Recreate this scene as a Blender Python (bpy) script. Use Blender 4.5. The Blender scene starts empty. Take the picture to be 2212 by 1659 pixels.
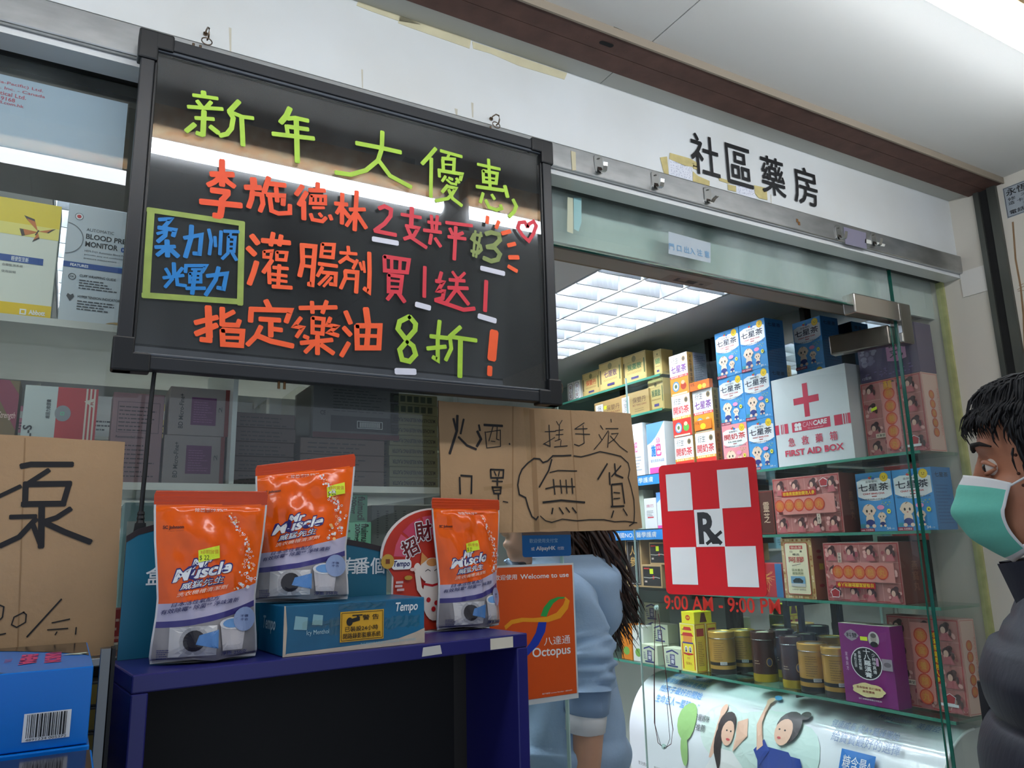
import bpy, bmesh, math, random
from mathutils import Vector, Matrix
random.seed(7)
SC = bpy.context.scene
COL = SC.collection
PI = math.pi

# ---------------------------------------------------------------- camera
W_, H_, F_ = 2212.0, 1659.0, 1651.4
YAW, PITCH, ROLL = math.radians(30.015), math.radians(11.839), math.radians(-1.385)
CAM = Vector((0.0, -1.30, 1.50))
_f = Vector((math.sin(YAW)*math.cos(PITCH), math.cos(YAW)*math.cos(PITCH), math.sin(PITCH)))
_r0 = Vector((math.cos(YAW), -math.sin(YAW), 0.0))
_u0 = _r0.cross(_f)
_r = _r0*math.cos(ROLL) + _u0*math.sin(ROLL)
_u = -_r0*math.sin(ROLL) + _u0*math.cos(ROLL)
cam = bpy.data.cameras.new('camera')
cam.sensor_fit = 'HORIZONTAL'; cam.sensor_width = 36.0; cam.lens = F_/W_*36.0
cam.clip_start = 0.02; cam.clip_end = 60
cam_ob = bpy.data.objects.new('camera', cam); COL.objects.link(cam_ob)
cam_ob.matrix_world = Matrix(((_r.x, _u.x, -_f.x, CAM.x), (_r.y, _u.y, -_f.y, CAM.y), (_r.z, _u.z, -_f.z, CAM.z), (0, 0, 0, 1)))
SC.camera = cam_ob

# ---------------------------------------------------------------- world, exposure
TUBE_POWER = 19.5        # fluorescent tubes under the canopy
SHOP_POWER = 140.0        # fluorescent tubes of the shop's louvre lights
world = bpy.data.worlds.new('arcade_air'); SC.world = world; world.use_nodes = True
_bg = world.node_tree.nodes['Background']
_bg.inputs[0].default_value = (0.75, 0.85, 1.0, 1); _bg.inputs[1].default_value = 0.52
SC.view_settings.view_transform = 'Standard'; SC.view_settings.look = 'None'
SC.view_settings.exposure = 0.38; SC.view_settings.gamma = 1.0; SC.view_settings.use_curve_mapping = False
try:
    SC.cycles.transparent_max_bounces = 40
    SC.cycles.max_bounces = 12
    SC.cycles.caustics_reflective = False; SC.cycles.caustics_refractive = False
    SC.cycles.sample_clamp_indirect = 4.0
except Exception:
    pass

# ---------------------------------------------------------------- photo pixel -> place
def ray(x, y):
    return _f*F_ + _r*(x - W_/2) - _u*(y - H_/2)
def onX(x, y, X):
    v = ray(x, y); return CAM + v*((X - CAM.x)/v.x)
def onY(x, y, Y):
    v = ray(x, y); return CAM + v*((Y - CAM.y)/v.y)
def onZ(x, y, Z):
    v = ray(x, y); return CAM + v*((Z - CAM.z)/v.z)
def onP(x, y, p, n):
    v = ray(x, y); return CAM + v*((p - CAM).dot(n)/v.dot(n))

# ---------------------------------------------------------------- materials
def lin(c):
    return tuple(((x/255.0)/12.92 if x <= 10.3 else (((x/255.0)+0.055)/1.055)**2.4) for x in c)
_mats = {}
def M(c, rough=0.55, metal=0.0, noise=0.0, nscale=8.0, bump=0.0, bscale=60.0, emit=0.0, coat=0.0, spec=None, name=None, stretch=None, noise_col=None, trans=0.0):
    """procedural Principled material; colour in sRGB 0-255"""
    key = (tuple(c), rough, metal, noise, nscale, bump, bscale, emit, coat, spec, name, stretch, noise_col, trans)
    if key in _mats: return _mats[key]
    m = bpy.data.materials.new(name or 'mat_%d_%d_%d' % tuple(int(x) for x in c)); m.use_nodes = True
    nt = m.node_tree; b = nt.nodes['Principled BSDF']
    col = lin(c)
    b.inputs['Base Color'].default_value = (*col, 1)
    b.inputs['Roughness'].default_value = rough; b.inputs['Metallic'].default_value = metal
    if coat: b.inputs['Coat Weight'].default_value = coat; b.inputs['Coat Roughness'].default_value = 0.08
    if spec is not None: b.inputs['Specular IOR Level'].default_value = spec
    if trans: b.inputs['Transmission Weight'].default_value = trans
    if emit:
        b.inputs['Emission Color'].default_value = (*col, 1); b.inputs['Emission Strength'].default_value = emit
    if noise or bump:
        tc = nt.nodes.new('ShaderNodeTexCoord')
        mp = nt.nodes.new('ShaderNodeMapping')
        if stretch: mp.inputs['Scale'].default_value = stretch
        nt.links.new(tc.outputs['Object'], mp.inputs['Vector'])
    if noise:
        n = nt.nodes.new('ShaderNodeTexNoise'); n.inputs['Scale'].default_value = nscale; n.inputs['Detail'].default_value = 4
        nt.links.new(mp.outputs['Vector'], n.inputs['Vector'])
        r = nt.nodes.new('ShaderNodeValToRGB')
        r.color_ramp.elements[0].position = 0.3; r.color_ramp.elements[1].position = 0.72
        c2 = lin(noise_col) if noise_col else tuple(x*(1-noise) for x in col)
        r.color_ramp.elements[0].color = (*c2, 1); r.color_ramp.elements[1].color = (*col, 1)
        nt.links.new(n.outputs['Fac'], r.inputs['Fac']); nt.links.new(r.outputs['Color'], b.inputs['Base Color'])
    if bump:
        n2 = nt.nodes.new('ShaderNodeTexNoise'); n2.inputs['Scale'].default_value = bscale; n2.inputs['Detail'].default_value = 3
        nt.links.new(mp.outputs['Vector'], n2.inputs['Vector'])
        bp = nt.nodes.new('ShaderNodeBump'); bp.inputs['Strength'].default_value = bump; bp.inputs['Distance'].default_value = 0.004
        nt.links.new(n2.outputs['Fac'], bp.inputs['Height']); nt.links.new(bp.outputs['Normal'], b.inputs['Normal'])
    _mats[key] = m
    return m
def glass_mat(name, tint=(0.96, 0.985, 0.975), ior=1.6, rough=0.0, smear=0.0):
    """clear sheet: Fresnel mirror over a tinted clear body, with faint greasy smears"""
    m = bpy.data.materials.new(name); m.use_nodes = True
    nt = m.node_tree; nt.nodes.clear()
    out = nt.nodes.new('ShaderNodeOutputMaterial'); mix = nt.nodes.new('ShaderNodeMixShader')
    tr = nt.nodes.new('ShaderNodeBsdfTransparent'); tr.inputs[0].default_value = (*tint, 1)
    gl = nt.nodes.new('ShaderNodeBsdfGlossy'); gl.inputs['Roughness'].default_value = rough
    fr = nt.nodes.new('ShaderNodeFresnel'); fr.inputs['IOR'].default_value = ior
    ge = nt.nodes.new('ShaderNodeNewGeometry'); om = nt.nodes.new('ShaderNodeMath'); om.operation = 'SUBTRACT'; om.inputs[0].default_value = 1.0; nt.links.new(ge.outputs['Backfacing'], om.inputs[1])
    mu = nt.nodes.new('ShaderNodeMath'); mu.operation = 'MULTIPLY'; nt.links.new(fr.outputs[0], mu.inputs[0]); nt.links.new(om.outputs[0], mu.inputs[1])   # one mirror image per sheet
    nt.links.new(mu.outputs[0], mix.inputs[0]); nt.links.new(tr.outputs[0], mix.inputs[1]); nt.links.new(gl.outputs[0], mix.inputs[2])
    last = mix
    if smear:
        df = nt.nodes.new('ShaderNodeBsdfDiffuse'); df.inputs[0].default_value = (0.75, 0.82, 0.8, 1)
        tc = nt.nodes.new('ShaderNodeTexCoord'); mp = nt.nodes.new('ShaderNodeMapping'); mp.inputs['Scale'].default_value = (3, 3, 1)
        ns = nt.nodes.new('ShaderNodeTexNoise'); ns.inputs['Scale'].default_value = 2.2; ns.inputs['Detail'].default_value = 5
        mr = nt.nodes.new('ShaderNodeMapRange'); mr.inputs['From Min'].default_value = 0.35; mr.inputs['From Max'].default_value = 0.8
        mr.inputs['To Min'].default_value = 0.0; mr.inputs['To Max'].default_value = smear
        nt.links.new(tc.outputs['Object'], mp.inputs['Vector']); nt.links.new(mp.outputs['Vector'], ns.inputs['Vector'])
        nt.links.new(ns.outputs['Fac'], mr.inputs['Value'])
        mx2 = nt.nodes.new('ShaderNodeMixShader'); nt.links.new(mr.outputs[0], mx2.inputs[0])
        nt.links.new(mix.outputs[0], mx2.inputs[1]); nt.links.new(df.outputs[0], mx2.inputs[2]); last = mx2
    nt.links.new(last.outputs[0], out.inputs[0])
    return m
GLASS = glass_mat('clear_glass', smear=0.05)
GLASS_G = glass_mat('greenish_shelf_glass', tint=(0.80, 0.92, 0.87))
GLASS_DOOR = glass_mat('door_glass', tint=(0.955, 0.985, 0.97), smear=0.03)
GLASS_SMUDGE = glass_mat('smudged_transom_glass', tint=(0.93, 0.98, 0.965), smear=0.35)
ACRYL = glass_mat('clear_acrylic', tint=(0.97, 0.97, 0.97), ior=1.85, smear=0.03)
WRAP = glass_mat('clear_tape', tint=(0.93, 0.92, 0.88), ior=1.45, rough=0.12)
EDGE = M((24, 92, 78), rough=0.15, name='green_glass_edge')
EDGE_L = M((178, 205, 198), rough=0.12, name='pale_glass_edge')

# ---------------------------------------------------------------- mesh builder
class MB:
    def __init__(s):
        s.v = []; s.f = []; s.mi = []; s.sm = []; s.mats = []
    def slot(s, m):
        if m not in s.mats: s.mats.append(m)
        return s.mats.index(m)
    def add(s, vs, fs, m, smooth=False):
        b = len(s.v); s.v += [tuple(v) for v in vs]; k = s.slot(m)
        for f in fs:
            s.f.append(tuple(i+b for i in f)); s.mi.append(k); s.sm.append(smooth)
        return s
    def box(s, x0, x1, y0, y1, z0, z1, m):
        vs = [(x0,y0,z0),(x1,y0,z0),(x1,y1,z0),(x0,y1,z0),(x0,y0,z1),(x1,y0,z1),(x1,y1,z1),(x0,y1,z1)]
        return s.add(vs, [(0,3,2,1),(4,5,6,7),(0,1,5,4),(1,2,6,5),(2,3,7,6),(3,0,4,7)], m)
    def bbox(s, x0, x1, y0, y1, z0, z1, m, bev=0.004, seg=2):
        bm = bmesh.new(); bmesh.ops.create_cube(bm, size=1)
        for v in bm.verts:
            v.co = Vector(((x0+x1)/2+v.co.x*(x1-x0), (y0+y1)/2+v.co.y*(y1-y0), (z0+z1)/2+v.co.z*(z1-z0)))
        bmesh.ops.bevel(bm, geom=list(bm.edges), offset=min(bev, .45*min(x1-x0, y1-y0, z1-z0)), segments=seg, affect='EDGES', profile=0.5)
        bm.verts.index_update()
        s.add([v.co[:] for v in bm.verts], [tuple(v.index for v in f.verts) for f in bm.faces], m); bm.free()
        return s
    def hexa(s, p, m):   # 8 points: bottom ring 4, top ring 4
        return s.add(p, [(0,3,2,1),(4,5,6,7),(0,1,5,4),(1,2,6,5),(2,3,7,6),(3,0,4,7)], m)
    def cyl(s, p0, p1, r0, m, r1=None, n=16, caps=True, smooth=True):
        p0 = Vector(p0); p1 = Vector(p1); r1 = r0 if r1 is None else r1
        d = (p1-p0).normalized(); a = d.orthogonal().normalized(); b = d.cross(a)
        vs = []
        for p, r in ((p0, r0), (p1, r1)):
            for i in range(n):
                t = 2*PI*i/n; vs.append(p+a*(r*math.cos(t))+b*(r*math.sin(t)))
        fs = [(i, (i+1) % n, n+(i+1) % n, n+i) for i in range(n)]
        s.add(vs, fs, m, smooth)
        if caps: s.add(vs, [tuple(range(n))[::-1], tuple(range(n, 2*n))], m)
        return s
    def tube(s, pts, r, m, n=8, closed=False):
        pts = [Vector(p) for p in pts]; k = len(pts); vs = []
        up = Vector((0.13, 0.2, 1)).normalized()
        rr = r if isinstance(r, (list, tuple)) else [r]*k
        for i, p in enumerate(pts):
            a = pts[(i-1) % k] if (closed or i > 0) else p; b = pts[(i+1) % k] if (closed or i < k-1) else p
            d = (b-a).normalized(); x = d.cross(up)
            if x.length < 1e-4: x = d.orthogonal()
            x.normalize(); y = d.cross(x)
            for j in range(n):
                t = 2*PI*j/n; vs.append(p+x*(rr[i]*math.cos(t))+y*(rr[i]*math.sin(t)))
        fs = []
        for i in range(k if closed else k-1):
            for j in range(n):
                a = i*n+j; b = i*n+(j+1) % n; c = ((i+1) % k)*n+(j+1) % n; d = ((i+1) % k)*n+j
                fs.append((a, b, c, d))
        s.add(vs, fs, m, True)
        if not closed: s.add(vs, [tuple(range(n))[::-1], tuple(range((k-1)*n, k*n))], m)
        return s
    def lathe(s, prof, m, n=28, c=(0,0,0), mfun=None, smooth=True):
        for a in range(len(prof)-1):
            (r0, z0), (r1, z1) = prof[a], prof[a+1]
            vs = []
            for r, z in ((r0, z0), (r1, z1)):
                for i in range(n):
                    t = 2*PI*i/n; vs.append((c[0]+r*math.cos(t), c[1]+r*math.sin(t), c[2]+z))
            s.add(vs, [(i, (i+1) % n, n+(i+1) % n, n+i) for i in range(n)], mfun(a) if mfun else m, smooth)
        return s
    def grid(s, fn, nu, nv, m, smooth=True, mfun=None):
        vs = [fn(i/nu, j/nv) for j in range(nv+1) for i in range(nu+1)]
        b = len(s.v); s.v += [tuple(v) for v in vs]
        for j in range(nv):
            for i in range(nu):
                a = j*(nu+1)+i
                s.f.append((b+a, b+a+1, b+a+nu+2, b+a+nu+1)); s.sm.append(smooth)
                s.mi.append(s.slot(mfun((i+.5)/nu, (j+.5)/nv) if mfun else m))
        return s
    def build(s, name, parent=None, loc=None):
        me = bpy.data.meshes.new(name); me.from_pydata(s.v, [], s.f)
        for m in s.mats: me.materials.append(m)
        me.polygons.foreach_set('material_index', s.mi); me.polygons.foreach_set('use_smooth', s.sm)
        me.update()
        o = bpy.data.objects.new(name, me); COL.objects.link(o)
        if parent is not None: o.parent = parent
        if loc is not None: o.location = loc
        return o

_txt = {}
def text_geo(s, bold=0.0, shear=0.0, res=3, space=1.0):
    k = (s, bold, shear, res, space)
    if k not in _txt:
        c = bpy.data.curves.new('lettering', 'FONT'); c.body = s; c.resolution_u = res; c.offset = bold; c.shear = shear; c.space_character = space
        o = bpy.data.objects.new('lettering', c); me = o.to_mesh()
        vs = [(v.co.x, v.co.y) for v in me.vertices]; fs = [tuple(p.vertices) for p in me.polygons]
        o.to_mesh_clear(); bpy.data.objects.remove(o); bpy.data.curves.remove(c)
        if vs:
            x0 = min(v[0] for v in vs); x1 = max(v[0] for v in vs); y0 = min(v[1] for v in vs); y1 = max(v[1] for v in vs)
        else: x0 = y0 = 0; x1 = y1 = 1
        _txt[k] = (vs, fs, x0, y0, x1, y1)
    return _txt[k]

class Pr(MB):
    """flat print on a face: shapes in face coordinates (u right, v up, metres)"""
    def __init__(s, O, U=(1,0,0), V=(0,0,1), e0=0.0005, step=0.00005, warp=None):
        super().__init__(); s.O = Vector(O); s.U = Vector(U).normalized(); s.V = Vector(V).normalized()
        s.N = s.U.cross(s.V); s.e = e0; s.step = step; s.warp = warp
    def P(s, u, v, e=None):
        e = s.e if e is None else e
        if s.warp: return s.warp(u, v, e)
        return s.O + s.U*u + s.V*v + s.N*e
    def nx(s): s.e += s.step
    def poly(s, pts, m):
        if s.warp:      # follow a curved face: fan of rings about the centre
            N = len(pts); c = (sum(p[0] for p in pts)/N, sum(p[1] for p in pts)/N); K = 3 if N > 8 else 5
            if N < 9:
                q = []
                for i in range(N):
                    a, b = pts[i], pts[(i+1) % N]; q += [(a[0]+(b[0]-a[0])*k/5, a[1]+(b[1]-a[1])*k/5) for k in range(5)]
                pts = q; N = len(pts)
            vs = [s.P(*c)]
            for r_ in range(1, K+1): vs += [s.P(c[0]+(p[0]-c[0])*r_/K, c[1]+(p[1]-c[1])*r_/K) for p in pts]
            fs = [(0, 1+i, 1+(i+1) % N) for i in range(N)]
            for r_ in range(K-1):
                a = 1+r_*N; b = a+N; fs += [(a+i, b+i, b+(i+1) % N, a+(i+1) % N) for i in range(N)]
            s.add(vs, fs, m); s.nx(); return s
        s.add([s.P(*p) for p in pts], [tuple(range(len(pts)))], m); s.nx(); return s
    def rect(s, x0, y0, x1, y1, m, n=1):
        if s.warp: return s.poly([(x0, y0), (x1, y0), (x1, y1), (x0, y1)], m)
        for i in range(n):
            a = x0+(x1-x0)*i/n; b = x0+(x1-x0)*(i+1)/n
            s.add([s.P(a, y0), s.P(b, y0), s.P(b, y1), s.P(a, y1)], [(0,1,2,3)], m)
        s.nx(); return s
    def ell(s, cx, cy, rx, ry, m, n=20, a0=0.0, rot=0.0):
        pts = []
        for i in range(n):
            t = a0+2*PI*i/n; x = rx*math.cos(t); y = ry*math.sin(t)
            pts.append((cx+x*math.cos(rot)-y*math.sin(rot), cy+x*math.sin(rot)+y*math.cos(rot)))
        return s.poly(pts, m)
    def ring(s, cx, cy, r, w, m, n=20, ry=None):
        ry = ry or r; vs = []
        for i in range(n):
            t = 2*PI*i/n
            vs.append(s.P(cx+r*math.cos(t), cy+ry*math.sin(t))); vs.append(s.P(cx+(r-w)*math.cos(t), cy+(ry-w)*math.sin(t)))
        s.add(vs, [(2*i, (2*i+2) % (2*n), (2*i+3) % (2*n), 2*i+1) for i in range(n)], m); s.nx(); return s
    def frame(s, x0, y0, x1, y1, w, m):
        s.rect(x0, y0, x1, y0+w, m); s.rect(x0, y1-w, x1, y1, m); s.rect(x0, y0+w, x0+w, y1-w, m); s.rect(x1-w, y0+w, x1, y1-w, m); return s
    def stroke(s, pts, w, m, th=0.0, cap=True):
        """brush stroke: mitred ribbon with rounded ends; th gives it body"""
        pts = [Vector((p[0], p[1])) for p in pts]; k = len(pts)
        L = []; R = []
        for i, p in enumerate(pts):
            a = pts[i-1] if i else p; b = pts[i+1] if i < k-1 else p
            d1 = (p-a).normalized() if i else (b-p).normalized(); d2 = (b-p).normalized() if i < k-1 else d1
            t = (d1+d2)
            t = t.normalized() if t.length > 1e-6 else d1
            n = Vector((-t.y, t.x)); c = max(0.55, n.dot(Vector((-d1.y, d1.x))))
            h = w/2/c; L.append(p+n*h); R.append(p-n*h)
        d0 = (pts[1]-pts[0]).normalized(); d9 = (pts[-1]-pts[-2]).normalized()
        poly = []
        if cap:
            n0 = Vector((-d0.y, d0.x)); n9 = Vector((-d9.y, d9.x))
            c0 = [pts[0]+n0*(w*.34)-d0*(w*.22), pts[0]-n0*(w*.34)-d0*(w*.22)]
            c9 = [pts[-1]-n9*(w*.34)+d9*(w*.22), pts[-1]+n9*(w*.34)+d9*(w*.22)]
        e0 = s.e
        vs = []; fs = []
        for i in range(k): vs += [L[i], R[i]]
        for i in range(k-1): fs.append((2*i, 2*i+1, 2*i+3, 2*i+2))
        if cap:
            b = len(vs); vs += c0+c9
            fs.append((b, b+1, 1, 0)); fs.append((2*k-2, 2*k-1, b+2, b+3))
        s.add([s.P(p.x, p.y, e0+th) for p in vs], fs, m)
        if th:
            loop = (list(range(0, 2*k, 2)) + ([b+3, b+2] if cap else []) + list(range(2*k-1, 0, -2)) + ([b+1, b] if cap else []))
            top = [s.P(vs[i].x, vs[i].y, e0+th) for i in loop]; bot = [s.P(vs[i].x, vs[i].y, 0.0) for i in loop]; n = len(loop)
            s.add(top+bot, [(i, n+i, n+(i+1) % n, (i+1) % n) for i in range(n)], m)
        s.nx(); return s
    def text(s, t, x0, y0, x1, y1, m, bold=0.0, shear=0.0, rot=0, res=3, flip=False, space=1.0, th=0.0):
        """fit the lettering t into the box; rot in quarter turns"""
        cjk = any(ord(c) > 0x2E7F for c in t)
        vs, fs, a0, b0, a1, b1 = text_geo(t, 0.0 if cjk else bold, shear, res, space)
        if not vs: return s
        if cjk and bold > 0 and not flip:      # heavier strokes: overprint the characters slightly shifted
            k = bold*.62*((y1-y0) if rot % 2 == 0 else (x1-x0))/(b1-b0)
            for dx, dy in ((-k, -k), (k, -k), (-k, k), (k, k)): s.text(t, x0+dx, y0+dy, x1+dx, y1+dy, m, 0.0, shear, rot, res, flip, space, th)
            return s
        out = []
        for (x, y) in vs:
            p = (x-a0)/(a1-a0+1e-9); q = (y-b0)/(b1-b0+1e-9)
            if flip: p = 1-p
            if rot == 1: p, q = 1-q, p
            elif rot == 2: p, q = 1-p, 1-q
            elif rot == 3: p, q = q, 1-p
            out.append(s.P(x0+p*(x1-x0), y0+q*(y1-y0), s.e+th))
        s.add(out, fs, m); s.nx(); return s
    def vtext(s, t, x, y_top, w, h, m, bold=0.0, gap=0.12):
        """characters one under another"""
        n = len(t); ch = h/n
        for i, c in enumerate(t):
            s.text(c, x, y_top-(i+1)*ch+ch*gap/2, x+w, y_top-i*ch-ch*gap/2, m, bold)
        return s
    def lines(s, x0, y0, x1, y1, n, m, fill=0.45, seed=1):
        """blocks of fine print, too small to read"""
        rnd = random.Random(seed); h = (y1-y0)/n
        for i in range(n):
            y = y1-(i+1)*h; e = x1-(x1-x0)*rnd.random()*0.4; x = x0
            while x < e:
                w = (x1-x0)*(0.05+0.12*rnd.random()); xx = min(e, x+w)
                s.add([s.P(x, y), s.P(xx, y), s.P(xx, y+h*fill), s.P(x, y+h*fill)], [(0,1,2,3)], m); x = xx+(x1-x0)*0.025
        s.nx(); return s

# ---------------------------------------------------------------- objects
def thing(name, label, cat, loc=(0,0,0), rz=0.0, group=None):
    o = bpy.data.objects.new(name, None); COL.objects.link(o); o.empty_display_size = 0.05
    o.location = loc; o.rotation_euler = (0, 0, rz); o['label'] = label; o['category'] = cat
    if group: o['group'] = group
    return o
def tag(o, label, cat, group=None):
    o['label'] = label; o['category'] = cat
    if group: o['group'] = group
    return o
def struct(o, label=None):
    o['kind'] = 'structure'
    if label: o['label'] = label
    return o
def dup(root, loc, rz=None, label=None, group=None):
    def cp(o, par):
        c = o.copy(); COL.objects.link(c)
        if par is not None: c.parent = par
        for ch in list(o.children): cp(ch, c)
        return c
    r = cp(root, None); r.location = loc
    if rz is not None: r.rotation_euler = (0, 0, rz)
    if label: r['label'] = label
    if group: r['group'] = group
    return r

WHITE = M((238, 240, 240), rough=0.45, name='print_white'); BLACK = M((18, 18, 20), rough=0.5, name='print_black')
RED = M((196, 26, 34), rough=0.45, name='print_red'); NAVY = M((28, 34, 96), rough=0.45, name='print_navy')
YEL = M((245, 225, 40), rough=0.5, name='print_yellow'); LIME = M((222, 240, 50), rough=0.6, name='price_label_yellow')
STEEL = M((188, 190, 190), rough=0.32, metal=1.0, noise=0.25, nscale=14, bump=0.06, bscale=25, stretch=(1, 1, 3), name='brushed_steel')
CHROME = M((205, 205, 205), rough=0.12, metal=1.0, name='polished_steel')
DARKMET = M((62, 54, 46), rough=0.4, metal=0.8, name='dark_metal')
CARDB = M((182, 148, 110), rough=0.85, noise=0.14, nscale=9, bump=0.15, bscale=120, name='corrugated_cardboard')
CARDE = M((120, 90, 60), rough=0.9, name='cardboard_edge')
INK = M((20, 16, 18), rough=0.6, name='black_marker')
# ================================================================ the setting
YG = 0.06                     # plane of the shop-front glass
ZC = 2.566                    # soffit
XR = 2.42                     # side wall
ZSH = 2.42                    # shop ceiling
# fascia with the shop's name
fas = MB().box(-2.2, XR, 0.0, 0.05, 2.30, ZC, M((226, 229, 229), rough=0.35, noise=0.06, nscale=3, noise_col=(214, 215, 211), name='fascia_enamel'))
o_fas = struct(fas.build('wall_front'))
def fz(x, y): p = onY(x, y, 0.0); return (p.x, p.z)
pr = Pr((0, 0, 0), e0=.0030)
bx0, bz1 = fz(1497, 296); bx1, bz0 = fz(1762, 440)
cw = (bx1-bx0)/4
zt = (fz(1525, 299)[1]+fz(1737, 362)[1])/2; zb = (fz(1528, 384)[1]+fz(1740, 440)[1])/2
for i, c in enumerate('社區藥房'):
    x0 = fz((1495, 1570, 1643, 1710)[i], 380)[0]; x1 = fz((1556, 1625, 1694, 1762)[i], 400)[0]
    pr.text(c, x0, zb, x1, zt, BLACK, bold=0.012)
pr.build('lettering', o_fas)
# peeling masking tape along the top of the fascia
TAPE = M((214, 205, 170), rough=0.7, noise=0.15, nscale=20, name='old_masking_tape')
def tape(pts, Y, par, m=None, name='tape_strip'):
    v = [onY(x, y, Y) for x, y in pts]
    n = len(v); f = [p+Vector((0, -0.0008, 0)) for p in v]
    MB().add(v+f, [tuple(range(n, 2*n))]+[(i, (i+1) % n, n+(i+1) % n, n+i) for i in range(n)], m or TAPE).build(name, par)
tape([(774, 0), (800, 8), (866, 30), (912, 45), (908, 54), (862, 46), (800, 24), (770, 12)], -0.0002, o_fas)
tape([(862, 32), (1018, 80), (1014, 105), (960, 86), (880, 58), (860, 50)], -0.0002, o_fas)
tape([(1020, 90), (1100, 116), (1225, 158), (1219, 172), (1120, 142), (1060, 116), (1022, 105)], -0.0002, o_fas)
# stains running down the fascia
ST = M((206, 200, 180), rough=0.6, noise=0.2, nscale=30, name='dry_drip_stain')
for x, y, l, w in ((1020, 222, 32, 3), (985, 235, 14, 4), (497, 60, 60, 2.5), (782, 150, 40, 2), (1232, 322, 22, 5), (1665, 420, 26, 2)):
    a = onY(x, y, 0); b = onY(x+1, y+l, 0); d = w/1100
    MB().add([(a.x-d, -.0004, a.z), (a.x+d, -.0004, a.z), (b.x+d*.5, -.0004, b.z), (b.x-d*.5, -.0004, b.z)], [(0,1,2,3)], ST).build('drip_stain', o_fas)
# stainless header rail
o_rail = struct(MB().bbox(-2.2, XR, -0.012, 0.05, 2.312, 2.371, STEEL, 0.003).build('trim_1'), 'long stainless steel header rail under the white fascia')
MB().box(-2.2, XR, 0.05, 0.075, 2.305, 2.33, M((28, 26, 24), rough=0.6, name='dark_gap')).build('glazing_channel', o_rail)
RUST = M((120, 84, 44), rough=0.9, name='rust_spot')
for x, y in ((1722, 476), (1726, 482)):
    p = onY(x, y, -0.0122); MB().box(p.x-.004, p.x+.004, -0.0128, -0.0122, p.z-.006, p.z+.004, RUST).build('rust_spot', o_rail)
# old tape marks on the rail
tape([(1233, 326), (1243, 329), (1244, 368), (1236, 368)], -0.0124, o_rail)
tape([(1868, 516), (1912, 528), (1910, 533), (1868, 525)], -0.0124, o_rail, M((220, 220, 212), rough=.6, name='paper_scrap'))
# soffit, ceiling panels and the brown steel angle
CEIL = M((210, 210, 206), rough=0.6, noise=0.05, nscale=2, name='ceiling_panel_paint')
SOF = M((186, 187, 180), rough=0.6, name='soffit_paint')
o_sof = struct(MB().box(-2.2, 1.012, -0.075, 0.05, ZC, ZC+.02, SOF).box(1.014, XR, -0.075, 0.05, ZC, ZC+.02, SOF).build('ceiling_soffit'))
STBR = M((96, 66, 56), rough=0.75, noise=0.35, nscale=22, bump=0.2, bscale=70, name='brown_steel_paint')
o_ang = struct(MB().box(-2.2, XR, -0.115, -0.063, ZC-.012, ZC+.01, STBR).box(-2.2, XR, -0.170, -0.1165, ZC-.012, ZC+.01, STBR).box(-2.2, XR, -0.173, -0.168, ZC-.014, ZC+.012, M((140, 128, 112), rough=.7, name='worn_steel_lip')).build('trim_2'))
SLOTM = M((8, 8, 8), rough=0.9, name='slot_hole')
pr = Pr((0, 0, ZC-.012), U=(1, 0, 0), V=(0, -1, 0), e0=0.0004)
for px in ((1310, 95),):
    p = onZ(*px, ZC-.012)
    pr.poly([(p.x-.012+.006*math.cos(t), -p.y+.006*math.sin(t)) for t in [PI/2+PI*i/8 for i in range(9)]]+[(p.x+.012+.006*math.cos(t), -p.y+.006*math.sin(t)) for t in [-PI/2+PI*i/8 for i in range(9)]], SLOTM)
for px in ((1269, 80), (1351, 111)):
    p = onZ(*px, ZC-.012); pr.ring(p.x, -p.y, .005, .0008, M((70, 50, 44), rough=.8, name='screw_ring'), 12)
pr.build('slot', o_ang)
o_ceil = struct(MB().box(-2.4, 2.6, -3.2, -0.16, ZC+.018, ZC+.05, M((90, 88, 84), rough=.8, name='ceiling_void')).build('ceiling'))
xs = [-2.38, -1.378, -0.176, 1.027, XR+.01]
for k, (ya, yb) in enumerate(((-1.02, -0.16), (-1.88, -1.024), (-3.1, -1.884))):
    for i in range(4):
        MB().box(xs[i]+.002, xs[i+1]-.001, ya, yb, ZC+.006, ZC+.02, CEIL).build('ceiling_panel', o_ceil)
# damp patch where a panel edge has rotted
DAMP = M((92, 78, 52), rough=.9, noise=.5, nscale=40, name='rotten_panel_edge')
pr = Pr((0, 0, ZC+.006), U=(1, 0, 0), V=(0, -1, 0), e0=0.0005)
pr.poly([(onZ(x, y, ZC+.006).x, -onZ(x, y, ZC+.006).y) for x, y in ((1306, 77), (1318, 64), (1326, 57), (1345, 65), (1362, 80), (1368, 90), (1366, 98), (1340, 89))], DAMP)
GR = M((150, 143, 128), rough=.9, noise=.4, nscale=30, name='grime')
for a, b, w in (((1080, 0), (1300, 74), 9), ((1370, 97), (1500, 146), 9), ((1900, 285), (2130, 378), 10), ((2080, 370), (2140, 385), 16)):
    A = onZ(a[0], a[1]-2, ZC+.006); B = onZ(b[0], b[1]-2, ZC+.006)
    pr.poly([(A.x, -A.y), (A.x, -A.y+w*.0004), ((A.x+B.x)/2, -(A.y+B.y)/2+w*.0009), (B.x, -B.y+w*.0004), (B.x, -B.y)], GR)
pr.build('damp_patch', o_ceil)

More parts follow.
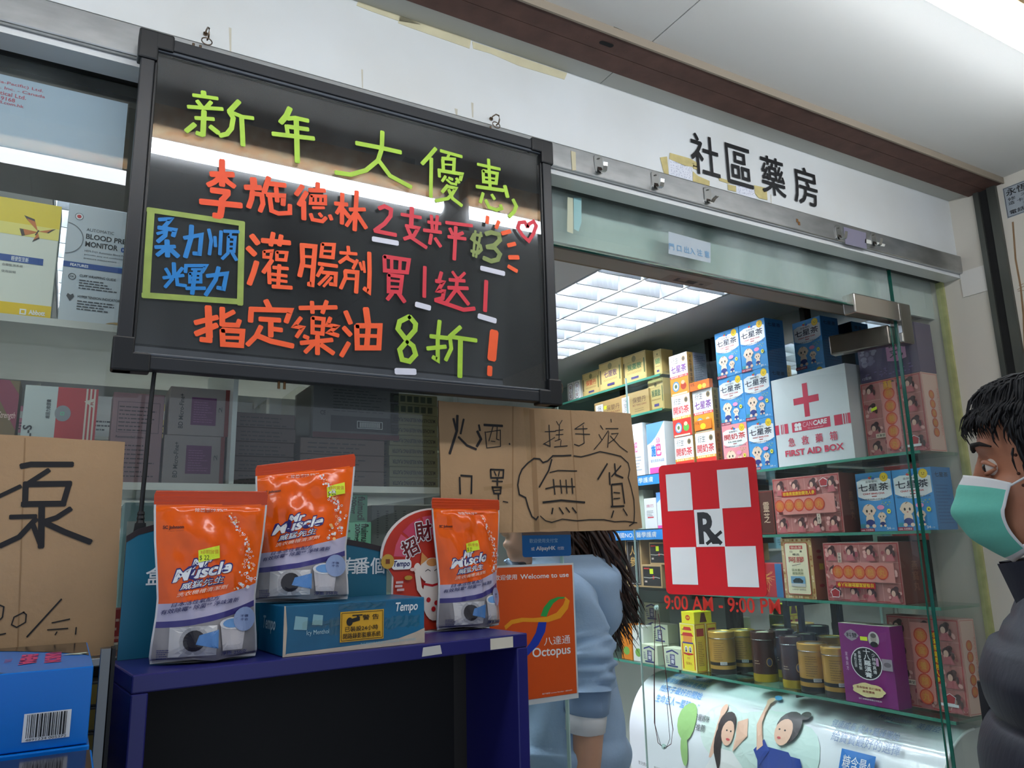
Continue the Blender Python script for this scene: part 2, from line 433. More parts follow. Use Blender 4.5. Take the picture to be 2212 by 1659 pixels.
# side wall with the shutter guide
WALLR = M((222, 215, 202), rough=0.55, noise=0.10, nscale=2.5, bump=0.05, bscale=9, noise_col=(206, 200, 186), stretch=(1, 1, .35), name='side_wall_enamel')
o_wr = struct(MB().box(XR, XR+.06, -3.1, 0.22, 0.0, ZC+.01, WALLR).build('wall_right'))
MB().box(XR-.004, XR, -0.078, -0.002, 2.235, 2.318, M((228, 224, 216), rough=.5, name='paler_paint')).build('paint_patch', o_wr)
STK = M((150, 118, 84), rough=.8, noise=.3, nscale=25, name='brown_run_stain')
pr = Pr((XR, 0, 0), U=(0, -1, 0), V=(0, 0, 1), e0=.0006)
sp = [(2188, 480), (2194, 560), (2205, 620), (2211, 680), (2214, 760)]
pp = [(-onX(x, y, XR).y, onX(x, y, XR).z) for x, y in sp]
pr.stroke(pp, .0055, STK)
for a, b in (((2198, 626), (2212, 618)), ((2199, 629), (2213, 627)), ((2201, 617), (2211, 613))):
    A = onX(*a, XR); B = onX(*b, XR); pr.stroke([(-A.y, A.z), (-B.y, B.z)], .0016, STK)
pr.build('run_stain', o_wr)
GUIDE = M((96, 98, 92), rough=.45, metal=.6, noise=.4, nscale=10, stretch=(1, 1, .2), name='guide_steel')
o_g = struct(MB().box(XR-.012, XR, -.098, -.082, 0, ZC-.012, GUIDE).box(XR-.012, XR, -.150, -.124, 0, ZC-.012, GUIDE).box(XR-.004, XR+.001, -.124, -.098, 0, ZC-.012, M((20, 20, 19), rough=.8, noise=.5, nscale=20, name='guide_slot')).build('trim_3'), 'dark steel roller shutter guide running down the side wall')
# locksmith's sticker
pA = onX(2166, 408, XR); w, h = 0.20, 0.098
t = thing('wall_sticker', 'silver locksmith sticker with black print on the side wall', 'sticker', (XR, pA.y, pA.z))
SIL = M((176, 184, 190), rough=.35, metal=.3, name='silver_sticker')
MB().box(-.0012, -.0002, -w, 0, -h, 0, SIL).build('backing', t)
pr = Pr((-.0012, 0, -h), U=(0, -1, 0), V=(0, 0, 1))
pr.frame(.002, .002, w-.002, h-.002, .0012, BLACK)
pr.text('永恆鋼鐵門窗', .008, .068, .19, .091, BLACK, .015); pr.text('修  不銹鋼 鋁窗', .010, .051, .17, .062, BLACK); pr.text('造 卡閘鎖 鐵閘 工程', .010, .038, .18, .049, BLACK)
pr.text('24小時電話', .050, .024, .15, .035, BLACK); pr.text('電話：9633 7500', .010, .008, .17, .021, BLACK, .01)
pr.build('printed_face', t)

# glazing of the shop front
def pane(name, x0, x1, z0, z1, mat, y=YG, th=.010, label=None):
    o = MB().box(x0, x1, y, y+th, z0, z1, mat).build(name)
    return struct(o, label)
o_gl = pane('window_1', -2.2, 0.660, 1.3585, 2.308, GLASS, label='big clear pane of the showcase behind the black board')
o_gn = pane('window_4', 0.663, 0.897, 0.02, 2.308, GLASS, label='narrow clear pane with payment notices at the doorway edge')
MB().box(0.897, 0.900, YG, YG+.010, 0.02, 2.308, EDGE_L).build('polished_edge', o_gn)
o_tr = pane('window_2', 0.903, 2.128, 2.166, 2.308, GLASS_SMUDGE, label='smudged glass transom above the doorway')
MB().box(0.903, 2.128, YG, YG+.010, 2.163, 2.166, EDGE).build('polished_edge', o_tr)
o_sl = pane('window_3', 2.150, XR-.004, 0.02, 2.308, GLASS, label='narrow clear side light between the glass door and side wall')
MB().box(2.147, 2.150, YG, YG+.010, 0.02, 2.308, EDGE).build('polished_edge', o_sl)
MB().box(XR-.010, XR-.0005, YG-.006, YG+.018, 0.02, 2.308, M((186, 188, 128), rough=.5, noise=.3, nscale=30, name='yellowed_sealant')).build('sealant_bead', o_sl)
# greenish and yellowed film remnants on the transom
FILM = M((150, 196, 196), rough=.4, name='film_remnant'); FILY = M((200, 204, 176), rough=.5, name='yellow_film'); FILP = M((176, 188, 196), rough=.5, name='faded_sign_film'); FILB = M((126, 170, 204), rough=.5, name='faded_blue_print')
def gp(pts, m, name, par, y=YG-.0006):
    v = [onY(a, b, y) for a, b in pts]; MB().add(v, [tuple(range(len(v)))], m).build(name, par)
gp([(1239, 427), (1256, 428), (1256, 480), (1250, 500), (1240, 495)], FILM, 'film_remnant', o_tr)
gp([(1226, 425), (1238, 428), (1238, 505), (1225, 500)], FILY, 'film_remnant', o_tr)
gp([(1444, 500), (1535, 525), (1535, 568), (1444, 548)], FILP, 'faded_sticker', o_tr)
v0 = onY(1444, 548, YG-.001); v1 = onY(1535, 540, YG-.001)
pr = Pr((0, YG-.0011, 0)); pr.text('門 口 出入 注 意', v0.x+.004, v0.z+.012, v1.x-.006, v0.z+.030, FILB, .02); pr.build('faded_print', o_tr)

# shop behind the glass
SHW = M((206, 208, 204), rough=.6, name='shop_wall_paint'); SHC = M((214, 215, 214), rough=.6, name='shop_ceiling_paint'); FLR = M((150, 146, 138), rough=.35, noise=.2, nscale=5, name='terrazzo')
struct(MB().box(-2.4, 2.7, -3.2, 3.3, -0.05, 0, FLR).build('floor'))
o_sc = struct(MB().box(-2.2, -.105, .33, 3.2, ZSH, ZSH+.04, SHC).box(.505, .60, .33, 3.2, ZSH, ZSH+.04, SHC).box(1.21, 1.515, .33, 3.2, ZSH, ZSH+.04, SHC).box(.60, 1.21, .33, .60, ZSH, ZSH+.04, SHC).box(.60, 1.21, 1.81, 3.2, ZSH, ZSH+.04, SHC).box(-.105, .505, .33, .90, ZSH, ZSH+.04, SHC).box(-.105, .505, 2.11, 3.2, ZSH, ZSH+.04, SHC).box(2.135, 2.62, .33, 3.2, ZSH, ZSH+.04, SHC).box(1.515, 2.135, .33, .655, ZSH, ZSH+.04, SHC).box(1.515, 2.135, 1.865, 3.2, ZSH, ZSH+.04, SHC).box(-2.2, 2.62, .05, .33, ZSH, ZSH+.04, SHC).build('ceiling_shop'))
o_wb = struct(MB().box(-2.2, 2.62, 3.2, 3.25, 0, ZSH, SHW).build('wall_back'))
struct(MB().box(2.56, 2.62, .22, 3.2, 0, ZSH, SHW).build('wall_shop_right'))
struct(MB().box(-2.25, -2.2, .06, 3.2, 0, ZC, SHW).build('wall_left'))
# header boxes inside the doorway
TAUPE = M((150, 140, 128), rough=.6, name='taupe_header_paint'); TAUPD = M((84, 74, 66), rough=.6, name='dark_header_paint'); PALEH = M((206, 212, 206), rough=.5, noise=.08, nscale=4, name='pale_header_paint')
o_hd = struct(MB().box(.903, 2.56, .10, .11, 2.190, ZSH, PALEH).box(.903, 2.56, .11, .165, 2.205, ZSH, TAUPD).build('trim_4'))
o_h2 = struct(MB().box(.903, 2.56, .255, .325, 2.25, ZSH, TAUPE).box(.903, 2.56, .235, .255, 2.262, ZSH, TAUPD).box(.903, 2.56, .325, .36, 2.262, ZSH, M((120, 104, 82), rough=.6, name='tan_header_edge')).build('trim_5'))
pr = Pr((0, 0, 2.25), U=(1, 0, 0), V=(0, -1, 0), e0=.0006)
LK = M((120, 108, 96), rough=.5, name='lock_plate'); LKD = M((40, 30, 24), rough=.7, name='lock_slot')
c = onZ(1475, 606, 2.25)
pr.rect(c.x-.07, -c.y-.028, c.x+.10, -c.y+.024, LK); pr.rect(c.x-.03, -c.y-.012, c.x+.05, -c.y+.012, LKD); pr.rect(c.x-.018, -c.y-.004, c.x+.012, -c.y+.012, M((96, 80, 62), rough=.4, metal=.6, name='lock_bolt')); pr.rect(c.x+.066, -c.y-.006, c.x+.08, -c.y+.004, LKD)
pr.build('lock_plate', o_h2)

# ---------------------------------------------------------------- lamps
def tube_light(xa, xb, label):
    t = thing('fluorescent_light', label, 'light', ((xa+xb)/2, -.65, 2.44), 0, 'bare tube lights under the canopy')
    h = (xb-xa)/2
    BODY = M((226, 206, 164), rough=.6, noise=.5, nscale=35, noise_col=(190, 130, 70), name='rusty_batten_enamel')
    MB().bbox(-h, h, -.035, .035, .048, .105, BODY, .006).build('batten', t)
    for s in (-1, 1): MB().box(s*(h-.115)-.015, s*(h-.115)+.015, -.012, .012, .105, .1315, DARKMET).build('hanger', t)
    for s in (-1, 1):
        MB().bbox(s*h-(.012 if s > 0 else -.0), s*h+(.0 if s > 0 else .012), -.014, .014, -.018, .05, M((235, 235, 230), rough=.4, name='lamp_holder'), .003).build('lamp_holder', t)
    em = M((238, 246, 255), emit=TUBE_POWER, name='lit_tube')
    MB().cyl((-h+.013, 0, .01), (h-.013, 0, .01), .0185, em, n=16).build('tube', t)
    return t
tube_light(-.335, .868, 'bare fluorescent batten whose reflection crosses the black board')
tube_light(.925, 2.13, 'bare fluorescent batten with rusty body over the doorway pavement')
tube_light(-1.60, -.40, 'unseen bare fluorescent batten kept for its light before the showcase with the butterfly carton')  # out-of-view batten, kept because it lights the scene

def troffer(x0, y0, label, nx=3, ny=8, w=.60, l=1.20, full=True):
    t = thing('louvre_light', label, 'light', (x0, y0, ZSH))
    tray = M((232, 235, 238), rough=.3, name='troffer_tray'); bl = M((206, 210, 214), rough=.32, metal=.85, name='louvre_aluminium')
    MB().box(0, w, 0, l, .13, .134, tray).box(0, .003, 0, l, 0, .13, tray).box(w-.003, w, 0, l, 0, .13, tray).box(.003, w-.003, 0, .003, 0, .13, tray).box(.003, w-.003, l-.003, l, 0, .13, tray).build('tray', t)
    em = M((236, 245, 255), emit=SHOP_POWER, name='lit_shop_tube')
    for i in range(nx):
        cx = w*(i+.5)/nx
        MB().cyl((cx, .02, .108), (cx, l-.02, .108), .013, em, n=12).build('tube', t)
    for i in range(1, nx):
        x = w*i/nx
        MB().hexa([(x-.004, .004, -.002), (x+.004, .004, -.002), (x+.004, l-.004, -.002), (x-.004, l-.004, -.002), (x-.010, .004, .088), (x+.010, .004, .088), (x+.010, l-.004, .088), (x-.010, l-.004, .088)], bl).build('divider_blade', t)
    for i in range(nx):
        a = w*i/nx+(.004 if i == 0 else .0105); b = w*(i+1)/nx-(.004 if i == nx-1 else .0105)
        for j in range(ny):
            y = l*(j+.5)/ny
            n = 8; vs = []
            for k in range(n+1):      # blade with an arched upper edge, wedge section
                u = k/n; x = a+(b-a)*u; zt = .088-.040*math.sin(PI*u)
                vs += [(x, y-.003, -.002), (x, y+.003, -.002), (x, y+.014, zt), (x, y-.014, zt)]
            fs = []
            for k in range(n):
                p = 4*k; q = p+4
                fs += [(p, q, q+1, p+1), (p+1, q+1, q+2, p+2), (p+2, q+2, q+3, p+3), (p+3, q+3, q, p)]
            fs += [(0, 1, 2, 3), (4*n+3, 4*n+2, 4*n+1, 4*n)]
            MB().add(vs, fs, bl).build('louvre_blade', t)
    return t
troffer(1.525, .66, 'square louvre ceiling light seen through the open doorway', ny=9)

troffer(-.10, .905, 'unseen louvre ceiling light added to brighten the showcase side of the shop', ny=9)  # unseen fitting, added to light the left part of the interior
troffer(.605, .605, 'unseen louvre ceiling light added to brighten the shop near the woman in the doorway', ny=9)  # extra fitting hidden behind the board, added for more light on shelves and showcase
# ================================================================ glass door, hooks, notes
DE = Vector((1.845, 1.010, 0)); DH = Vector((2.140, 0.076, 0)); DL = (DH-DE).length
DU = (DH-DE).normalized(); DN = DU.cross(Vector((0, 0, 1))); DRZ = math.atan2(DU.y, DU.x)
def dpx(x, y):
    p = onP(x, y, DE, DN); return ((p-DE).dot(DU), p.z)
o_door = MB().box(0, DL-.003, 0, .010, .02, 2.125, GLASS_DOOR).build('door_1', None, DE); o_door.rotation_euler = (0, 0, DRZ)
struct(o_door, 'frameless glass door standing open into the shop')
MB().box(DL-.003, DL, -.0005, .0105, .02, 2.125, EDGE).box(0, .002, 0, .010, .02, 2.125, EDGE_L).build('polished_edge', o_door)
PATCH = M((150, 142, 132), rough=.18, metal=1.0, name='patch_fitting_steel')
MB().bbox(DL-.185, DL-.004, -.014, .024, 2.068, 2.130, PATCH, .004).build('patch_fitting', o_door)
# patch fitting on the transom and side light
p0 = onY(1838, 640, YG-.012)
t = struct(MB().bbox(1.935, 2.146, YG-.014, YG+.026, 2.136, 2.196, M((196, 190, 182), rough=.2, metal=1.0, name='patch_plate'), .004).build('trim_6'), 'satin steel corner patch fitting above the glass door')
MB().bbox(2.149, 2.205, YG-.014, YG+.026, 2.070, 2.196, M((170, 166, 158), rough=.25, metal=1.0, name='patch_plate_side'), .004).build('side_plate', t)
MB().box(2.1455, 2.1495, YG-.015, YG-.004, 2.10, 2.19, CHROME).build('hinge_strip', t)
# pharmacy sign on the door
a = dpx(1425, 1007); b = dpx(1635, 985); c = dpx(1657, 1297); d = dpx(1440, 1276)
x0 = (a[0]+d[0])/2; x1 = (b[0]+c[0])/2; z1 = (a[1]+b[1])/2; z0 = (c[1]+d[1])/2; sw, sh = x1-x0, z1-z0
t = thing('pharmacy_sign', 'red and white chequered Rx plate on the glass door', 'sign', DE+DU*x0+DN*.006+Vector((0, 0, z0)), DRZ)
REDS = M((200, 26, 34), rough=.4, noise=.06, nscale=3, name='sign_red')
def rrect(x0, y0, x1, y1, r, n=5):
    pts = []
    for cx, cy, a in ((x1-r, y1-r, 0), (x0+r, y1-r, PI/2), (x0+r, y0+r, PI), (x1-r, y0+r, 3*PI/2)):
        pts += [(cx+r*math.cos(a+PI/2*i/n), cy+r*math.sin(a+PI/2*i/n)) for i in range(n+1)]
    return pts
def plate(pts, y0, y1, m, me=None):
    n = len(pts); vs = [(p[0], y0, p[1]) for p in pts]+[(p[0], y1, p[1]) for p in pts]
    mb = MB(); mb.add(vs, [tuple(range(n))[::-1] if False else tuple(range(n)), tuple(range(n, 2*n))[::-1]], m)
    mb.add(vs, [(i, n+i, n+(i+1) % n, (i+1) % n) for i in range(n)], me or m); return mb
plate(rrect(0, 0, sw, sh, .018), 0, .004, REDS).build('plate', t)
pr = Pr((0, 0, 0))
def su(fx, fy): return (fx*sw, fy*sh)
WS = M((232, 234, 232), rough=.45, noise=.05, nscale=6, name='sign_white')
for (fx0, fx1, fy0, fy1) in ((.075, .345, .635, .925), (.62, .925, .635, .925), (.355, .645, .355, .635), (.075, .345, .075, .355), (.64, .935, .065, .355)):
    pr.rect(fx0*sw, fy0*sh, fx1*sw, fy1*sh, WS)
pr.text('R', .385*sw, .375*sh, .585*sw, .615*sh, BLACK, .035); pr.stroke([(.46*sw, .375*sh), (.62*sw, .465*sh)], .011, BLACK, cap=False); pr.stroke([(.50*sw, .465*sh), (.61*sw, .375*sh)], .014, BLACK, cap=False)
pr.build('printed_face', t)
# opening hours
a = dpx(1434, 1283); b = dpx(1688, 1332); zt = (dpx(1434, 1283)[1]+dpx(1688, 1296)[1])/2; zb = (dpx(1438, 1312)[1]+dpx(1688, 1332)[1])/2
pr = Pr((0, 0, 0), e0=.001); pr.text('9:00 AM - 9:00 PM', a[0], zb, b[0], zt, M((196, 44, 30), rough=.5, name='hours_red'), .015, res=4)
pr.build('opening_hours_lettering', o_door)
# cord looped over two suction pads on the door
t = thing('hanging_cord', 'dark red cord loop hanging from suction pads on the glass door', 'cord', DE+DN*.004, DRZ)
CORD = M((70, 26, 28), rough=.7, name='cord_red'); PADM = M((170, 200, 190), rough=.2, name='suction_pad')
def dl(x, y, off=-.003): u, z = dpx(x, y); return (u, off, z)
MB().tube([dl(1418, 1318), dl(1416, 1400), dl(1415, 1500), dl(1416, 1560), dl(1424, 1604), dl(1438, 1616), dl(1452, 1606), dl(1456, 1575), dl(1447, 1510), dl(1438, 1430), dl(1432, 1380), dl(1424, 1325)], .0013, CORD, 6).build('cord', t)
MB().tube([dl(1419, 1318, -.005), dl(1417, 1400, -.005), dl(1417, 1500, -.005), dl(1418, 1565, -.005), dl(1430, 1608, -.005), dl(1442, 1615, -.005), dl(1450, 1595, -.005), dl(1444, 1520, -.005)], .0010, M((40, 30, 34), rough=.7, name='cord_dark'), 6).build('cord', t)
for x, y in ((1420, 1312), (1436, 1612)):
    p = dl(x, y, 0); MB().cyl((p[0], 0, p[2]), (p[0], -.004, p[2]), .009, PADM, n=16).cyl((p[0], -.004, p[2]), (p[0], -.010, p[2]), .004, PADM, n=12).build('suction_pad', t)

# adhesive hooks along the rail
HK = M((186, 186, 184), rough=.22, metal=1.0, noise=.2, nscale=20, name='hook_steel')
hooks = [(1290, 336, 'leaning stainless adhesive hook next to the black board', .10, 1), (1413, 372, 'stainless adhesive hook below the taped handwritten note', .06, 1), (1526, 404, 'stainless adhesive hook with its tip pulled outward', .04, 2), (1808, 487, 'stainless adhesive hook at one end of the purple rail patch', .05, 1), (1884, 502, 'stainless adhesive hook nearest the side wall', .02, 1)]
for x, y, lab, tilt, kind in hooks:
    p = onY(x, y, -.0125)
    t = thing('adhesive_hook', lab, 'hook', (p.x, -.0125, p.z), 0, 'adhesive hooks on the steel rail'); t.rotation_euler = (0, -tilt, 0)
    plate(rrect(-.0115, -.044, .0115, 0, .008), -.0025, 0, HK).build('back_plate', t)
    mb = MB(); prof = [(-.0025, -.030), (-.006, -.040), (-.012, -.046), (-.020, -.045), (-.024, -.036), (-.026, -.028)] if kind == 1 else [(-.0025, -.034), (-.006, -.043), (-.013, -.046), (-.022, -.040), (-.032, -.038), (-.038, -.042)]
    w = .006
    for i in range(len(prof)-1):
        (ya, za), (yb, zb_) = prof[i], prof[i+1]
        mb.hexa([(-w, ya, za), (w, ya, za), (w, yb, zb_), (-w, yb, zb_), (-w, ya, za+.0012), (w, ya, za+.0012), (w, yb, zb_+.0012), (-w, yb, zb_+.0012)], HK)
    mb.build('hook_arm', t)
    MB().lathe([(0, 0), (.003, .0003), (.004, .0008)], HK, 10).build('spot_weld', t, (0, -.0034, -.010))
# purple film left on the rail between the last two hooks
tape([(1822, 490), (1870, 503), (1872, 538), (1826, 527)], -.0124, o_rail, M((160, 156, 178), rough=.35, metal=.5, name='purple_film'), 'film_patch')

# taped notes on the fascia
OLDTAPE = M((206, 190, 128), rough=.6, noise=.25, nscale=40, name='yellowed_tape'); NOTE = M((226, 228, 236), rough=.7, name='note_paper'); PEN = M((60, 70, 120), rough=.7, name='pen_ink')
def note(quad, label, rows, tapes, seed):
    P = [onY(x, y, -.0008) for x, y in quad]   # tl tr br bl
    t = thing('paper_note', label, 'note', P[3])
    L = [p-P[3] for p in P]
    MB().add([L[3], L[2], L[1], L[0]]+[q+Vector((0, .0006, 0)) for q in (L[3], L[2], L[1], L[0])], [(0,1,2,3), (7,6,5,4), (0,4,5,1), (1,5,6,2), (2,6,7,3), (3,7,4,0)], NOTE).build('paper', t)
    U = (L[2]-L[3]); V = (L[0]-L[3]); pr = Pr((0, 0, 0), U=U, V=V, e0=.0004)
    wu, hv = U.length, V.length; rnd = random.Random(seed)
    for r_ in range(rows):
        y = hv*(1-(r_+.7)/(rows+.5)); x = wu*.06
        while x < wu*.9:
            for k in range(3):
                q = (x+rnd.uniform(-.002, .002), y+rnd.uniform(-.002, .003)); pr.stroke([q, (q[0]+rnd.uniform(-.002, .003), q[1]+rnd.uniform(-.003, .003))], .0006, PEN, cap=False)
            x += wu*.085*rnd.uniform(.8, 1.5)
    pr.build('handwriting', t)
    for q in tapes:
        v = [onY(x, y, -.0018)-P[3] for x, y in q]; n = len(v)
        MB().add(v+[p+Vector((0, .0006, 0)) for p in v], [tuple(range(n))[::-1], tuple(range(n, 2*n))]+[(i, n+i, n+(i+1) % n, (i+1) % n) for i in range(n)], OLDTAPE).build('tape', t)
note([(1446, 344), (1494, 358), (1497, 398), (1444, 381)], 'handwritten white note held by yellowed tape beside the black shop name', 5,
     [[(1426, 340), (1441, 338), (1445, 378), (1436, 380)], [(1447, 330), (1490, 342), (1511, 354), (1510, 362), (1480, 358), (1446, 343)], [(1496, 352), (1511, 355), (1512, 368), (1498, 364)], [(1497, 370), (1508, 380), (1533, 391), (1533, 401), (1505, 400), (1497, 394)]], 3)
note([(1590, 397), (1630, 408), (1633, 429), (1592, 422)], 'small taped note below the black shop name, three lines', 3,
     [[(1572, 398), (1590, 402), (1590, 414), (1573, 410)], [(1629, 400), (1656, 406), (1658, 432), (1640, 428), (1631, 418)], [(1553, 383), (1577, 391), (1576, 397), (1554, 390)]], 5)

# ================================================================ the black writing board
BX0, BX1, BZ0, BZ1 = .037, .834, 1.768, 2.339; BF = -.052
t_bd = thing('writing_board', 'black glossy writing board with neon handwriting on steel hooks', 'board', ((BX0+BX1)/2, BF, BZ0))
bw = (BX1-BX0)/2; bh = BZ1-BZ0
FRM = M((30, 32, 36), rough=.42, noise=.1, nscale=30, name='board_frame_plastic'); CAPM = M((16, 17, 19), rough=.38, name='board_corner_plastic')
fw = .021
def rail(x0, x1, z0, z1, horiz):
    mb = MB().bbox(x0, x1, 0, .022, z0, z1, FRM, .002)
    if horiz:
        top = z0 > bh/2; zz = z0 if top else z1
        mb.bbox(x0, x1, .002, .010, (zz-.006) if top else zz, zz if top else (zz+.006), M((92, 96, 102), rough=.2, metal=.4, name='frame_bead'), .0025)
    else:
        left = x0 < 0; xx = x1 if left else x0
        mb.bbox(xx if left else xx-.005, xx+.005 if left else xx, .003, .010, z0, z1, CAPM, .002)
    return mb
rail(-bw+.008, bw-.008, bh-fw-.004, bh-.004, True).build('frame_rail', t_bd); rail(-bw+.008, bw-.008, .004, fw+.004, True).build('frame_rail', t_bd)
rail(-bw+.004, -bw+.004+fw, .05, bh-.05, False).build('frame_rail', t_bd); rail(bw-.004-fw, bw-.004, .05, bh-.05, False).build('frame_rail', t_bd)
for sx in (-1, 1):
    for top in (0, 1):
        c = .052; x0, x1 = (-bw-.001, -bw+c) if sx < 0 else (bw-c, bw+.001); z0, z1 = (-.001, c) if not top else (bh-c, bh+.001)
        xi0, xi1 = (x0, x0+.030) if sx < 0 else (x1-.030, x1); zi0, zi1 = (z0, z0+.030) if not top else (z1-.030, z1)
        MB().bbox(x0, x1, -.003, .024, zi0, zi1, CAPM, .003).bbox(xi0, xi1, -.0032, .0241, z0, z1, CAPM, .003).build('corner_cap', t_bd)
PANEL = M((20, 20, 22), rough=.10, noise=.1, nscale=10, name='board_black')
MB().box(-bw+.02, bw-.02, .0135, .018, .02, bh-.02, PANEL).build('black_panel', t_bd)
MB().box(-bw+.022, bw-.022, .0065, .0085, .022, bh-.022, ACRYL).build('acrylic_sheet', t_bd)
INKC = {'gr': M((176, 218, 60), rough=.5, noise=.22, nscale=40, name='paint_lime'), 'or': M((255, 96, 42), rough=.55, noise=.08, nscale=40, name='paint_orange'), 'ro': M((250, 84, 36), rough=.55, noise=.14, nscale=40, name='paint_red_orange'),
        'cr': M((222, 48, 66), rough=.5, noise=.1, nscale=40, name='paint_crimson'), 'ol': M((140, 156, 84), rough=.5, noise=.25, nscale=40, name='paint_olive'), 'gb': M((160, 182, 84), rough=.5, noise=.3, nscale=30, name='paint_box_green'),
        'bl': M((12, 128, 204), rough=.5, noise=.15, nscale=40, name='paint_blue'), 'wh': M((225, 225, 236), rough=.55, name='paint_white')}
ZM = {5: (280, 50, 4.046), 6: (720, 180, 4.254), 7: (240, 440, 3.770), 8: (720, 440, 3.771)}
S = []   # (word, zoom, colour, width, points...)
def st(word, z, c, *rows):
    for r_ in rows:
        S.append((word, z, c, r_[0], [(r_[i], r_[i+1]) for i in range(1, len(r_), 2)]))
st('character', 5, 'gr', (46,645,600,648,640), (34,555,630,768,660), (36,590,680,628,730), (36,712,690,672,735), (36,510,732,812,752), (46,650,770,640,980), (40,640,980,585,960), (36,575,830,735,840), (44,568,885,495,945), (44,705,905,775,960), (46,955,685,870,775), (42,870,775,905,830,890,920,850,970,790,985), (36,900,785,985,820,1080,832), (42,978,820,985,950,990,1070))
st('character', 5, 'gr', (50,1400,745,1370,810,1320,870), (40,1380,835,1450,830,1560,855), (36,1370,895,1380,960), (40,1380,905,1560,930), (42,1250,968,1400,985,1610,1010), (46,1455,840,1460,980,1465,1215))
st('character', 6, 'gr', (42,450,445,445,600,410,710,300,800,160,840,20,820), (44,210,550,420,590,620,635), (42,420,715,520,850,715,955))
st('character', 6, 'gr', (38,940,600,880,670,815,740), (36,900,690,895,1045), (32,985,620,1180,675), (26,1070,640,1050,680), (34,1000,690,1110,700,1105,810), (34,1005,700,1010,790), (18,1020,745,1100,752), (30,970,790,975,860), (36,965,800,1180,835,1165,890), (28,1030,855,1000,900), (28,1060,870,1095,885), (24,1040,885,1080,920,1125,930,1130,905), (30,1130,875,1155,915), (34,1050,940,1000,1000), (32,1050,950,1125,965,1090,1020,1050,1060,940,1080), (34,1060,980,1095,1060,1180,1125))
st('character', 6, 'gr', (32,1425,700,1440,960), (30,1325,745,1530,790), (32,1375,805,1505,830,1495,920,1380,905,1375,805), (20,1385,865,1500,880), (36,1315,950,1560,985), (40,1575,945,1600,1045), (32,1375,1010,1350,1095), (32,1455,1025,1480,1065), (34,1400,1075,1430,1140,1500,1165,1545,1150,1535,1120), (36,1650,1070,1680,1130,1660,1180,1615,1225))
st('character', 5, 'ro', (52,808,1200,808,1420), (54,710,1320,905,1325), (46,800,1340,740,1390,685,1415), (46,815,1340,860,1390,915,1430), (56,715,1460,870,1480), (50,860,1490,815,1540), (56,620,1560,975,1595), (56,810,1540,800,1640,790,1690), (54,790,1690,735,1680))
st('character', 5, 'ro', (60,1080,1360,1085,1420), (50,1010,1435,1145,1440), (46,1075,1470,1065,1540,1040,1610), (42,1080,1490,1155,1500,1165,1580,1140,1645), (46,1215,1350,1175,1480), (46,1200,1400,1360,1420), (40,1225,1520,1240,1640,1300,1665,1400,1660,1400,1590), (44,1200,1500,1345,1510,1340,1590), (40,1280,1440,1290,1560))
st('character', 5, 'ro', (44,1510,1425,1455,1500), (44,1545,1480,1480,1590), (44,1520,1560,1522,1715), (40,1645,1400,1640,1470), (40,1570,1460,1705,1465), (30,1585,1510,1710,1515,1710,1580,1580,1575,1585,1510), (24,1625,1515,1625,1575), (24,1670,1515,1668,1575), (26,1600,1615,1700,1615))
st('character', 7, 'ro', (32,1625,85,1640,130,1720,145,1750,115), (28,1695,80,1715,105), (32,1780,95,1795,130))
st('character', 6, 'ro', (40,82,1015,78,1290), (40,15,1105,128,1115), (36,70,1130,30,1195), (44,90,1160,145,1230), (42,215,995,195,1350), (38,150,1160,290,1160), (36,200,1190,120,1310), (42,215,1200,300,1330))
st('numeral', 6, 'cr', (40,420,1150,470,1130,530,1160,525,1220,470,1290,380,1355), (40,380,1355,450,1370,575,1395))
st('character', 6, 'cr', (44,722,1145,715,1300), (34,625,1205,805,1235), (36,665,1310,780,1330,740,1400,650,1430), (36,680,1330,720,1420,855,1510))
st('character', 6, 'cr', (32,900,1215,910,1350), (32,955,1220,945,1350), (32,870,1275,985,1290), (34,830,1350,990,1370), (34,900,1390,885,1475), (34,935,1425,985,1500))
st('character', 6, 'cr', (34,1035,1280,1275,1310), (34,1070,1335,1095,1390), (34,1190,1375,1130,1400), (34,1055,1410,1215,1430), (36,1125,1320,1110,1620))
st('numeral', 6, 'ol', (30,1365,1400,1290,1390,1270,1430,1350,1490,1360,1530,1330,1560,1265,1540), (24,1305,1355,1285,1590), (24,1355,1370,1310,1600), (44,1400,1385,1450,1370,1520,1390,1530,1440,1480,1490,1410,1505), (44,1410,1505,1480,1510,1530,1570,1510,1620,1450,1635,1380,1605))
st('ray_mark', 6, 'or', (36,1418,1225,1412,1285), (36,1520,1270,1495,1330), (40,1550,1380,1625,1360), (40,1605,1490,1670,1475), (44,1615,1600,1700,1600))
st('ray_mark', 8, 'or', (34,1425,510,1495,550))
st('heart', 6, 'cr', (34,1785,1320,1760,1275,1710,1280,1695,1330,1740,1400,1795,1450,1840,1380,1865,1310,1840,1270,1800,1290,1785,1320))
st('underline', 6, 'wh', (50,365,1430,590,1470))
st('underline', 8, 'wh', (46,675,820,785,850), (46,1185,915,1320,955), (42,1205,525,1390,570), (54,510,1365,665,1370))
st('box_outline', 7, 'gb', (46,300,50,1080,165), (56,325,50,300,450,285,740), (48,1065,160,1050,820), (50,260,745,1060,800))
st('character', 7, 'bl', (32,390,130,490,125,430,190), (36,385,195,520,215,505,265), (34,450,190,440,260,380,310), (26,375,245,450,225), (32,360,355,520,350), (40,455,300,460,430), (34,440,370,375,420), (40,480,370,545,430))
st('character', 7, 'bl', (38,655,180,650,280,605,435), (34,595,280,735,255,720,410,670,405))
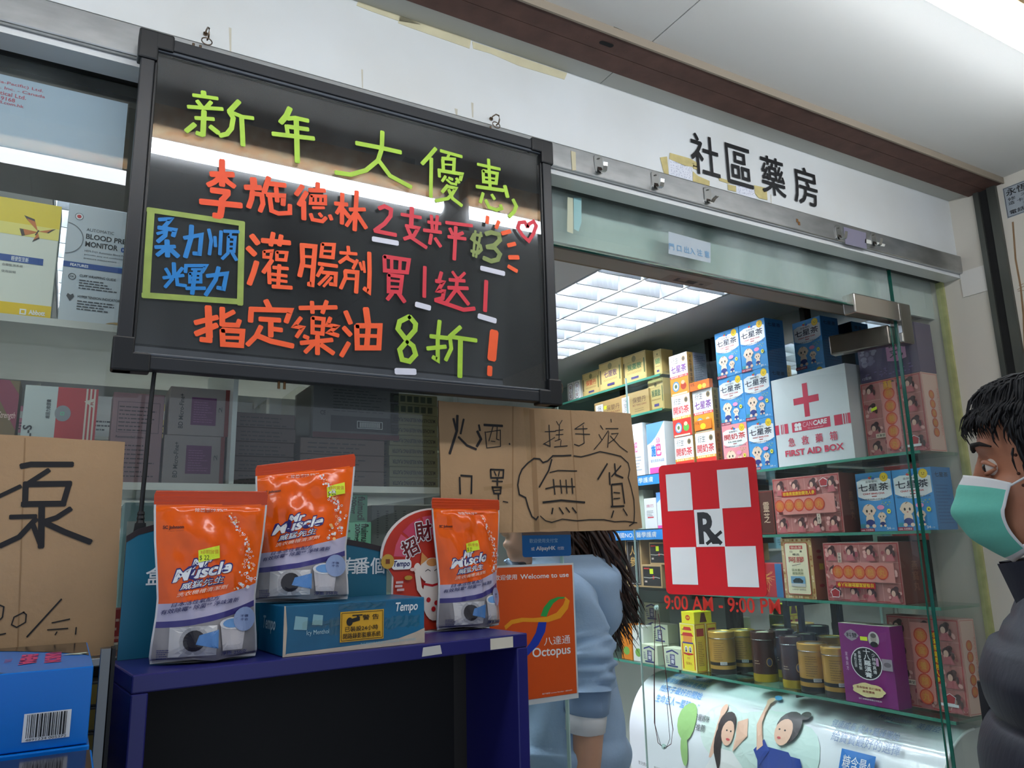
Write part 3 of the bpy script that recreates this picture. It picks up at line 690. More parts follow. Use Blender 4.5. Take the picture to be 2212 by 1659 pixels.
st('character', 7, 'bl', (28,795,210,815,300,800,415), (26,845,270,850,350), (28,895,225,885,415), (28,920,225,1040,230), (20,975,240,970,265), (24,955,270,1010,275,1000,390,950,385,955,270), (16,955,310,1000,312), (16,955,350,1000,350), (26,955,400,905,450), (28,985,400,1020,460))
st('character', 7, 'bl', (32,510,485,515,600), (28,445,530,475,580), (28,580,525,535,580), (28,425,605,590,585), (28,500,610,440,680), (28,535,610,540,660,610,670), (28,605,560,610,505,775,505,740,560), (24,640,570,730,570,730,640,640,640,640,570), (18,645,605,730,605), (20,655,535,740,535), (30,612,690,765,690), (34,685,540,660,735))
st('character', 7, 'bl', (34,875,520,850,620,770,745), (34,780,590,940,570,915,695,865,685))
st('character', 7, 'or', (48,1145,260,1195,325), (48,1115,360,1170,415), (44,1185,475,1160,560,1125,655), (44,1230,300,1455,320), (38,1320,240,1300,340), (38,1385,260,1370,340), (26,1245,390,1310,385,1300,440,1245,435,1245,390), (28,1350,395,1430,400,1420,460,1350,455,1350,395), (36,1310,460,1240,560), (32,1285,510,1290,650), (30,1320,520,1440,530), (32,1370,500,1360,660), (28,1310,575,1430,590), (26,1310,620,1430,635), (34,1315,675,1470,685))
st('character', 7, 'or', (40,1555,330,1560,480,1535,590), (40,1560,340,1660,350,1635,660,1605,655), (24,1570,430,1640,435), (28,1565,505,1635,515), (30,1720,330,1815,335,1805,440,1710,430,1720,330), (20,1720,385,1805,390), (32,1690,490,1840,510), (30,1720,520,1680,590), (32,1720,560,1830,570,1825,660,1780,655), (26,1770,580,1690,660), (22,1795,600,1730,675))
st('character', 8, 'or', (30,120,350,125,400), (28,55,400,190,410), (30,120,430,50,480), (30,100,440,180,480), (26,195,460,160,530), (24,215,480,235,540), (32,95,550,100,600,60,690), (36,95,550,195,560,185,725), (22,100,610,185,615), (22,245,470,255,560), (36,292,400,295,560,290,720,250,690))
st('character', 8, 'cr', (34,415,430,615,460,600,560,420,545,415,430), (28,475,450,475,540), (28,545,450,540,550), (32,450,580,560,595,545,720,450,715,450,580), (20,450,625,550,635), (20,450,675,550,680), (34,480,730,440,780), (36,530,730,580,800))
st('numeral', 8, 'cr', (32,745,515,740,760))
st('character', 8, 'cr', (32,880,560,860,630), (34,835,630,895,640,850,710,900,715,890,770,830,785), (36,830,785,960,830,1060,865,1150,855), (26,970,555,1000,600), (26,1070,565,1030,605), (30,945,620,1070,630), (32,935,685,1095,690), (32,1010,600,1000,700,910,820), (34,1015,710,1100,820))
st('numeral', 8, 'cr', (36,1245,630,1235,875))
st('character', 7, 'or', (54,790,840,800,1090), (44,730,1105,815,1115), (44,685,970,865,925), (48,690,1060,860,990), (44,905,850,905,990), (40,905,930,1000,880), (40,905,985,1030,990,1045,950), (44,905,1030,1070,1040,1060,1155,910,1145,905,1030), (30,910,1090,1060,1095))
st('character', 7, 'or', (46,1260,790,1290,850), (44,1135,960,1140,870), (44,1130,860,1460,870,1425,965), (42,1210,940,1375,950), (44,1300,950,1300,1080), (40,1310,1020,1390,1030), (40,1220,1000,1180,1080,1110,1150), (46,1190,1075,1300,1120,1480,1160))
st('character', 7, 'or', (38,1535,850,1835,845), (36,1635,800,1640,890), (36,1755,795,1720,890), (34,1545,930,1490,1000,1560,1010,1510,1085), (34,1570,1080,1605,1095), (34,1640,930,1730,940,1720,1060,1640,1050,1640,930), (24,1640,995,1725,1000), (34,1785,930,1760,990,1840,1000,1770,1050,1850,1075), (38,1545,1135,1800,1110), (40,1680,1080,1680,1225), (36,1650,1140,1580,1210), (40,1710,1150,1810,1220))
st('character', 8, 'or', (42,100,880,140,975), (42,85,1010,140,1070), (40,125,1135,65,1240), (54,265,855,285,1000), (44,190,995,380,995,370,1175,195,1175,190,995), (46,285,1000,270,1180), (32,195,1075,375,1080))
st('numeral', 8, 'gr', (42,620,920,540,960,525,1020,595,1110,665,1030,670,980,620,920), (42,600,1120,540,1190,560,1270,620,1285,670,1230,650,1160,600,1120))
st('character', 8, 'gr', (36,865,955,850,1100,850,1275,810,1250), (36,790,1080,930,1095), (36,765,1180,915,1165), (36,1035,1005,945,1085), (34,950,1090,960,1180,915,1275), (36,960,1085,1165,1115), (44,1035,1100,1030,1410))
st('exclamation', 8, 'or', (80,1310,1045,1290,1265), (46,1275,1330,1272,1395))
SY = BF+.0063
cur = None; pr = None
def flush():
    global pr
    if pr is not None: pr.build('painted_'+cur[0], t_bd)
for k, (word, z, c, w, pts) in enumerate(S):
    key = (word, z, c, k if False else 0)
    if cur != key or pr is None:
        flush(); cur = key
        pr = Pr((-t_bd.location.x, .0063, -t_bd.location.z), e0=.0002, step=.000012)
    ox, oy, sc = ZM[z]
    P = [onY(ox+x/sc, oy+y/sc, SY) for x, y in pts]
    q = [(p.x, p.z) for p in P]
    # smooth bends of longer strokes
    if len(q) > 2:
        s2 = [q[0]]
        for i in range(1, len(q)-1):
            a = Vector(q[i-1]); b = Vector(q[i]); d = Vector(q[i+1])
            s2 += [tuple(b.lerp(a, .22)), tuple((b*2+a.lerp(d, .5)*.0+b*0)/2), tuple(b.lerp(d, .22))]
        s2.append(q[-1]); q = s2
    dep = ((P[0]-CAM).dot(_f)); pr.stroke(q, w/sc*dep/F_, INKC[c], th=.0004)
flush()
# eyelets, rings and S hooks that carry the board
BR = M((120, 104, 88), rough=.3, metal=1.0, name='ring_steel')
for (rx, ry, hx, hy) in ((446, 92, 447, 72), (1070, 272, 1071, 258)):
    p = onY(rx, ry, -.030); q = onY(hx, hy, -.022)
    MB().tube([(p.x-t_bd.location.x+.0085*math.cos(a), .018+.003*math.sin(a*1), p.z-BZ0+.0085*math.sin(a)) for a in [2*PI*i/18 for i in range(18)]], .0011, BR, 6, True).build('hanging_ring', t_bd)
    hk = thing('steel_hook', 'small steel wall hook carrying the board ring '+('above the yellow-green heading' if rx < 700 else 'beside the steel rail patch'), 'hook', (q.x, 0, q.z), 0, 'hooks that carry the board')
    MB().tube([(0, .003, .012), (0, -.010, .014), (.001, -.022, .012), (.002, -.032, .004), (.002, -.034, -.006), (.002, -.030, -.013), (.001, -.022, -.013)], .0015, BR, 8).build('hook_wire', hk)
    MB().cyl((0, 0, .012), (0, -.003, .013), .004, BR, n=12).build('hook_base', hk)
for x, y in ((418, 89), (433, 93), (1058, 270)):
    p = onY(x, y, -.035); MB().cyl((p.x-t_bd.location.x, .014, bh-.006), (p.x-t_bd.location.x, .014, bh+.008), .0022, BR, n=8).build('screw_pin', t_bd)
for x, y in ((601, 829), (613, 831)):
    p = onY(x, y, -.035); MB().cyl((p.x-t_bd.location.x, .012, -.008), (p.x-t_bd.location.x, .012, .006), .0022, M((120, 90, 60), rough=.4, metal=.8, name='brass_pin'), n=8).build('screw_pin', t_bd)
p = onY(1216, 836, BF); MB().tube([(p.x-t_bd.location.x+.006*math.cos(a), .010, p.z-BZ0+.012*math.sin(a)) for a in [2*PI*i/14 for i in range(14)]], .0012, BR, 6, True).build('side_ring', t_bd)
# power lead
KM = M((14, 14, 15), rough=.45, name='cable_rubber')
pts = [onY(x, y, -.030) for x, y in ((334, 800), (331, 825), (325, 880), (319, 950), (313, 1020), (308, 1070), (305, 1105))]
t = thing('power_lead', 'black power lead with plug hanging below the writing board', 'cable', pts[-1])
MB().tube([p-pts[-1] for p in pts], .0034, KM, 8).build('lead', t)
MB().lathe([(.0045, 0), (.0052, -.004), (.0045, -.006), (.0055, -.010), (.0048, -.013), (.006, -.017)], KM, 12).build('strain_relief', t)
MB().hexa([(-.010, -.007, -.046), (.010, -.007, -.046), (.010, .007, -.046), (-.010, .007, -.046), (-.007, -.006, -.017), (.007, -.006, -.017), (.007, .006, -.017), (-.007, .006, -.017)], KM).build('plug', t)

# ================================================================ cardboard notices
def cardboard(name, label, quad, Y, strokes, sc, org, folds=(), fray=0.0, seed=2):
    P = [onY(x, y, Y) for x, y in quad]
    base = P[-1]
    t = thing(name, label, 'sign', (base.x, Y, min(p.z for p in P)))
    L = [p-t.location for p in P]
    rnd = random.Random(seed); edge = []
    for i in range(len(L)):
        a = L[i]; b = L[(i+1) % len(L)]; n = max(2, int((b-a).length/.02))
        for k in range(n): q = a.lerp(b, k/n); edge.append((q.x+rnd.uniform(-fray, fray), q.z+rnd.uniform(-fray, fray)))
    plate(edge[::-1], 0, .004, CARDB, CARDE).build('board', t)
    pr = Pr((-t.location.x, 0, -t.location.z), e0=.0003, step=.000015)
    for f0, f1, w in folds:
        a = onY(*f0, Y); b = onY(*f1, Y); pr.stroke([(a.x, a.z), (b.x, b.z)], w, M((154, 121, 86), rough=.9, name='fold_crease'), cap=False)
    pr.build('fold_crease', t)
    pr = Pr((-t.location.x, 0, -t.location.z), e0=.0008, step=.000012); pr2 = Pr((-t.location.x, 0, -t.location.z), e0=.0008, step=.000012)
    for r_ in strokes:
        scc, og = (sc, org) if not isinstance(r_[0], tuple) else r_[0]
        rr = r_ if not isinstance(r_[0], tuple) else r_[1:]
        P2 = [onY(og[0]+rr[i]/scc, og[1]+rr[i+1]/scc, Y) for i in range(1, len(rr), 2)]
        dep = (P2[0]-CAM).dot(_f); (pr2 if og[1] > 1100 else pr).stroke([(p.x, p.z) for p in P2], rr[0]/scc*dep/F_, INK)
    pr.build('handwriting', t)
    if pr2.v: pr2.build('price_writing', t)
    return t
SR = [(26,300,255,295,400,225,620), (22,262,285,290,400), (20,360,290,330,430), (22,310,460,390,540,480,578), (20,505,345,515,400), (26,490,405,525,480,485,550), (24,555,345,730,355), (10,565,410,580,565), (8,580,565,710,550), (9,640,360,600,500), (9,680,360,675,480,700,490), (9,575,415,710,395,712,550), (8,620,500,660,505), (16,795,522,800,532),
  (10,1175,345,1185,550,1125,525), (9,1135,410,1240,405), (8,1120,530,1230,465), (8,1245,310,1265,345), (8,1300,300,1270,350), (8,1235,400,1310,390), (8,1240,440,1310,435), (8,1275,350,1270,490), (8,1230,500,1285,480), (8,1290,490,1285,550), (9,1225,555,1350,545),
  (9,1510,325,1420,385), (9,1420,385,1540,380), (9,1425,430,1565,435), (9,1500,350,1510,520,1460,545,1415,530), (9,1665,350,1690,390), (9,1650,435,1680,490), (9,1740,400,1680,490,1605,580), (9,1765,290,1770,320), (9,1715,380,1835,380), (9,1745,410,1735,560), (9,1770,430,1835,425,1800,480,1745,520), (9,1760,450,1850,550,1925,605),
  (18,320,845,325,1005), (18,330,828,435,835,432,1000), (16,615,770,740,775,735,850,620,850,615,770), (12,650,790,670,830), (12,700,790,690,835), (12,630,880,730,885), (18,680,855,680,925), (16,630,935,650,1000,710,1000,715,940,635,940), (10,650,970,710,965), (16,690,1000,690,1060), (10,735,1075,780,1085),
  (14,1385,635,1300,640,1210,640,1160,690,1115,705,1085,670,1030,665,970,710,915,770,890,830,875,920,890,1010,950,1040,975,1130,1010,1220,1050,1250,1070,1220), (11,1410,640,1480,650,1560,630,1660,600,1760,620,1860,645,1930,710,1945,770,1930,850,1955,930,1985,1060,1990,1180,1985,1280,1940,1310), (10,1090,1215,1140,1260,1200,1275,1300,1245,1440,1260,1560,1250,1700,1250,1800,1270,1900,1265,2015,1280),
  (16,1200,675,1170,780,1080,940), (10,1180,800,1260,780,1440,785), (14,1215,865,1230,1010), (12,1280,870,1295,1000), (12,1335,870,1345,1000), (14,1390,855,1400,1000), (12,1140,955,1240,930,1420,935), (18,1115,1085,1290,1065,1515,1085), (16,1210,1140,1200,1195), (14,1270,1135,1310,1195), (14,1335,1135,1370,1180), (14,1395,1135,1435,1185),
  (16,1730,715,1640,865), (16,1750,800,1755,915), (16,1800,715,1810,820,1880,850), (14,1860,735,1770,840), (16,1770,920,1780,1125), (16,1770,915,1870,905,1895,1095), (10,1790,990,1850,995), (10,1790,1050,1850,1045), (16,1765,1125,1890,1120), (14,1790,1165,1770,1230), (12,1880,1145,1920,1210)]
t_cr = cardboard('cardboard_notice', 'creased brown cardboard notice about sanitizer and masks being out of stock', [(947, 866), (1150, 881), (1362, 893), (1370, 960), (1387, 1140), (1375, 1144), (1090, 1151), (955, 1152)], .020, SR, 4.424, (920, 840),
    folds=[((1148, 884), (1160, 1148), .012), ((1232, 886), (1249, 1146), .003), ((1108, 878), (1107, 1149), .003)], fray=.0006)
for q in ([(1130, 880), (1142, 882), (1152, 1010), (1140, 1010)], [(1168, 905), (1178, 906), (1178, 935), (1168, 932)], [(1044, 1052), (1108, 1044), (1106, 1054), (1046, 1060)], [(1150, 1122), (1200, 1118), (1202, 1140), (1152, 1146)]):
    v = [onY(x, y, .0185)-t_cr.location for x, y in q]; MB().add(v, [(3,2,1,0)], WRAP).build('clear_tape', t_cr)
Z3 = (3.607, (0, 780)); Z4 = (3.614, (0, 1200))
SL = [(Z3,44,165,820,240,805,565,805), (Z3,38,380,850,210,960), (Z3,46,190,960,550,955), (Z3,40,200,980,195,1130), (Z3,40,540,950,490,1120), (Z3,46,175,1115,505,1110), (Z3,44,325,1130,320,1450), (Z3,36,80,1215,280,1210), (Z3,40,280,1230,150,1370,0,1440), (Z3,36,255,1270,320,1440), (Z3,40,345,1250,440,1220,550,1150), (Z3,44,350,1260,500,1330,705,1410), (Z3,32,-40,1070,160,975),
  (Z4,10,-30,375,30,400,20,480,-30,530), (Z4,10,-40,625,45,608), (Z4,9,190,440,110,480,90,540,130,560,200,520,205,460,180,440), (Z4,12,480,340,210,635), (Z4,9,405,525,545,495), (Z4,9,370,580,530,568), (Z4,9,445,595,430,620), (Z4,9,595,560,590,615)]
SL = [((r_[0][0], r_[0][1]),)+r_[1:] for r_ in SL]
t_cl = cardboard('cardboard_notice', 'plain brown cardboard notice with a brushed pump character and price', [(-150, 930), (0, 938), (270, 955), (262, 1100), (245, 1412), (-150, 1450)], -.012, SL, 1, (0, 0), folds=[((54, 946), (38, 1408), .002)], fray=.0004, seed=9)
# ================================================================ display stand in front of the showcase
SRZ = math.radians(6.0); SO = Vector((.083, -.217, 0)); SU = Vector((math.cos(SRZ), math.sin(SRZ), 0)); SN = Vector((-math.sin(SRZ), math.cos(SRZ), 0)); SZ = 1.355
def sloc(x, y, z=SZ): p = SO+SU*x+SN*y; return Vector((p.x, p.y, z))
SW = .600; SD = .168
t_sd = thing('display_stand', 'navy display stand with black hollow front and teal header card', 'stand', SO, SRZ)
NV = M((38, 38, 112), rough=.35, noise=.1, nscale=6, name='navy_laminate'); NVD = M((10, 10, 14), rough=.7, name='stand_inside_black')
MB().bbox(0, SW, 0, SD, SZ-.022, SZ, NV, .002).build('top_panel', t_sd)
MB().bbox(0, .02, .0, SD, 0, SZ-.0222, NV, .002).build('side_panel', t_sd); MB().bbox(SW-.022, SW, 0, SD, 0, SZ-.0222, NV, .002).build('side_panel', t_sd)
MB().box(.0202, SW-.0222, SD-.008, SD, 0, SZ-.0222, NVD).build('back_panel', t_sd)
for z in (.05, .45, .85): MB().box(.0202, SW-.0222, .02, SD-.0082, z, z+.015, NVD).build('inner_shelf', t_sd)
WEAR = M((206, 204, 198), rough=.7, name='chipped_edge')
pr = Pr((0, 0, 0), e0=.0006)
pr.rect(SW-.075, SZ-.020, SW-.030, SZ-.003, M((222, 214, 196), rough=.7, name='paper_label')); pr.build('edge_label', t_sd); pr = Pr((0, 0, 0), e0=.0006); pr.poly([(SW-.20, SZ-.018), (SW-.165, SZ-.017), (SW-.168, SZ-.004), (SW-.198, SZ-.005)], WEAR)
pr.build('worn_edge', t_sd)
# header card, arched
hy = SD-.012
def hpx(x, y): p = onP(x, y, sloc(0, hy), SN); return ((p-SO).dot(SU), p.z)
TEAL = M((24, 104, 132), rough=.4, noise=.08, nscale=4, name='teal_card'); TEALD = M((40, 30, 34), rough=.5, name='header_rim')
hp = [hpx(x, y) for x, y in ((274, 1158), (300, 1142), (345, 1130), (420, 1118), (500, 1112), (580, 1114), (650, 1128), (700, 1150), (740, 1163), (790, 1172), (830, 1182), (860, 1200))]
hpoly = [(hp[0][0], SZ+.0005)]+[(.418, SZ+.0005)]+[(.418, hp[-1][1])]+hp[::-1]
mb = plate(hpoly, hy, hy+.004, TEAL, TEALD); mb.build('header_card', t_sd)
pr = Pr((0, hy, 0), e0=.0005)
for i in range(len(hp)-1):
    (xa, za), (xb, zb_) = hp[i], hp[i+1]; pr.poly([(xa, za-.009), (xb, zb_-.009), (xb, zb_), (xa, za)], TEALD)
pr.build('header_rim', t_sd)
def htext(s, x0, y0, x1, y1, **k):
    a = hpx(x0, y1); b = hpx(x1, y0); pr = Pr((0, hy, 0), e0=.0005); pr.text(s, a[0], a[1], b[0], b[1], WHITE, **k); pr.build('header_character', t_sd)
htext('盒', 314, 1224, 358, 1264, bold=.02); htext('有', 742, 1204, 772, 1240, bold=.02); htext('番', 764, 1204, 798, 1240, bold=.02); htext('個', 800, 1204, 830, 1240, bold=.02)
htext('C', 578, 1190, 600, 1212, bold=.0); htext('S', 566, 1228, 584, 1252, bold=.0)

# ---- foil refill pouches
ORG = M((250, 106, 10), rough=.16, noise=.12, nscale=5, bump=.5, bscale=26, noise_col=(226, 78, 8), name='orange_foil'); ORD = M((196, 62, 14), rough=.28, name='orange_seal')
GRY = M((150, 146, 148), rough=.2, noise=.15, nscale=6, bump=.45, bscale=26, name='grey_foil'); LIL = M((184, 178, 202), rough=.3, bump=.2, bscale=22, name='lilac_band'); PUR = M((58, 52, 120), rough=.3, name='violet_band'); SILV = M((214, 212, 212), rough=.25, metal=.3, name='silver_foil')
def pouch(loc, rz, label, roll=0.0, lean=0.0, seed=1, W=.151, Hh=.228, price=(.34, .60), skew=0.0):
    t = thing('refill_pouch', label, 'pouch', loc, rz, 'foil refill pouches on the stand')
    t.rotation_euler = (lean, roll, rz)
    rnd = random.Random(seed); ph = [rnd.uniform(0, 6) for _ in range(6)]
    def half(v):   # half width by height
        ks = [(0, .44), (.04, .452), (.12, .445), (.26, .425), (.36, .42), (.5, .44), (.7, .475), (.88, .495), (.975, .50), (1, .485)]
        for (a, x), (b, y) in zip(ks, ks[1:]):
            if v <= b: return W*(x+(y-x)*(v-a)/(b-a))
        return W*.485
    def depth(u, v):
        d = .030*math.sin(PI*min(1, v*.98+.16)**.9)**.8 if v < .9 else 0.0
        d = .034*max(0.0, (1-v/.9))**.55*(1-.25*max(0, 1-v/.08)) if v < .9 else 0.0
        return d*max(0.0, 1-abs(2*u-1)**2.2)
    def wr(u, v):
        k = max(0, 1-abs(2*u-1)**3)*(1 if v < .88 else .0)
        return k*(.0022*math.sin(9*u+13*v+ph[0])+.0016*math.sin(21*u-9*v+ph[1])+.0014*math.sin(5*u+31*v+ph[2])*v+.0008*math.sin(37*u+17*v+ph[3]))
    def surf(u, v, e=0.0):
        x = (2*u-1)*half(v); y = -(depth(u, v)+wr(u, v))-.0008-e
        z = v*Hh + (.004*abs(math.sin(PI*u*1.5+.4)) if v < .02 else 0) + .004*(1-(2*u-1)**2)*(-1 if v < .03 else 0)*0
        if v > .9: y += .0007*math.sin(v*Hh*2*PI/.0036)   # crimped seal
        return (x, y, max(z+skew*x*v*v, 0))
    def band(u): return .355+.10*(u-.5)+.12*(u-.5)**2
    def mf(u, v):
        if v > .915: return ORD
        if u < .012 or u > .988: return SILV
        b = band(u)
        if v > b: return ORG
        if v > b-.10: return LIL
        if v > b-.135: return PUR
        return GRY
    def vrow(u, s):     # rows bent so that the colour bands end cleanly
        b = band(u); ks = [(0, 0), (24/110, b-.135), (28/110, b-.10), (39/110, b), (1, 1)]
        for (s0, v0), (s1, v1) in zip(ks, ks[1:]):
            if s <= s1+1e-9: return v0+(v1-v0)*(s-s0)/(s1-s0)
        return 1.0
    MB().grid(lambda u, s: surf(u, vrow(u, s)), 56, 110, ORG, True, lambda u, s: mf(u, vrow(u, s))).build('front_sheet', t)
    MB().grid(lambda u, v: ((1-2*u)*half(v), depth(1-u, v)*.3+.0008, v*Hh+skew*(1-2*u)*half(v)*v*v), 24, 30, SILV, True).build('back_sheet', t)
    MB().grid(lambda u, v: ((2*u-1)*half(0), -(depth(u, 0)+.0008)+v*(depth(u, 0)*1.3+.0016), .0005), 16, 4, SILV).build('bottom_gusset', t)
    def wp(x, z, e):
        v = z/Hh; u = .5+x/(2*half(v)); s_ = surf(min(max(u, 0), 1), v); return Vector((x, s_[1]-.0005-e, z+skew*x*v*v))
    pr = Pr((0, 0, 0), e0=.0003, step=.00006, warp=wp)
    h = Hh
    pr.text('除菌率99.9%**', -.022, .868*h, .020, .892*h, M((240, 226, 214), rough=.4, name='pale_print'))
    pr.text('SC Johnson', -.062, .762*h, -.036, .788*h, M((70, 26, 24), rough=.4, name='maroon_print'), .03); pr.text('A Family Company', -.056, .752*h, -.036, .757*h, M((70, 26, 24), rough=.4, name='maroon_print'))
    pr.build('caption_print', t); pr = Pr((0, 0, 0), e0=.0003, step=.00006, warp=wp)
    for i in range(95):
        f = rnd.random(); vv = .40+.47*f; x = .034+.018*math.sin(3.4*f+.4)+rnd.gauss(0, .0045*(1.4-f)); r_ = rnd.uniform(.0007, .0021)*(1.25-.5*f)
        m_ = WHITE if rnd.random() < .7 else M((250, 190, 120), rough=.3, name='peach_bubble')
        if rnd.random() < .5: pr.ell(x, vv*h, r_, r_, m_, 8)
        else: pr.ring(x, vv*h, r_, r_*.35, m_, 10)
    def slant(s, x0, z0, x1, z1, m, bold, rise=.16):
        if bold and any(ord(c) > 0x2E7F for c in s):
            k = bold*.6*(z1-z0)
            for dx, dz in ((-k, -k), (k, -k), (-k, k), (k, k)): slant(s, x0+dx, z0+dz, x1+dx, z1+dz, m, 0.0, rise)
            return
        vs, fs, a0, b0, a1, b1 = text_geo(s, bold, .25, 4); out = []
        for (x, y) in vs:
            p = (x-a0)/(a1-a0); q = (y-b0)/(b1-b0); X = x0+p*(x1-x0); out.append(pr.P(X, z0+q*(z1-z0)+(X-x0)*rise))
        pr.add(out, fs, m); pr.nx()
    pr.build('bubble_print', t); pr = Pr((0, 0, 0), e0=.0003, step=.00006, warp=wp)
    NVP = M((40, 36, 110), rough=.35, name='logo_navy')
    for m_, bo in ((NVP, .075), (WHITE, .035)):
        g = .0016 if m_ is NVP else 0
        slant('Mr', -.024-g, .525*h-g, .002+g, .580*h+g, m_, bo); slant('Muscle', -.046-g, .450*h-g, .028+g, .522*h+g, m_, bo)
    for m_, bo in ((NVP, .07), (WHITE, .025)):
        g = .0012 if m_ is NVP else 0
        slant('威猛先生', -.036-g, .408*h-g, .018+g, .446*h+g, m_, bo, .14)
    slant('洗衣機槽清潔劑', -.040, .368*h, .024, .392*h, M((248, 214, 190), rough=.35, name='peach_print'), .01, .14)
    slant('日本活性氧配方', -.046, .312*h, .014, .336*h, NAVY, .012, .12); slant('有效除霉* 除菌** 淨味清新', -.058, .272*h, .040, .298*h, NAVY, .012, .13)
    pr.build('brand_print', t); pr = Pr((0, 0, 0), e0=.0012, step=.0004, warp=wp)
    pr.rect(-.046, .035*h, .012, .20*h, M((200, 198, 198), rough=.3, name='machine_white')); pr.ell(-.016, .12*h, .018, .018, M((168, 166, 168), rough=.3, name='machine_ring'), 20); pr.ell(-.016, .12*h, .0135, .0135, M((44, 40, 44), rough=.3, name='machine_hole'), 18)
    pr.poly([(-.014, .10*h), (-.010, .15*h), (.014, .175*h), (.014, .07*h)], M((84, 132, 190), rough=.3, name='water_blue'))
    pr.poly([(.020, .055*h), (.046, .055*h), (.050, .20*h), (.016, .20*h)], M((190, 186, 190), rough=.3, name='cup_grey')); pr.ell(.033, .205*h, .018, .008, M((224, 222, 224), rough=.3, name='cup_rim'), 18); pr.ell(.033, .206*h, .014, .006, M((110, 160, 214), rough=.3, name='powder_blue'), 16)
    pr.ell(.048, .225*h, .015, .016, M((140, 158, 196), rough=.3, name='blue_badge'), 18); pr.text('不傷', .042, .235*h, .053, .250*h, NAVY); pr.text('不含', .042, .215*h, .053, .230*h, NAVY)
    pr.text('淨重 250克', .018, .030*h, .052, .052*h, NAVY, .01); pr.lines(-.060, .03*h, -.044, .085*h, 5, NAVY, .4, seed)
    pr.build('picture_print', t)
    px, pz = price
    pq = Pr((0, 0, 0), e0=.0014, warp=wp); a = px*W-W*.5; b = pz*h
    pq.poly([(a, b), (a+.027, b+.005), (a+.026, b+.022), (a-.001, b+.016)], LIME); pq.text('精明實價', a+.002, b+.0105, a+.025, b+.0165, M((200, 120, 30), rough=.6, name='price_orange')); pq.text('$ 22', a+.001, b+.002, a+.013, b+.009, BLACK)
    pq.build('price_sticker', t)
    return t
p = onZ(432, 1437, SZ)
pouch(Vector((p.x+.010, p.y+.036, SZ+.0016)), math.radians(-4), 'orange and grey foil pouch standing directly on the stand beside the power lead', 0.0, -.04, 3, price=(.40, .565))
# tissue box
pa = onZ(610, 1421, SZ); pb = onZ(917, 1389, SZ)
TBX = (pa-SO).dot(SU); TBY = (pa-SO).dot(SN); TW = (pb-pa).length; 
TD = .112
zt = onP(606, 1311, pa, SN).z; TH = zt-SZ
trz = math.atan2((pb-pa).y, (pb-pa).x)
t = thing('tissue_box', 'worn teal tissue box with taped yellow CCTV warning under a pouch', 'box', Vector((pa.x, pa.y, SZ+.0006)), trz)
TB = M((20, 110, 150), rough=.35, noise=.18, nscale=7, noise_col=(12, 78, 112), name='tissue_box_card')
MB().bbox(0, TW, 0, TD, 0, TH, TB, .0015).build('carton', t)
pr = Pr((0, 0, 0))
PAPR = M((206, 190, 170), rough=.8, noise=.2, nscale=30, name='torn_card')
pr.poly([(0, 0), (TW*.5, 0), (TW, 0), (TW, .022), (TW*.93, .017), (TW*.8, .010), (TW*.62, .0075), (TW*.4, .006), (.006, .004)], PAPR); pr.poly([(0, 0), (.004, 0), (.005, TH*.55), (.002, TH), (0, TH)], PAPR)
for (fx, fy, s_) in ((.11, .64, .010), (.22, .68, .008)): pr.poly([(TW*fx-s_, TH*fy-s_*.8), (TW*fx+s_*.9, TH*fy-s_), (TW*fx+s_, TH*fy+s_*.7), (TW*fx-s_*.8, TH*fy+s_)], M((132, 176, 186), rough=.3, name='ice_cube_print'))
pr.text('Tempo', TW*.775, TH*.67, TW*.945, TH*.92, WHITE, .02, .2, res=5); pr.text('Icy Menthol', TW*.15, TH*.36, TW*.30, TH*.48, M((176, 206, 214), rough=.4, name='pale_teal_print'))
pr.text('THE PERFECT BLEND OF STRENGTH AND SOFTNESS', TW*.52, TH*.075, TW*.93, TH*.125, M((150, 190, 200), rough=.5, name='slogan_print'))
pr.build('printed_front', t)
ps = Pr((0, TD, 0), U=(0, -1, 0), V=(0, 0, 1)); ps.text('Tempo', TD*.2, TH*.4, TD*.7, TH*.75, M((170, 196, 204), rough=.5, name='side_logo'), .02, .2); ps.build('printed_side', t)
wn = thing('warning_sticker', 'yellow CCTV warning label taped to the tissue box', 'sticker', t.location+SU*0+Vector((math.cos(trz)*TW*.375, math.sin(trz)*TW*.375, TH*.18))+Vector((math.sin(trz), -math.cos(trz), 0))*.0012, trz)
ww, wh = TW*.31, TH*.62
MB().box(0, ww, 0, .0008, 0, wh, M((226, 170, 34), rough=.45, noise=.12, nscale=12, name='warning_yellow')).build('label', wn)
pr = Pr((0, 0, 0), e0=.0003)
pr.frame(.0015, .0015, ww-.0015, wh-.0015, .0007, BLACK); pr.poly([(.012, wh*.60), (.030, wh*.68), (.030, wh*.82), (.014, wh*.74)], BLACK); pr.rect(.018, wh*.84, .034, wh*.88, BLACK); pr.rect(.025, wh*.80, .028, wh*.86, BLACK); pr.ell(.014, wh*.66, .005, .006, BLACK, 12)
pr.text('警 告', ww*.50, wh*.68, ww*.88, wh*.86, BLACK, .02); pr.text('已裝設24小時', ww*.10, wh*.33, ww*.86, wh*.50, BLACK, .015); pr.text('閉路錄影監察系統', ww*.06, wh*.10, ww*.92, wh*.28, BLACK, .015)
pr.build('printed_face', wn)
TP2 = M((150, 140, 110), rough=.15, noise=.3, nscale=40, bump=.5, bscale=60, name='crumpled_tape', trans=.7)
pr = Pr((0, 0, 0), e0=.0022); pr.warp = None
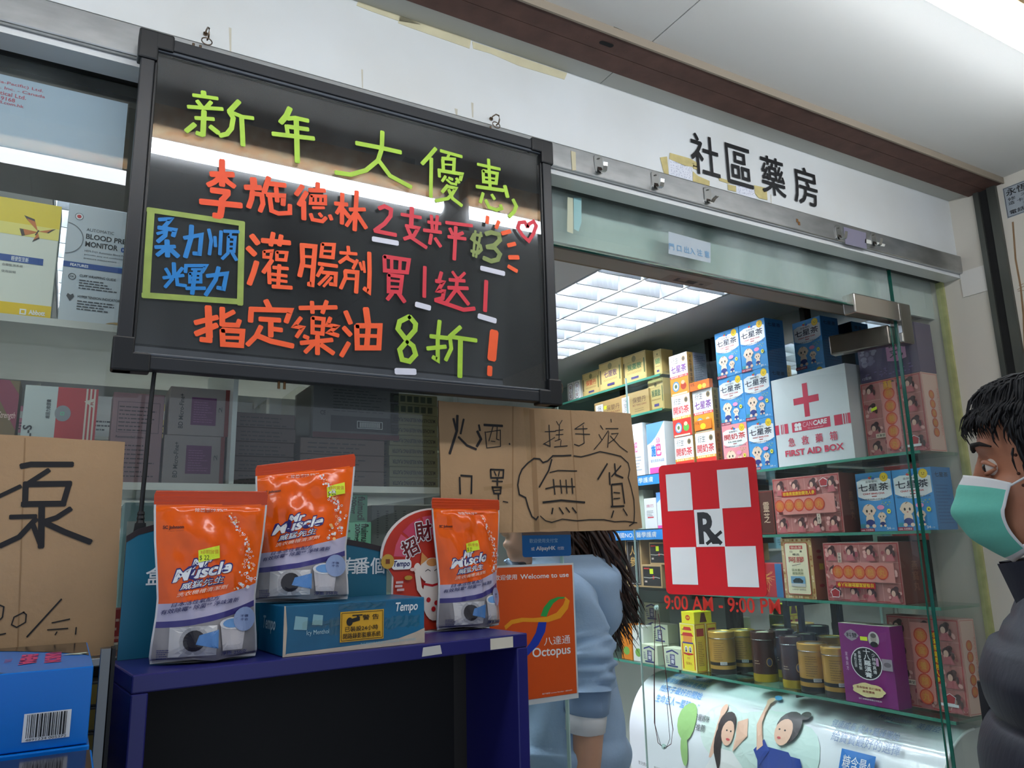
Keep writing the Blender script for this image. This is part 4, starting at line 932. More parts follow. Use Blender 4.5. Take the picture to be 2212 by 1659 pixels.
def crumple(x0, x1, z0, z1, k):
    r2 = random.Random(k); nx_, nz_ = 12, 4
    g = {}
    for i in range(nx_+1):
        for j in range(nz_+1): g[i, j] = (x0+(x1-x0)*i/nx_, -.0004-r2.random()*.0012, z0+(z1-z0)*j/nz_+r2.uniform(-.002, .002))
    mb = MB(); ids = list(g); ix = {k2: n for n, k2 in enumerate(ids)}
    mb.add([g[k2] for k2 in ids], [(ix[i, j], ix[i+1, j], ix[i+1, j+1], ix[i, j+1]) for i in range(nx_) for j in range(nz_)], WRAP); return mb
for q in ((.30*TW, .375*TW, .35*TH, .70*TH, 1), (.69*TW, .96*TW, .38*TH, .62*TH, 2), (.12*TW, .37*TW, .52*TH, .66*TH, 3), (.36*TW, .70*TW, .86*TH, .97*TH, 4)): crumple(*q).build('clear_tape', t)
# second pouch on the box, third at the end of the stand
pc = onP(672, 1288, Vector((pa.x, pa.y, 0))+Vector((-math.sin(trz), math.cos(trz), 0))*.03, Vector((-math.sin(trz), math.cos(trz), 0)))
bq = t.location+Vector((math.cos(trz), math.sin(trz), 0))*(TW*.21)+Vector((-math.sin(trz), math.cos(trz), 0))*.060
pouch(Vector((bq.x, bq.y, SZ+TH+.0022)), math.radians(-16), 'orange and grey foil pouch perched on top of the tissue box', 0.0, -.10, 11, price=(.72, .70), Hh=.214, skew=.13)
p3 = onZ(1003, 1364, SZ)
pouch(Vector((p3.x+.026, p3.y+.034, SZ+.0016)), math.radians(8), 'orange and grey foil pouch at the stand end before the red fan card', math.radians(.5), -.03, 23, price=(.40, .57))
# lucky fan card
fy = .1505
def fpx(x, y): p = onP(x, y, sloc(0, fy), SN); return ((p-SO).dot(SU), p.z)
cx, cz = fpx(938, 1205); R_ = .118
t = thing('fan_card', 'red fan shaped lucky card behind the pouch at the stand end', 'card', sloc(cx, fy), SRZ)
zc = cz-SZ
out = []
for i in range(25):
    a = PI*i/24; out.append((R_*math.cos(a)*.86, zc+R_*.72*math.sin(a)))
out += [(-.080, zc-.03), (-.082, .0006), (.082, .0006), (.080, zc-.03)]
REDC = M((176, 26, 34), rough=.4, noise=.15, nscale=6, noise_col=(206, 64, 30), name='fan_card_red')
plate([(x*1.04, max(z, .0006) if z < .001 else z+.003) for x, z in out], .0010, .0030, M((235, 230, 225), rough=.5, name='card_white')).build('backing', t)
plate(out, -.0006, .0008, REDC).build('fan_face', t)
pr = Pr((0, -.0006, 0), e0=.0003)
PK = M((196, 60, 92), rough=.5, name='fan_pink')
for i in range(5):
    a0 = PI*(.98-.19*i); a1 = a0-PI*.17; pr.poly([(.80*R_*.86*math.cos(a), zc+.80*R_*.8*math.sin(a)) for a in (a0, (a0+a1)/2, a1)]+[(.40*R_*math.cos(a1), zc+.40*R_*math.sin(a1)*.9), (.40*R_*math.cos(a0), zc+.40*R_*math.sin(a0)*.9)], PK if i % 2 else M((214, 84, 110), rough=.5, name='fan_pink_light'))
def ochar(c, x, z, w, h, ang):
    for m_, bo, g in ((WHITE, .09, .003), (M((104, 14, 22), rough=.4, name='maroon_ink'), .03, 0)):
        vs, fs, a0, b0, a1, b1 = text_geo(c, 0.0); k = bo*.03
        for dx, dz in [(k*math.cos(i*PI/4), k*math.sin(i*PI/4)) for i in range(8)]:
            outv = []
            for (xx, yy) in vs:
                p_ = ((xx-a0)/(a1-a0)-.5)*w; q_ = ((yy-b0)/(b1-b0)-.5)*h; outv.append(pr.P(x+dx+p_*math.cos(ang)-q_*math.sin(ang), z+dz+p_*math.sin(ang)+q_*math.cos(ang)))
            pr.add(outv, fs, m_); pr.nx()
a = fpx(885, 1183); ochar('招', a[0]-cx, a[1]-SZ, .030, .030, .45); a = fpx(914, 1147); ochar('財', a[0]-cx, a[1]-SZ, .032, .034, .15)
a = fpx(866, 1220); pr.poly(rrect(a[0]-cx-.019, a[1]-SZ-.008, a[0]-cx+.019, a[1]-SZ+.009, .006), WHITE); pr.text('Tempo', a[0]-cx-.016, a[1]-SZ-.006, a[0]-cx+.016, a[1]-SZ+.007, NAVY, .03, .2)
a = fpx(836, 1213); GOLD = M((214, 170, 74), rough=.3, metal=.4, name='coin_gold'); pr.ell(a[0]-cx, a[1]-SZ, .0125, .0125, GOLD, 20); pr.rect(a[0]-cx-.004, a[1]-SZ-.004, a[0]-cx+.004, a[1]-SZ+.004, M((120, 60, 30), rough=.5, name='coin_hole'))
# plain beckoning cat
a = fpx(932, 1232); x, z = a[0]-cx, a[1]-SZ; CATW = M((240, 226, 214), rough=.5, name='cat_cream'); CATO = M((222, 150, 84), rough=.5, name='cat_ginger')
pr.ell(x+.004, z-.046, .024, .040, CATW, 22); pr.ell(x, z, .026, .022, CATW, 22); pr.poly([(x-.024, z+.010), (x-.021, z+.032), (x-.008, z+.020)], CATO); pr.poly([(x+.024, z+.010), (x+.021, z+.032), (x+.008, z+.020)], CATO); pr.ell(x, z+.014, .012, .007, CATO, 14)
pr.ell(x-.030, z+.004, .007, .010, CATW, 12); pr.stroke([(x-.030, z-.004), (x-.026, z-.030), (x-.012, z-.048)], .010, CATW); pr.stroke([(x-.020, z-.022), (x, z-.026), (x+.020, z-.022)], .004, RED)
for s_ in (-1, 1): pr.stroke([(x+s_*.014, z-.001), (x+s_*.009, z+.002), (x+s_*.004, z-.001)], .0012, BLACK)
for q in ((-.008, -.05), (.008, -.056), (.002, -.066)): pr.ell(x+q[0], z+q[1], .0045, .0045, RED, 8)
for q in ((860, 1258), (858, 1266), (862, 1274)): b = fpx(*q); pr.rect(b[0]-cx-.006, b[1]-SZ-.002, b[0]-cx+.008, b[1]-SZ+.002, M((220, 190, 190), rough=.5, name='small_print'))
b = fpx(890, 1230); pr.ell(b[0]-cx, b[1]-SZ, .006, .003, M((236, 200, 190), rough=.5, name='cloud_print'), 10); b = fpx(880, 1248); pr.ell(b[0]-cx, b[1]-SZ, .008, .004, GOLD, 10)
pr.build('printed_face', t)

# ================================================================ notices on the showcase glass by the doorway
def facade_quad(x0, y0, x1, y1, Y): a = onY(x0, y1, Y); b = onY(x1, y0, Y); return a, b
YS = YG-.0012
pz = [onY(1082, 1222, YS), onY(1238, 1220, YS), onY(1245, 1497, YS)]
x0, x1, z1, z0 = .722, pz[1].x-.003, pz[1].z, pz[2].z
t = thing('payment_poster', 'orange contactless payment poster on the showcase glass by the doorway', 'poster', (x0, YS, z0)); w, h = x1-x0, z1-z0
MB().box(-.006, w+.004, .0002, .0008, -.010, h+.004, M((206, 212, 212), rough=.3, name='clear_sleeve')).build('sleeve', t)
MB().box(0, w, -.0004, .0001, 0, h, M((220, 84, 22), rough=.4, noise=.04, nscale=4, name='poster_orange')).build('sheet', t)
pr = Pr((0, -.0004, 0), e0=.0003)
pr.text('歡迎使用', .06*w, .905*h, .32*w, .945*h, WHITE, .01); pr.text('Welcome to use', .36*w, .905*h, .95*w, .942*h, WHITE, .012)
pr.build('poster_heading', t); pr = Pr((0, -.0004, 0), e0=.0003); pr.text('八達通', .62*w, .385*h, .94*w, .45*h, WHITE, .0); pr.text('Octopus', .48*w, .285*h, .94*w, .375*h, WHITE, .015, res=5)
pr.build('poster_name', t); pr = Pr((0, -.0004, 0), e0=.0003); pr.text('商戶編號 Licence Number : 0501691', .58*w, .022*h, .94*w, .034*h, WHITE)
pr.build('licence_line', t); pr = Pr((0, -.0004, 0), e0=.0003)
def oz(x, y): # zoom pixel on the poster
    p = onY(820+x/3.457, 1040+y/3.457, YS); return (p.x-x0, p.z-z0)
GN = M((44, 158, 74), rough=.4, name='ribbon_green'); YLW = M((238, 158, 32), rough=.4, name='ribbon_yellow'); BLU = M((28, 58, 170), rough=.4, name='ribbon_blue')
def ribbon(L, Rr, m):
    for i in range(len(L)-1): pr.add([pr.P(*oz(*L[i])), pr.P(*oz(*L[i+1])), pr.P(*oz(*Rr[i+1])), pr.P(*oz(*Rr[i]))], [(3,2,1,0)], m)
    pr.nx()
ribbon([(930, 1080), (980, 1035), (1060, 1018), (1150, 1020), (1250, 1010), (1320, 980), (1370, 920), (1385, 880), (1370, 862)], [(940, 1108), (990, 1065), (1070, 1048), (1160, 1050), (1260, 1050), (1350, 1020), (1405, 950), (1418, 890), (1385, 862)], YLW)
ribbon([(1200, 1005), (1225, 940), (1270, 885), (1330, 862), (1385, 862)], [(1245, 1010), (1265, 960), (1295, 910), (1340, 876), (1370, 876)], GN)
ribbon([(1185, 1050), (1165, 1130), (1120, 1210), (1075, 1262)], [(1245, 1050), (1235, 1120), (1185, 1220), (1085, 1320)], BLU)
pr.build('ribbon_emblem', t)
a, b = facade_quad(1129, 1148, 1232, 1204, YS)
t = thing('payment_sticker', 'blue mobile payment sticker below the out of stock notice', 'sticker', (a.x, YS, a.z)); w, h = b.x-a.x, b.z-a.z+.02
plate(rrect(0, 0, w, h, .006), -.0003, .0006, M((12, 104, 178), rough=.35, name='sticker_blue')).build('sheet', t)
pr = Pr((0, -.0003, 0), e0=.0003); pr.rect(0, h*.62, w, h, M((108, 98, 100), rough=.5, name='sticker_grey')); pr.text('歡迎使用支付宝', .14*w, .40*h, .72*w, .52*h, M((150, 190, 220), rough=.5, name='pale_blue_print'), .01); pr.text('或', .17*w, .18*h, .24*w, .28*h, WHITE); pr.text('AlipayHK', .27*w, .15*h, .67*w, .30*h, WHITE, .02); pr.text('付款', .71*w, .18*h, .85*w, .28*h, WHITE)
pr.build('printed_face', t)

# ================================================================ blue cartons at the corner
BLC = M((0, 120, 214), rough=.28, noise=.06, nscale=3, name='glossy_blue_card'); BLK = M((36, 32, 32), rough=.12, name='glossy_black_card')
bz1 = 1.384; bz0 = 1.306
def enema(loc, label, full=True):
    w, d, h = .28, .262, .077
    t = thing('enema_carton', label, 'carton', loc, 0, 'glossy blue cartons in the corner')
    MB().bbox(-w, 0, 0, d, 0, h, BLC, .0012).build('carton', t)
    pr = Pr((-w, 0, h), U=(1, 0, 0), V=(0, 1, 0))
    pr.poly([(.06, .002), (w*.72, .002), (w*.60, .026), (.10, .085), (.04, .10), (0, .09), (0, .002)], BLK)
    pr.poly([(w*.40, d-.002), (w-.002, d-.002), (w-.002, .10), (w-.010, .125), (w*.86, .165), (w*.70, .215), (w*.55, .245)], BLK)
    PKT = M((206, 60, 120), rough=.4, name='magenta_print')
    for s_, x in (('UNISON', w-.030), ('ENEMA', w-.054)): pr.text(s_, x-.017, .060, x, .160, PKT, .06, rot=3)
    pr.text('5 IN 1', w-.086, .09, w-.079, .125, PKT, rot=3); pr.text('洗腸劑', w-.104, .06, w-.096, .15, PKT, .01, rot=3); pr.lines(w-.122, .05, w-.112, .13, 3, WHITE, .4, 4); pr.text('120', w-.205, .09, w-.19, .15, WHITE, .04, rot=3)
    gx, gz = w-.016, .125; PALE = M((206, 226, 206), rough=.4, name='pale_green_print'); pr.poly([(gx-.014, gz-.004), (gx-.006, gz+.004), (gx+.003, gz+.004), (gx+.014, gz+.006), (gx+.011, gz), (gx+.014, gz-.006), (gx+.004, gz-.003), (gx+.008, gz-.014), (gx-.004, gz-.006)], PALE)
    pr.ell(.085, .05, .055, .024, M((120, 190, 140), rough=.4, name='leaf_green'), 20, rot=.3); pr.build('printed_top', t)
    pf = Pr((-w, 0, 0)); bx = w-.038; pf.rect(bx-.021, .009, bx+.021, .036, WHITE)
    r2 = random.Random(4); x = bx-.018
    while x < bx+.017:
        ww2 = r2.choice((.0006, .0010, .0016)); pf.rect(x, .0125, x+ww2, .035, BLACK); x += ww2+r2.choice((.0007, .0011))
    pf.text('4891234 005372', bx-.018, .0096, bx+.018, .0120, BLACK); pf.build('barcode_label', t); pf = Pr((-w, 0, 0)); pf.lines(.13, .010, .17, .022, 3, M((10, 60, 120), rough=.4, name='dark_blue_print'), .4, 8); pf.build('small_print', t)
    return t
e1 = enema((.0365, -.330, bz0+.0005), 'glossy blue enema carton with a barcode, topmost of the corner stack')
e2 = dup(e1, (.040, -.618, bz0-.0775), label='glossy blue enema carton lying in front of the barcoded one')
e3 = dup(e1, (.0385, -.334, bz0-.0775), label='glossy blue enema carton squeezed under the barcoded one')
# rack they stand on
t = thing('wire_rack', 'dark metal rack with a bright upright beside the blue cartons', 'rack', (-.12, -.33, 0))
MB().box(-.17, .155, -.30, .255, bz0-.095, bz0-.079, DARKMET).build('platform', t)
UP = M((120, 122, 122), rough=.3, metal=1.0, name='upright_steel')
MB().box(.166, .176, .08, .10, 0, 1.392, UP).build('upright', t); MB().box(.177, .181, .075, .105, 0, 1.392, M((12, 12, 12), rough=.6, name='black_trim')).build('upright_trim', t)
for x, y in ((-.165, -.29), (.145, -.29), (-.165, .24), (.145, .24)): MB().box(x, x+.01, y, y+.01, 0, bz0-.095, UP).build('leg', t)
# ================================================================ cartons: common builder
def carton(name, label, cat, loc, rz, w, d, h, m, front=None, side=None, top=None, left=None, group=None, bev=.0008, rx=0.0):
    t = thing(name, label, cat, loc, rz, group)
    if rx: t.rotation_euler = (rx, 0, rz)
    MB().bbox(-w/2, w/2, 0, d, 0, h, m, bev, 1).build('carton', t)
    if front: pr = Pr((-w/2, 0, 0), e0=.0004, step=.00004); front(pr, w, h); pr.build('printed_front', t)
    if side: pr = Pr((w/2, 0, 0), U=(0, 1, 0), V=(0, 0, 1), e0=.0004, step=.00004); side(pr, d, h); pr.build('printed_side', t)
    if left: pr = Pr((-w/2, d, 0), U=(0, -1, 0), V=(0, 0, 1), e0=.0004, step=.00004); left(pr, d, h); pr.build('printed_side', t)
    if top: pr = Pr((-w/2, 0, h), U=(1, 0, 0), V=(0, 1, 0), e0=.0004, step=.00004); top(pr, w, d); pr.build('printed_top', t)
    return t
def cm(c, r_=.45, **k): return M(c, rough=r_, noise=k.get('noise', .05), nscale=k.get('ns', 6), name='card_%d_%d_%d' % c)
def inkm(c, r_=.45): return M(c, rough=r_, name='ink_%d_%d_%d' % c)

# ================================================================ showcase left of the doorway
SX1 = .655
LAM = M((214, 214, 206), rough=.4, noise=.10, nscale=5, noise_col=(190, 190, 180), name='shelf_laminate')
ZU, ZM_, ZL, ZSI = 1.872, 1.613, 1.497, 1.362
t_sc = thing('showcase_shelving', 'white laminate showcase shelving packed with medicine cartons', 'shelving', (-.70, .33, 0))
def sc(x0, x1, y0, y1, z0, z1, m): return MB().box(x0+.70, x1+.70, y0-.33, y1-.33, z0, z1, m)
sc(-2.0, SX1, .085, .56, ZU-.012, ZU, LAM).build('shelf', t_sc); sc(-2.0, SX1, .085, .56, ZM_-.012, ZM_, LAM).build('shelf', t_sc); sc(.30, SX1, .085, .56, ZL-.010, ZL, LAM).build('shelf', t_sc)
sc(-2.0, SX1, .085, .56, ZSI-.012, ZSI, LAM).build('shelf', t_sc)
sc(-2.0, SX1, .085, .56, 2.27, 2.29, M((70, 66, 60), rough=.6, name='dark_top_board')).build('top_board', t_sc)
sc(-2.0, -1.985, .085, .56, 0, 2.27, LAM).build('end_panel', t_sc)
sc(SX1, SX1+.006, .085, .56, 0, 2.27, GLASS).build('glass_end', t_sc)
xd = onY(504, 940, .09).x
sc(xd-.004, xd+.004, .088, .40, ZM_+.0005, ZU-.0125, M((226, 228, 222), rough=.3, name='divider_white')).build('divider', t_sc)
sc(.292, .30, .10, .50, ZSI, ZM_-.0125, LAM).build('divider', t_sc)
sc(-2.0, SX1, .085, .56, 0, .05, LAM).build('plinth', t_sc)
# low wall and sill under the showcase glass
struct(MB().box(-2.2, SX1, .0, .058, 0, 1.345, M((40, 36, 32), rough=.5, noise=.3, nscale=8, name='dark_base_tiles')).build('wall_base'))
o_sill = struct(MB().bbox(-2.2, SX1, -.030, .058, 1.3455, 1.358, STEEL, .002).build('trim_7'))
for o in (o_gl,):
    pass

def scb(xl, xr, yt, zb, Yf, yb=None):
    """front face of a carton behind the showcase glass, from its photo outline"""
    ym = (yt+(yb or yt+100))/2
    a = onY(xl, ym, Yf); b = onY(xr, ym, Yf); tz = onY((xl+xr)/2, yt, Yf).z
    return (a.x+b.x)/2, b.x-a.x, tz-zb
def show(name, label, cat, xl, xr, yt, zb, Yf, d, m, front=None, group=None, yb=None, left=None, side=None):
    x, w, h = scb(xl, xr, yt, zb, Yf, yb)
    return carton(name, label, cat, (x, Yf, zb+.0004), 0, w, d, h, m, front, side=side, group=group, left=left)
GBK = inkm((60, 62, 66)); BLH = inkm((24, 74, 150))
def f_butterfly(p, w, h):
    p.rect(0, h*.80, w, h, M((236, 208, 40), rough=.4, name='butter_yellow')); p.rect(0, h*.70, w, h*.80, M((240, 226, 120), rough=.4, name='butter_pale')); p.rect(0, 0, w, h*.145, M((232, 196, 20), rough=.4, name='butter_deep'))
    bx, bz = w*.735, h*.755; s_ = w*.17; OR = inkm((206, 118, 50)); DK = inkm((70, 52, 40))
    for m_, g in ((DK, 1.12), (OR, .9)):
        p.poly([(bx, bz), (bx-s_*.80*g, bz+s_*.85*g), (bx-s_*1.0*g, bz+s_*1.15*g), (bx-s_*.30*g, bz+s_*.95*g)], m_); p.poly([(bx, bz-s_*.05), (bx-s_*1.2*g, bz+s_*.05), (bx-s_*1.0*g, bz-s_*.55*g), (bx-s_*.2, bz-s_*.2)], m_)
        p.poly([(bx, bz), (bx+s_*1.15*g, bz+s_*.42*g), (bx+s_*.7*g, bz-.02*s_)], m_); p.poly([(bx, bz-s_*.1), (bx-s_*.3*g, bz-s_*.9*g), (bx+s_*.15*g, bz-s_*.55*g)], m_)
    p.stroke([(bx+s_*.05, bz+s_*.1), (bx-s_*.15, bz-s_*.35)], s_*.1, DK); p.rect(w*.1, h*.475, w*.84, h*.53, BLH); p.text('輕便型至新', w*.45, h*.483, w*.66, h*.522, WHITE, .01); p.text('血糖監測系統', w*.35, h*.435, w*.60, h*.455, GBK); p.text('使用說明', w*.35, h*.38, w*.52, h*.40, GBK)
    p.frame(w*.62, h*.055, w*.70, h*.10, .002, WHITE); p.text('Abbott', w*.73, h*.06, w*.93, h*.10, WHITE, .03)
YCAR = M((226, 228, 214), rough=.4, name='pale_cream_card')
show('glucose_monitor_carton', 'yellow and white carton with an orange butterfly on the upper showcase shelf', 'carton', -60, 122, 430, ZU, .125, .06, YCAR, f_butterfly, yb=690)
def f_bp(p, w, h):
    p.ell(w*.13, h*.90, w*.050, w*.050, inkm((70, 66, 70)), 24); p.ell(w*.13, h*.90, w*.043, w*.043, WHITE, 24); p.ell(w*.13, h*.90, w*.026, w*.026, RED, 20)
    p.text('AUTOMATIC', w*.23, h*.79, w*.56, h*.815, GBK, .0); p.text('BLOOD PRESSURE', w*.23, h*.725, w*.96, h*.768, BLACK, .022); p.text('MONITOR', w*.23, h*.66, w*.62, h*.705, BLACK, .022)
    p.poly(rrect(w*.66, h*.655, w*.88, h*.695, .003), BLH); p.text('HEM-7121', w*.68, h*.664, w*.86, h*.686, WHITE, .01)
    for i, s_ in enumerate(('HEM-7121 Automatic Blood Pressure', 'provides easy and comfortable', 'pressure measurement')): p.text(s_, w*.23, h*(.617-.032*i), w*(.80 if i == 0 else .72 if i == 1 else .62), h*(.632-.032*i), GBK)
    p.rect(0, h*.475, w, h*.52, BLH); p.poly([(w*.55, h*.52), (w, h*.52), (w, h*.56)], inkm((150, 190, 220))); p.text('FEATURES', w*.08, h*.485, w*.29, h*.507, WHITE, .02)
    p.ring(w*.115, h*.40, w*.045, .0012, GBK, 20); p.text('OK', w*.09, h*.392, w*.14, h*.408, GBK, .02); p.text('CUFF WRAPPING GUIDE', w*.20, h*.405, w*.63, h*.425, BLACK, .015); p.lines(w*.20, h*.31, w*.66, h*.395, 4, GBK, .4, 2)
    p.poly([(w*.115, h*.20), (w*.07, h*.24), (w*.085, h*.262), (w*.115, h*.25), (w*.145, h*.262), (w*.16, h*.24)], GBK); p.text('HYPERTENSION INDICATOR', w*.20, h*.235, w*.70, h*.255, BLACK, .015); p.lines(w*.20, h*.14, w*.68, h*.225, 4, GBK, .4, 3)
    p.ring(w*.70, h*.035, w*.16, .003, inkm((190, 160, 110)), 24, ry=w*.055); p.ring(w*.76, h*.028, w*.15, .003, inkm((170, 140, 90)), 24, ry=w*.05); p.stroke([(w*-.02+w*.22*math.cos(a_), h*.71+w*.22*math.sin(a_)) for a_ in [-1.45+2.9*k_/16 for k_ in range(17)]], .0009, GBK, cap=False)
show('blood_pressure_carton', 'pale grey blood pressure monitor carton beside the butterfly carton', 'carton', 136, 318, 452, ZU, .125, .08, M((196, 204, 210), rough=.4, name='pale_grey_card'), f_bp, yb=700)
# printed company panel stuck inside the top of the glass
a = onY(-80, 365, YG+.013); b = onY(276, 230, YG+.013)
zt = onY(150, 195, YG+.013).z; zb = onY(150, 345, YG+.013).z
t = thing('company_panel', 'pale blue company address panel stuck high inside the showcase glass', 'panel', (a.x, YG+.0125, zb)); w, h = b.x-a.x, zt-zb
MB().box(0, w, 0, .002, 0, h, M((168, 186, 204), rough=.35, noise=.05, nscale=5, name='panel_pale_blue')).build('sheet', t)
pr = Pr((0, 0, 0), e0=.0004); PR = inkm((176, 60, 80))
for i, s_ in enumerate(('Abbott (Asia-Pacific) Ltd.', 'Jean Ent. Inc. - Canada', 'Pharmaceutical Ltd.', 'Tel: 2815 9168', 'www.jdl.com.hk')):
    xr = onY((93, 98, 57, 33, 52)[i], (200, 205, 208, 215, 227)[i], YG+.0125).x-a.x
    yy = [onY(40, q, YG+.0125).z-zb for q in (186, 198, 209, 220, 230)][i]
    pr.text(s_, xr-.0043*len(s_), yy-.0032, xr, yy+.0036, PR, .01)
pr.build('printed_face', t)
# middle shelf
def f_brown(p, w, h):
    p.poly([(w*.42, h), (w, h*.50), (w, h*.86), (w*.80, h)], inkm((130, 50, 70))); p.text('Strength', w*.66, h*.60, w*.97, h*.68, inkm((220, 190, 180)), .0, .3); p.text('Green', w*.62, h*.36, w*.90, h*.42, BLACK, 0, .2); p.text('Imperial', w*.40, h*.20, w*.92, h*.32, BLACK, 0, .2)
show('brown_remedy_carton', 'olive brown carton with a maroon corner band behind the pump notice', 'carton', -90, 33, 818, ZM_, .12, .07, cm((112, 92, 56)), f_brown, yb=1040)
def f_viar(p, w, h):
    p.rect(w*.44, 0, w, h, inkm((176, 28, 34)))
    for i in range(3): p.rect(w*(.83+.055*i), 0, w*(.856+.055*i), h, inkm((206, 196, 180)))
    p.poly([(w*.81, h*.86), (w*.955, h*.90), (w*.955, h*.79)], inkm((206, 196, 180))); p.text('R', w*.90, h*.825, w*.94, h*.868, inkm((150, 40, 30)), .02, rot=1); p.ell(w*.53, h*.72, w*.11, h*.085, inkm((130, 134, 138)), 22); p.frame(w*.50, h*.70, w*.55, h*.735, .001, inkm((90, 190, 140)))
    p.text('維固力軟膠囊', w*.30, h*.66, w*.36, h*.86, BLACK, .01, rot=1); p.text('VIARTRIL-S', w*.02, h*.05, w*.14, h*.58, BLACK, .02, rot=1)
show('joint_remedy_carton', 'half white half red carton with pale stripes above the pump notice', 'carton', 44, 205, 836, ZM_, .12, .07, cm((190, 200, 196)), f_viar, yb=1040)
def f_txt(seed, c=(60, 44, 48), box=True):
    def f(p, w, h):
        m_ = inkm(c)
        if box: p.frame(w*.10, h*.56, w*.92, h*.90, .0006, m_); p.lines(w*.13, h*.58, w*.86, h*.88, 7, m_, .3, seed); p.text('Recommended Usage :', w*.10, h*.49, w*.66, h*.525, m_, .02); p.lines(w*.10, h*.08, w*.90, h*.46, 8, m_, .25, seed+1)
        else: p.lines(w*.08, h*.1, w*.92, h*.9, 3, m_, .3, seed)
    return f
show('mauve_supplement_carton', 'mauve supplement carton with fine print behind the power lead', 'carton', 238, 350, 850, ZM_, .13, .07, cm((146, 112, 116)), f_txt(5), yb=1040, left=None)
def f_bd(p, w, h):
    p.rect(w*.36, h*.22, w*.78, h*.80, inkm((96, 26, 84))); p.lines(w*.40, h*.28, w*.74, h*.74, 9, inkm((140, 80, 130)), .3, 6); p.text('BD Micro-Fine+', w*.16, h*.14, w*.235, h*.86, BLACK, .01, rot=1); p.rect(w*.93, 0, w, h, inkm((120, 44, 40))); p.text('2', w*.82, h*.50, w*.88, h*.62, GBK, rot=1)
zmid = ZM_+onY(430, 985, .12).z*0
xq, wq, hq = scb(362, 492, 835, ZM_, .12, 1040)
b1 = carton('needle_carton', 'grey needle carton with a purple square, lower of two', 'carton', (xq-.004, .12, ZM_+.0004), 0, wq, .08, hq*.49, cm((150, 138, 134)), f_bd, group='needle cartons with purple squares')
dup(b1, (xq, .12, ZM_+.0008+hq*.49), label='grey needle carton with a purple square, upper of two')
# flat dark cartons piled up
xq, wq, hq = scb(507, 637, 893, ZM_, .12, 1040)
base = None
for i in range(5):
    lab = 'flat dark brown carton in a pile of five behind the perched pouch'
    z = ZM_+.0004+i*(hq/5)
    if base is None: base = carton('flat_carton', lab, 'carton', (xq, .12, z), 0, wq, .10, hq/5-.0006, cm((98, 78, 74)), f_txt(9, (44, 34, 34), False), group='pile of flat brown cartons')
    else: dup(base, (xq+random.uniform(-.002, .002), .12, z))
xq, wq, hq = scb(648, 830, 948, ZM_, .12, 1045)
base = None
for i in range(3):
    z = ZM_+.0004+i*(hq/3)
    lab = 'wide dull brown carton in a pile under the plastic wrapped carton'
    if base is None: base = carton('wide_carton', lab, 'carton', (xq, .12, z), 0, wq, .14, hq/3-.0006, cm((118, 94, 86)), f_txt(12, (54, 40, 40), False), group='pile of wide brown cartons')
    else: dup(base, (xq, .12, z))
ztop = ZM_+hq+.001
def f_ce(p, w, h):
    p.text('CE', w*.08, h*.42, w*.14, h*.50, BLACK, .02); p.rect(w*.20, h*.14, w*.90, h*.42, inkm((34, 30, 34))); p.frame(w*.50, h*.20, w*.80, h*.34, .001, WHITE)
    for i in range(22): p.rect(w*(.53+.011*i), h*.22, w*(.535+.011*i), h*.32, WHITE)
    p.rect(0, 0, w, h*.10, inkm((90, 24, 30))); p.lines(w*.22, h*.50, w*.92, h*.95, 8, inkm((70, 70, 70)), .3, 15)
xq2, wq2, hq2 = scb(676, 862, 834, ztop, .12, 950)
tw_ = carton('wrapped_carton', 'grey carton in crinkled clear plastic just below the writing board', 'carton', (xq2, .12, ztop), 0, wq2, .14, hq2, cm((104, 102, 102)), f_ce)
MB().bbox(-wq2/2-.030, -wq2/2-.0015, .005, .13, .002, hq2*.92, WRAP, .004).build('plastic_wrap', tw_)
# plaster cartons
xq, wq, hq = scb(842, 946, 852, ZM_, .12, 1045)
def f_pl(p, w, h): p.text('MUSCHUS PAIN RELIEVING PLASTER', w*.06, h*.28, w*.94, h*.66, BLACK, .02, rot=2)
def f_pl2(p, w, h):
    for i in range(6): p.rect(w*(.08+.14*i), h*.2, w*(.18+.14*i), h*.8, inkm((50, 60, 40)))
base = {}
for i in range(9):
    z = ZM_+.0004+i*(hq/9); k = i > 6
    lab = 'thin olive plaster carton in a tall pile, '+('icons on its edge' if k else 'upside-down lettering on its edge')
    if k not in base: base[k] = carton('plaster_carton', lab, 'carton', (xq, .12, z), 0, wq, .09, hq/9-.0006, cm((128, 126, 92)), f_pl2 if k else f_pl, left=lambda p, w, h: p.lines(w*.1, h*.2, w*.9, h*.8, 2, GBK, .3, 4), group='pile of plaster cartons'+(' with icons' if k else ''))
    else: dup(base[k], (xq+random.uniform(-.0015, .0015), .12, z))
# short shelf below
def f_flui(p, w, h): p.text('fluimucil', w*.62, h*.06, w*.90, h*.94, BLACK, .02, rot=3); p.text('200mg', w*.34, h*.30, w*.58, h*.94, BLACK, .02, rot=3); p.lines(w*.04, h*.1, w*.30, h*.9, 3, GBK, .3, 6)
xq, wq, hq = scb(742, 800, 1070, ZL, .13, 1170)
b1 = carton('granule_carton', 'mint green granule carton with sideways lettering, lower of two', 'carton', (xq+.002, .13, ZL+.0004), 0, wq, .06, hq*.5, cm((122, 196, 160)), f_flui, group='mint green granule cartons')
dup(b1, (xq-.006, .13, ZL+.0008+hq*.5), label='mint green granule carton with sideways lettering, upper of two')
def f_grey(p, w, h):
    for i in range(6): p.lines(w*(.08+.13*i), h*.25, w*(.12+.13*i), h*.9, 12, inkm((60, 62, 66)), .5, i)
show('grey_medicine_carton', 'plain grey medicine carton with columns of print behind the fan card', 'carton', 802, 945, 1092, ZL, .15, .10, cm((116, 118, 118)), f_grey, yb=1170)
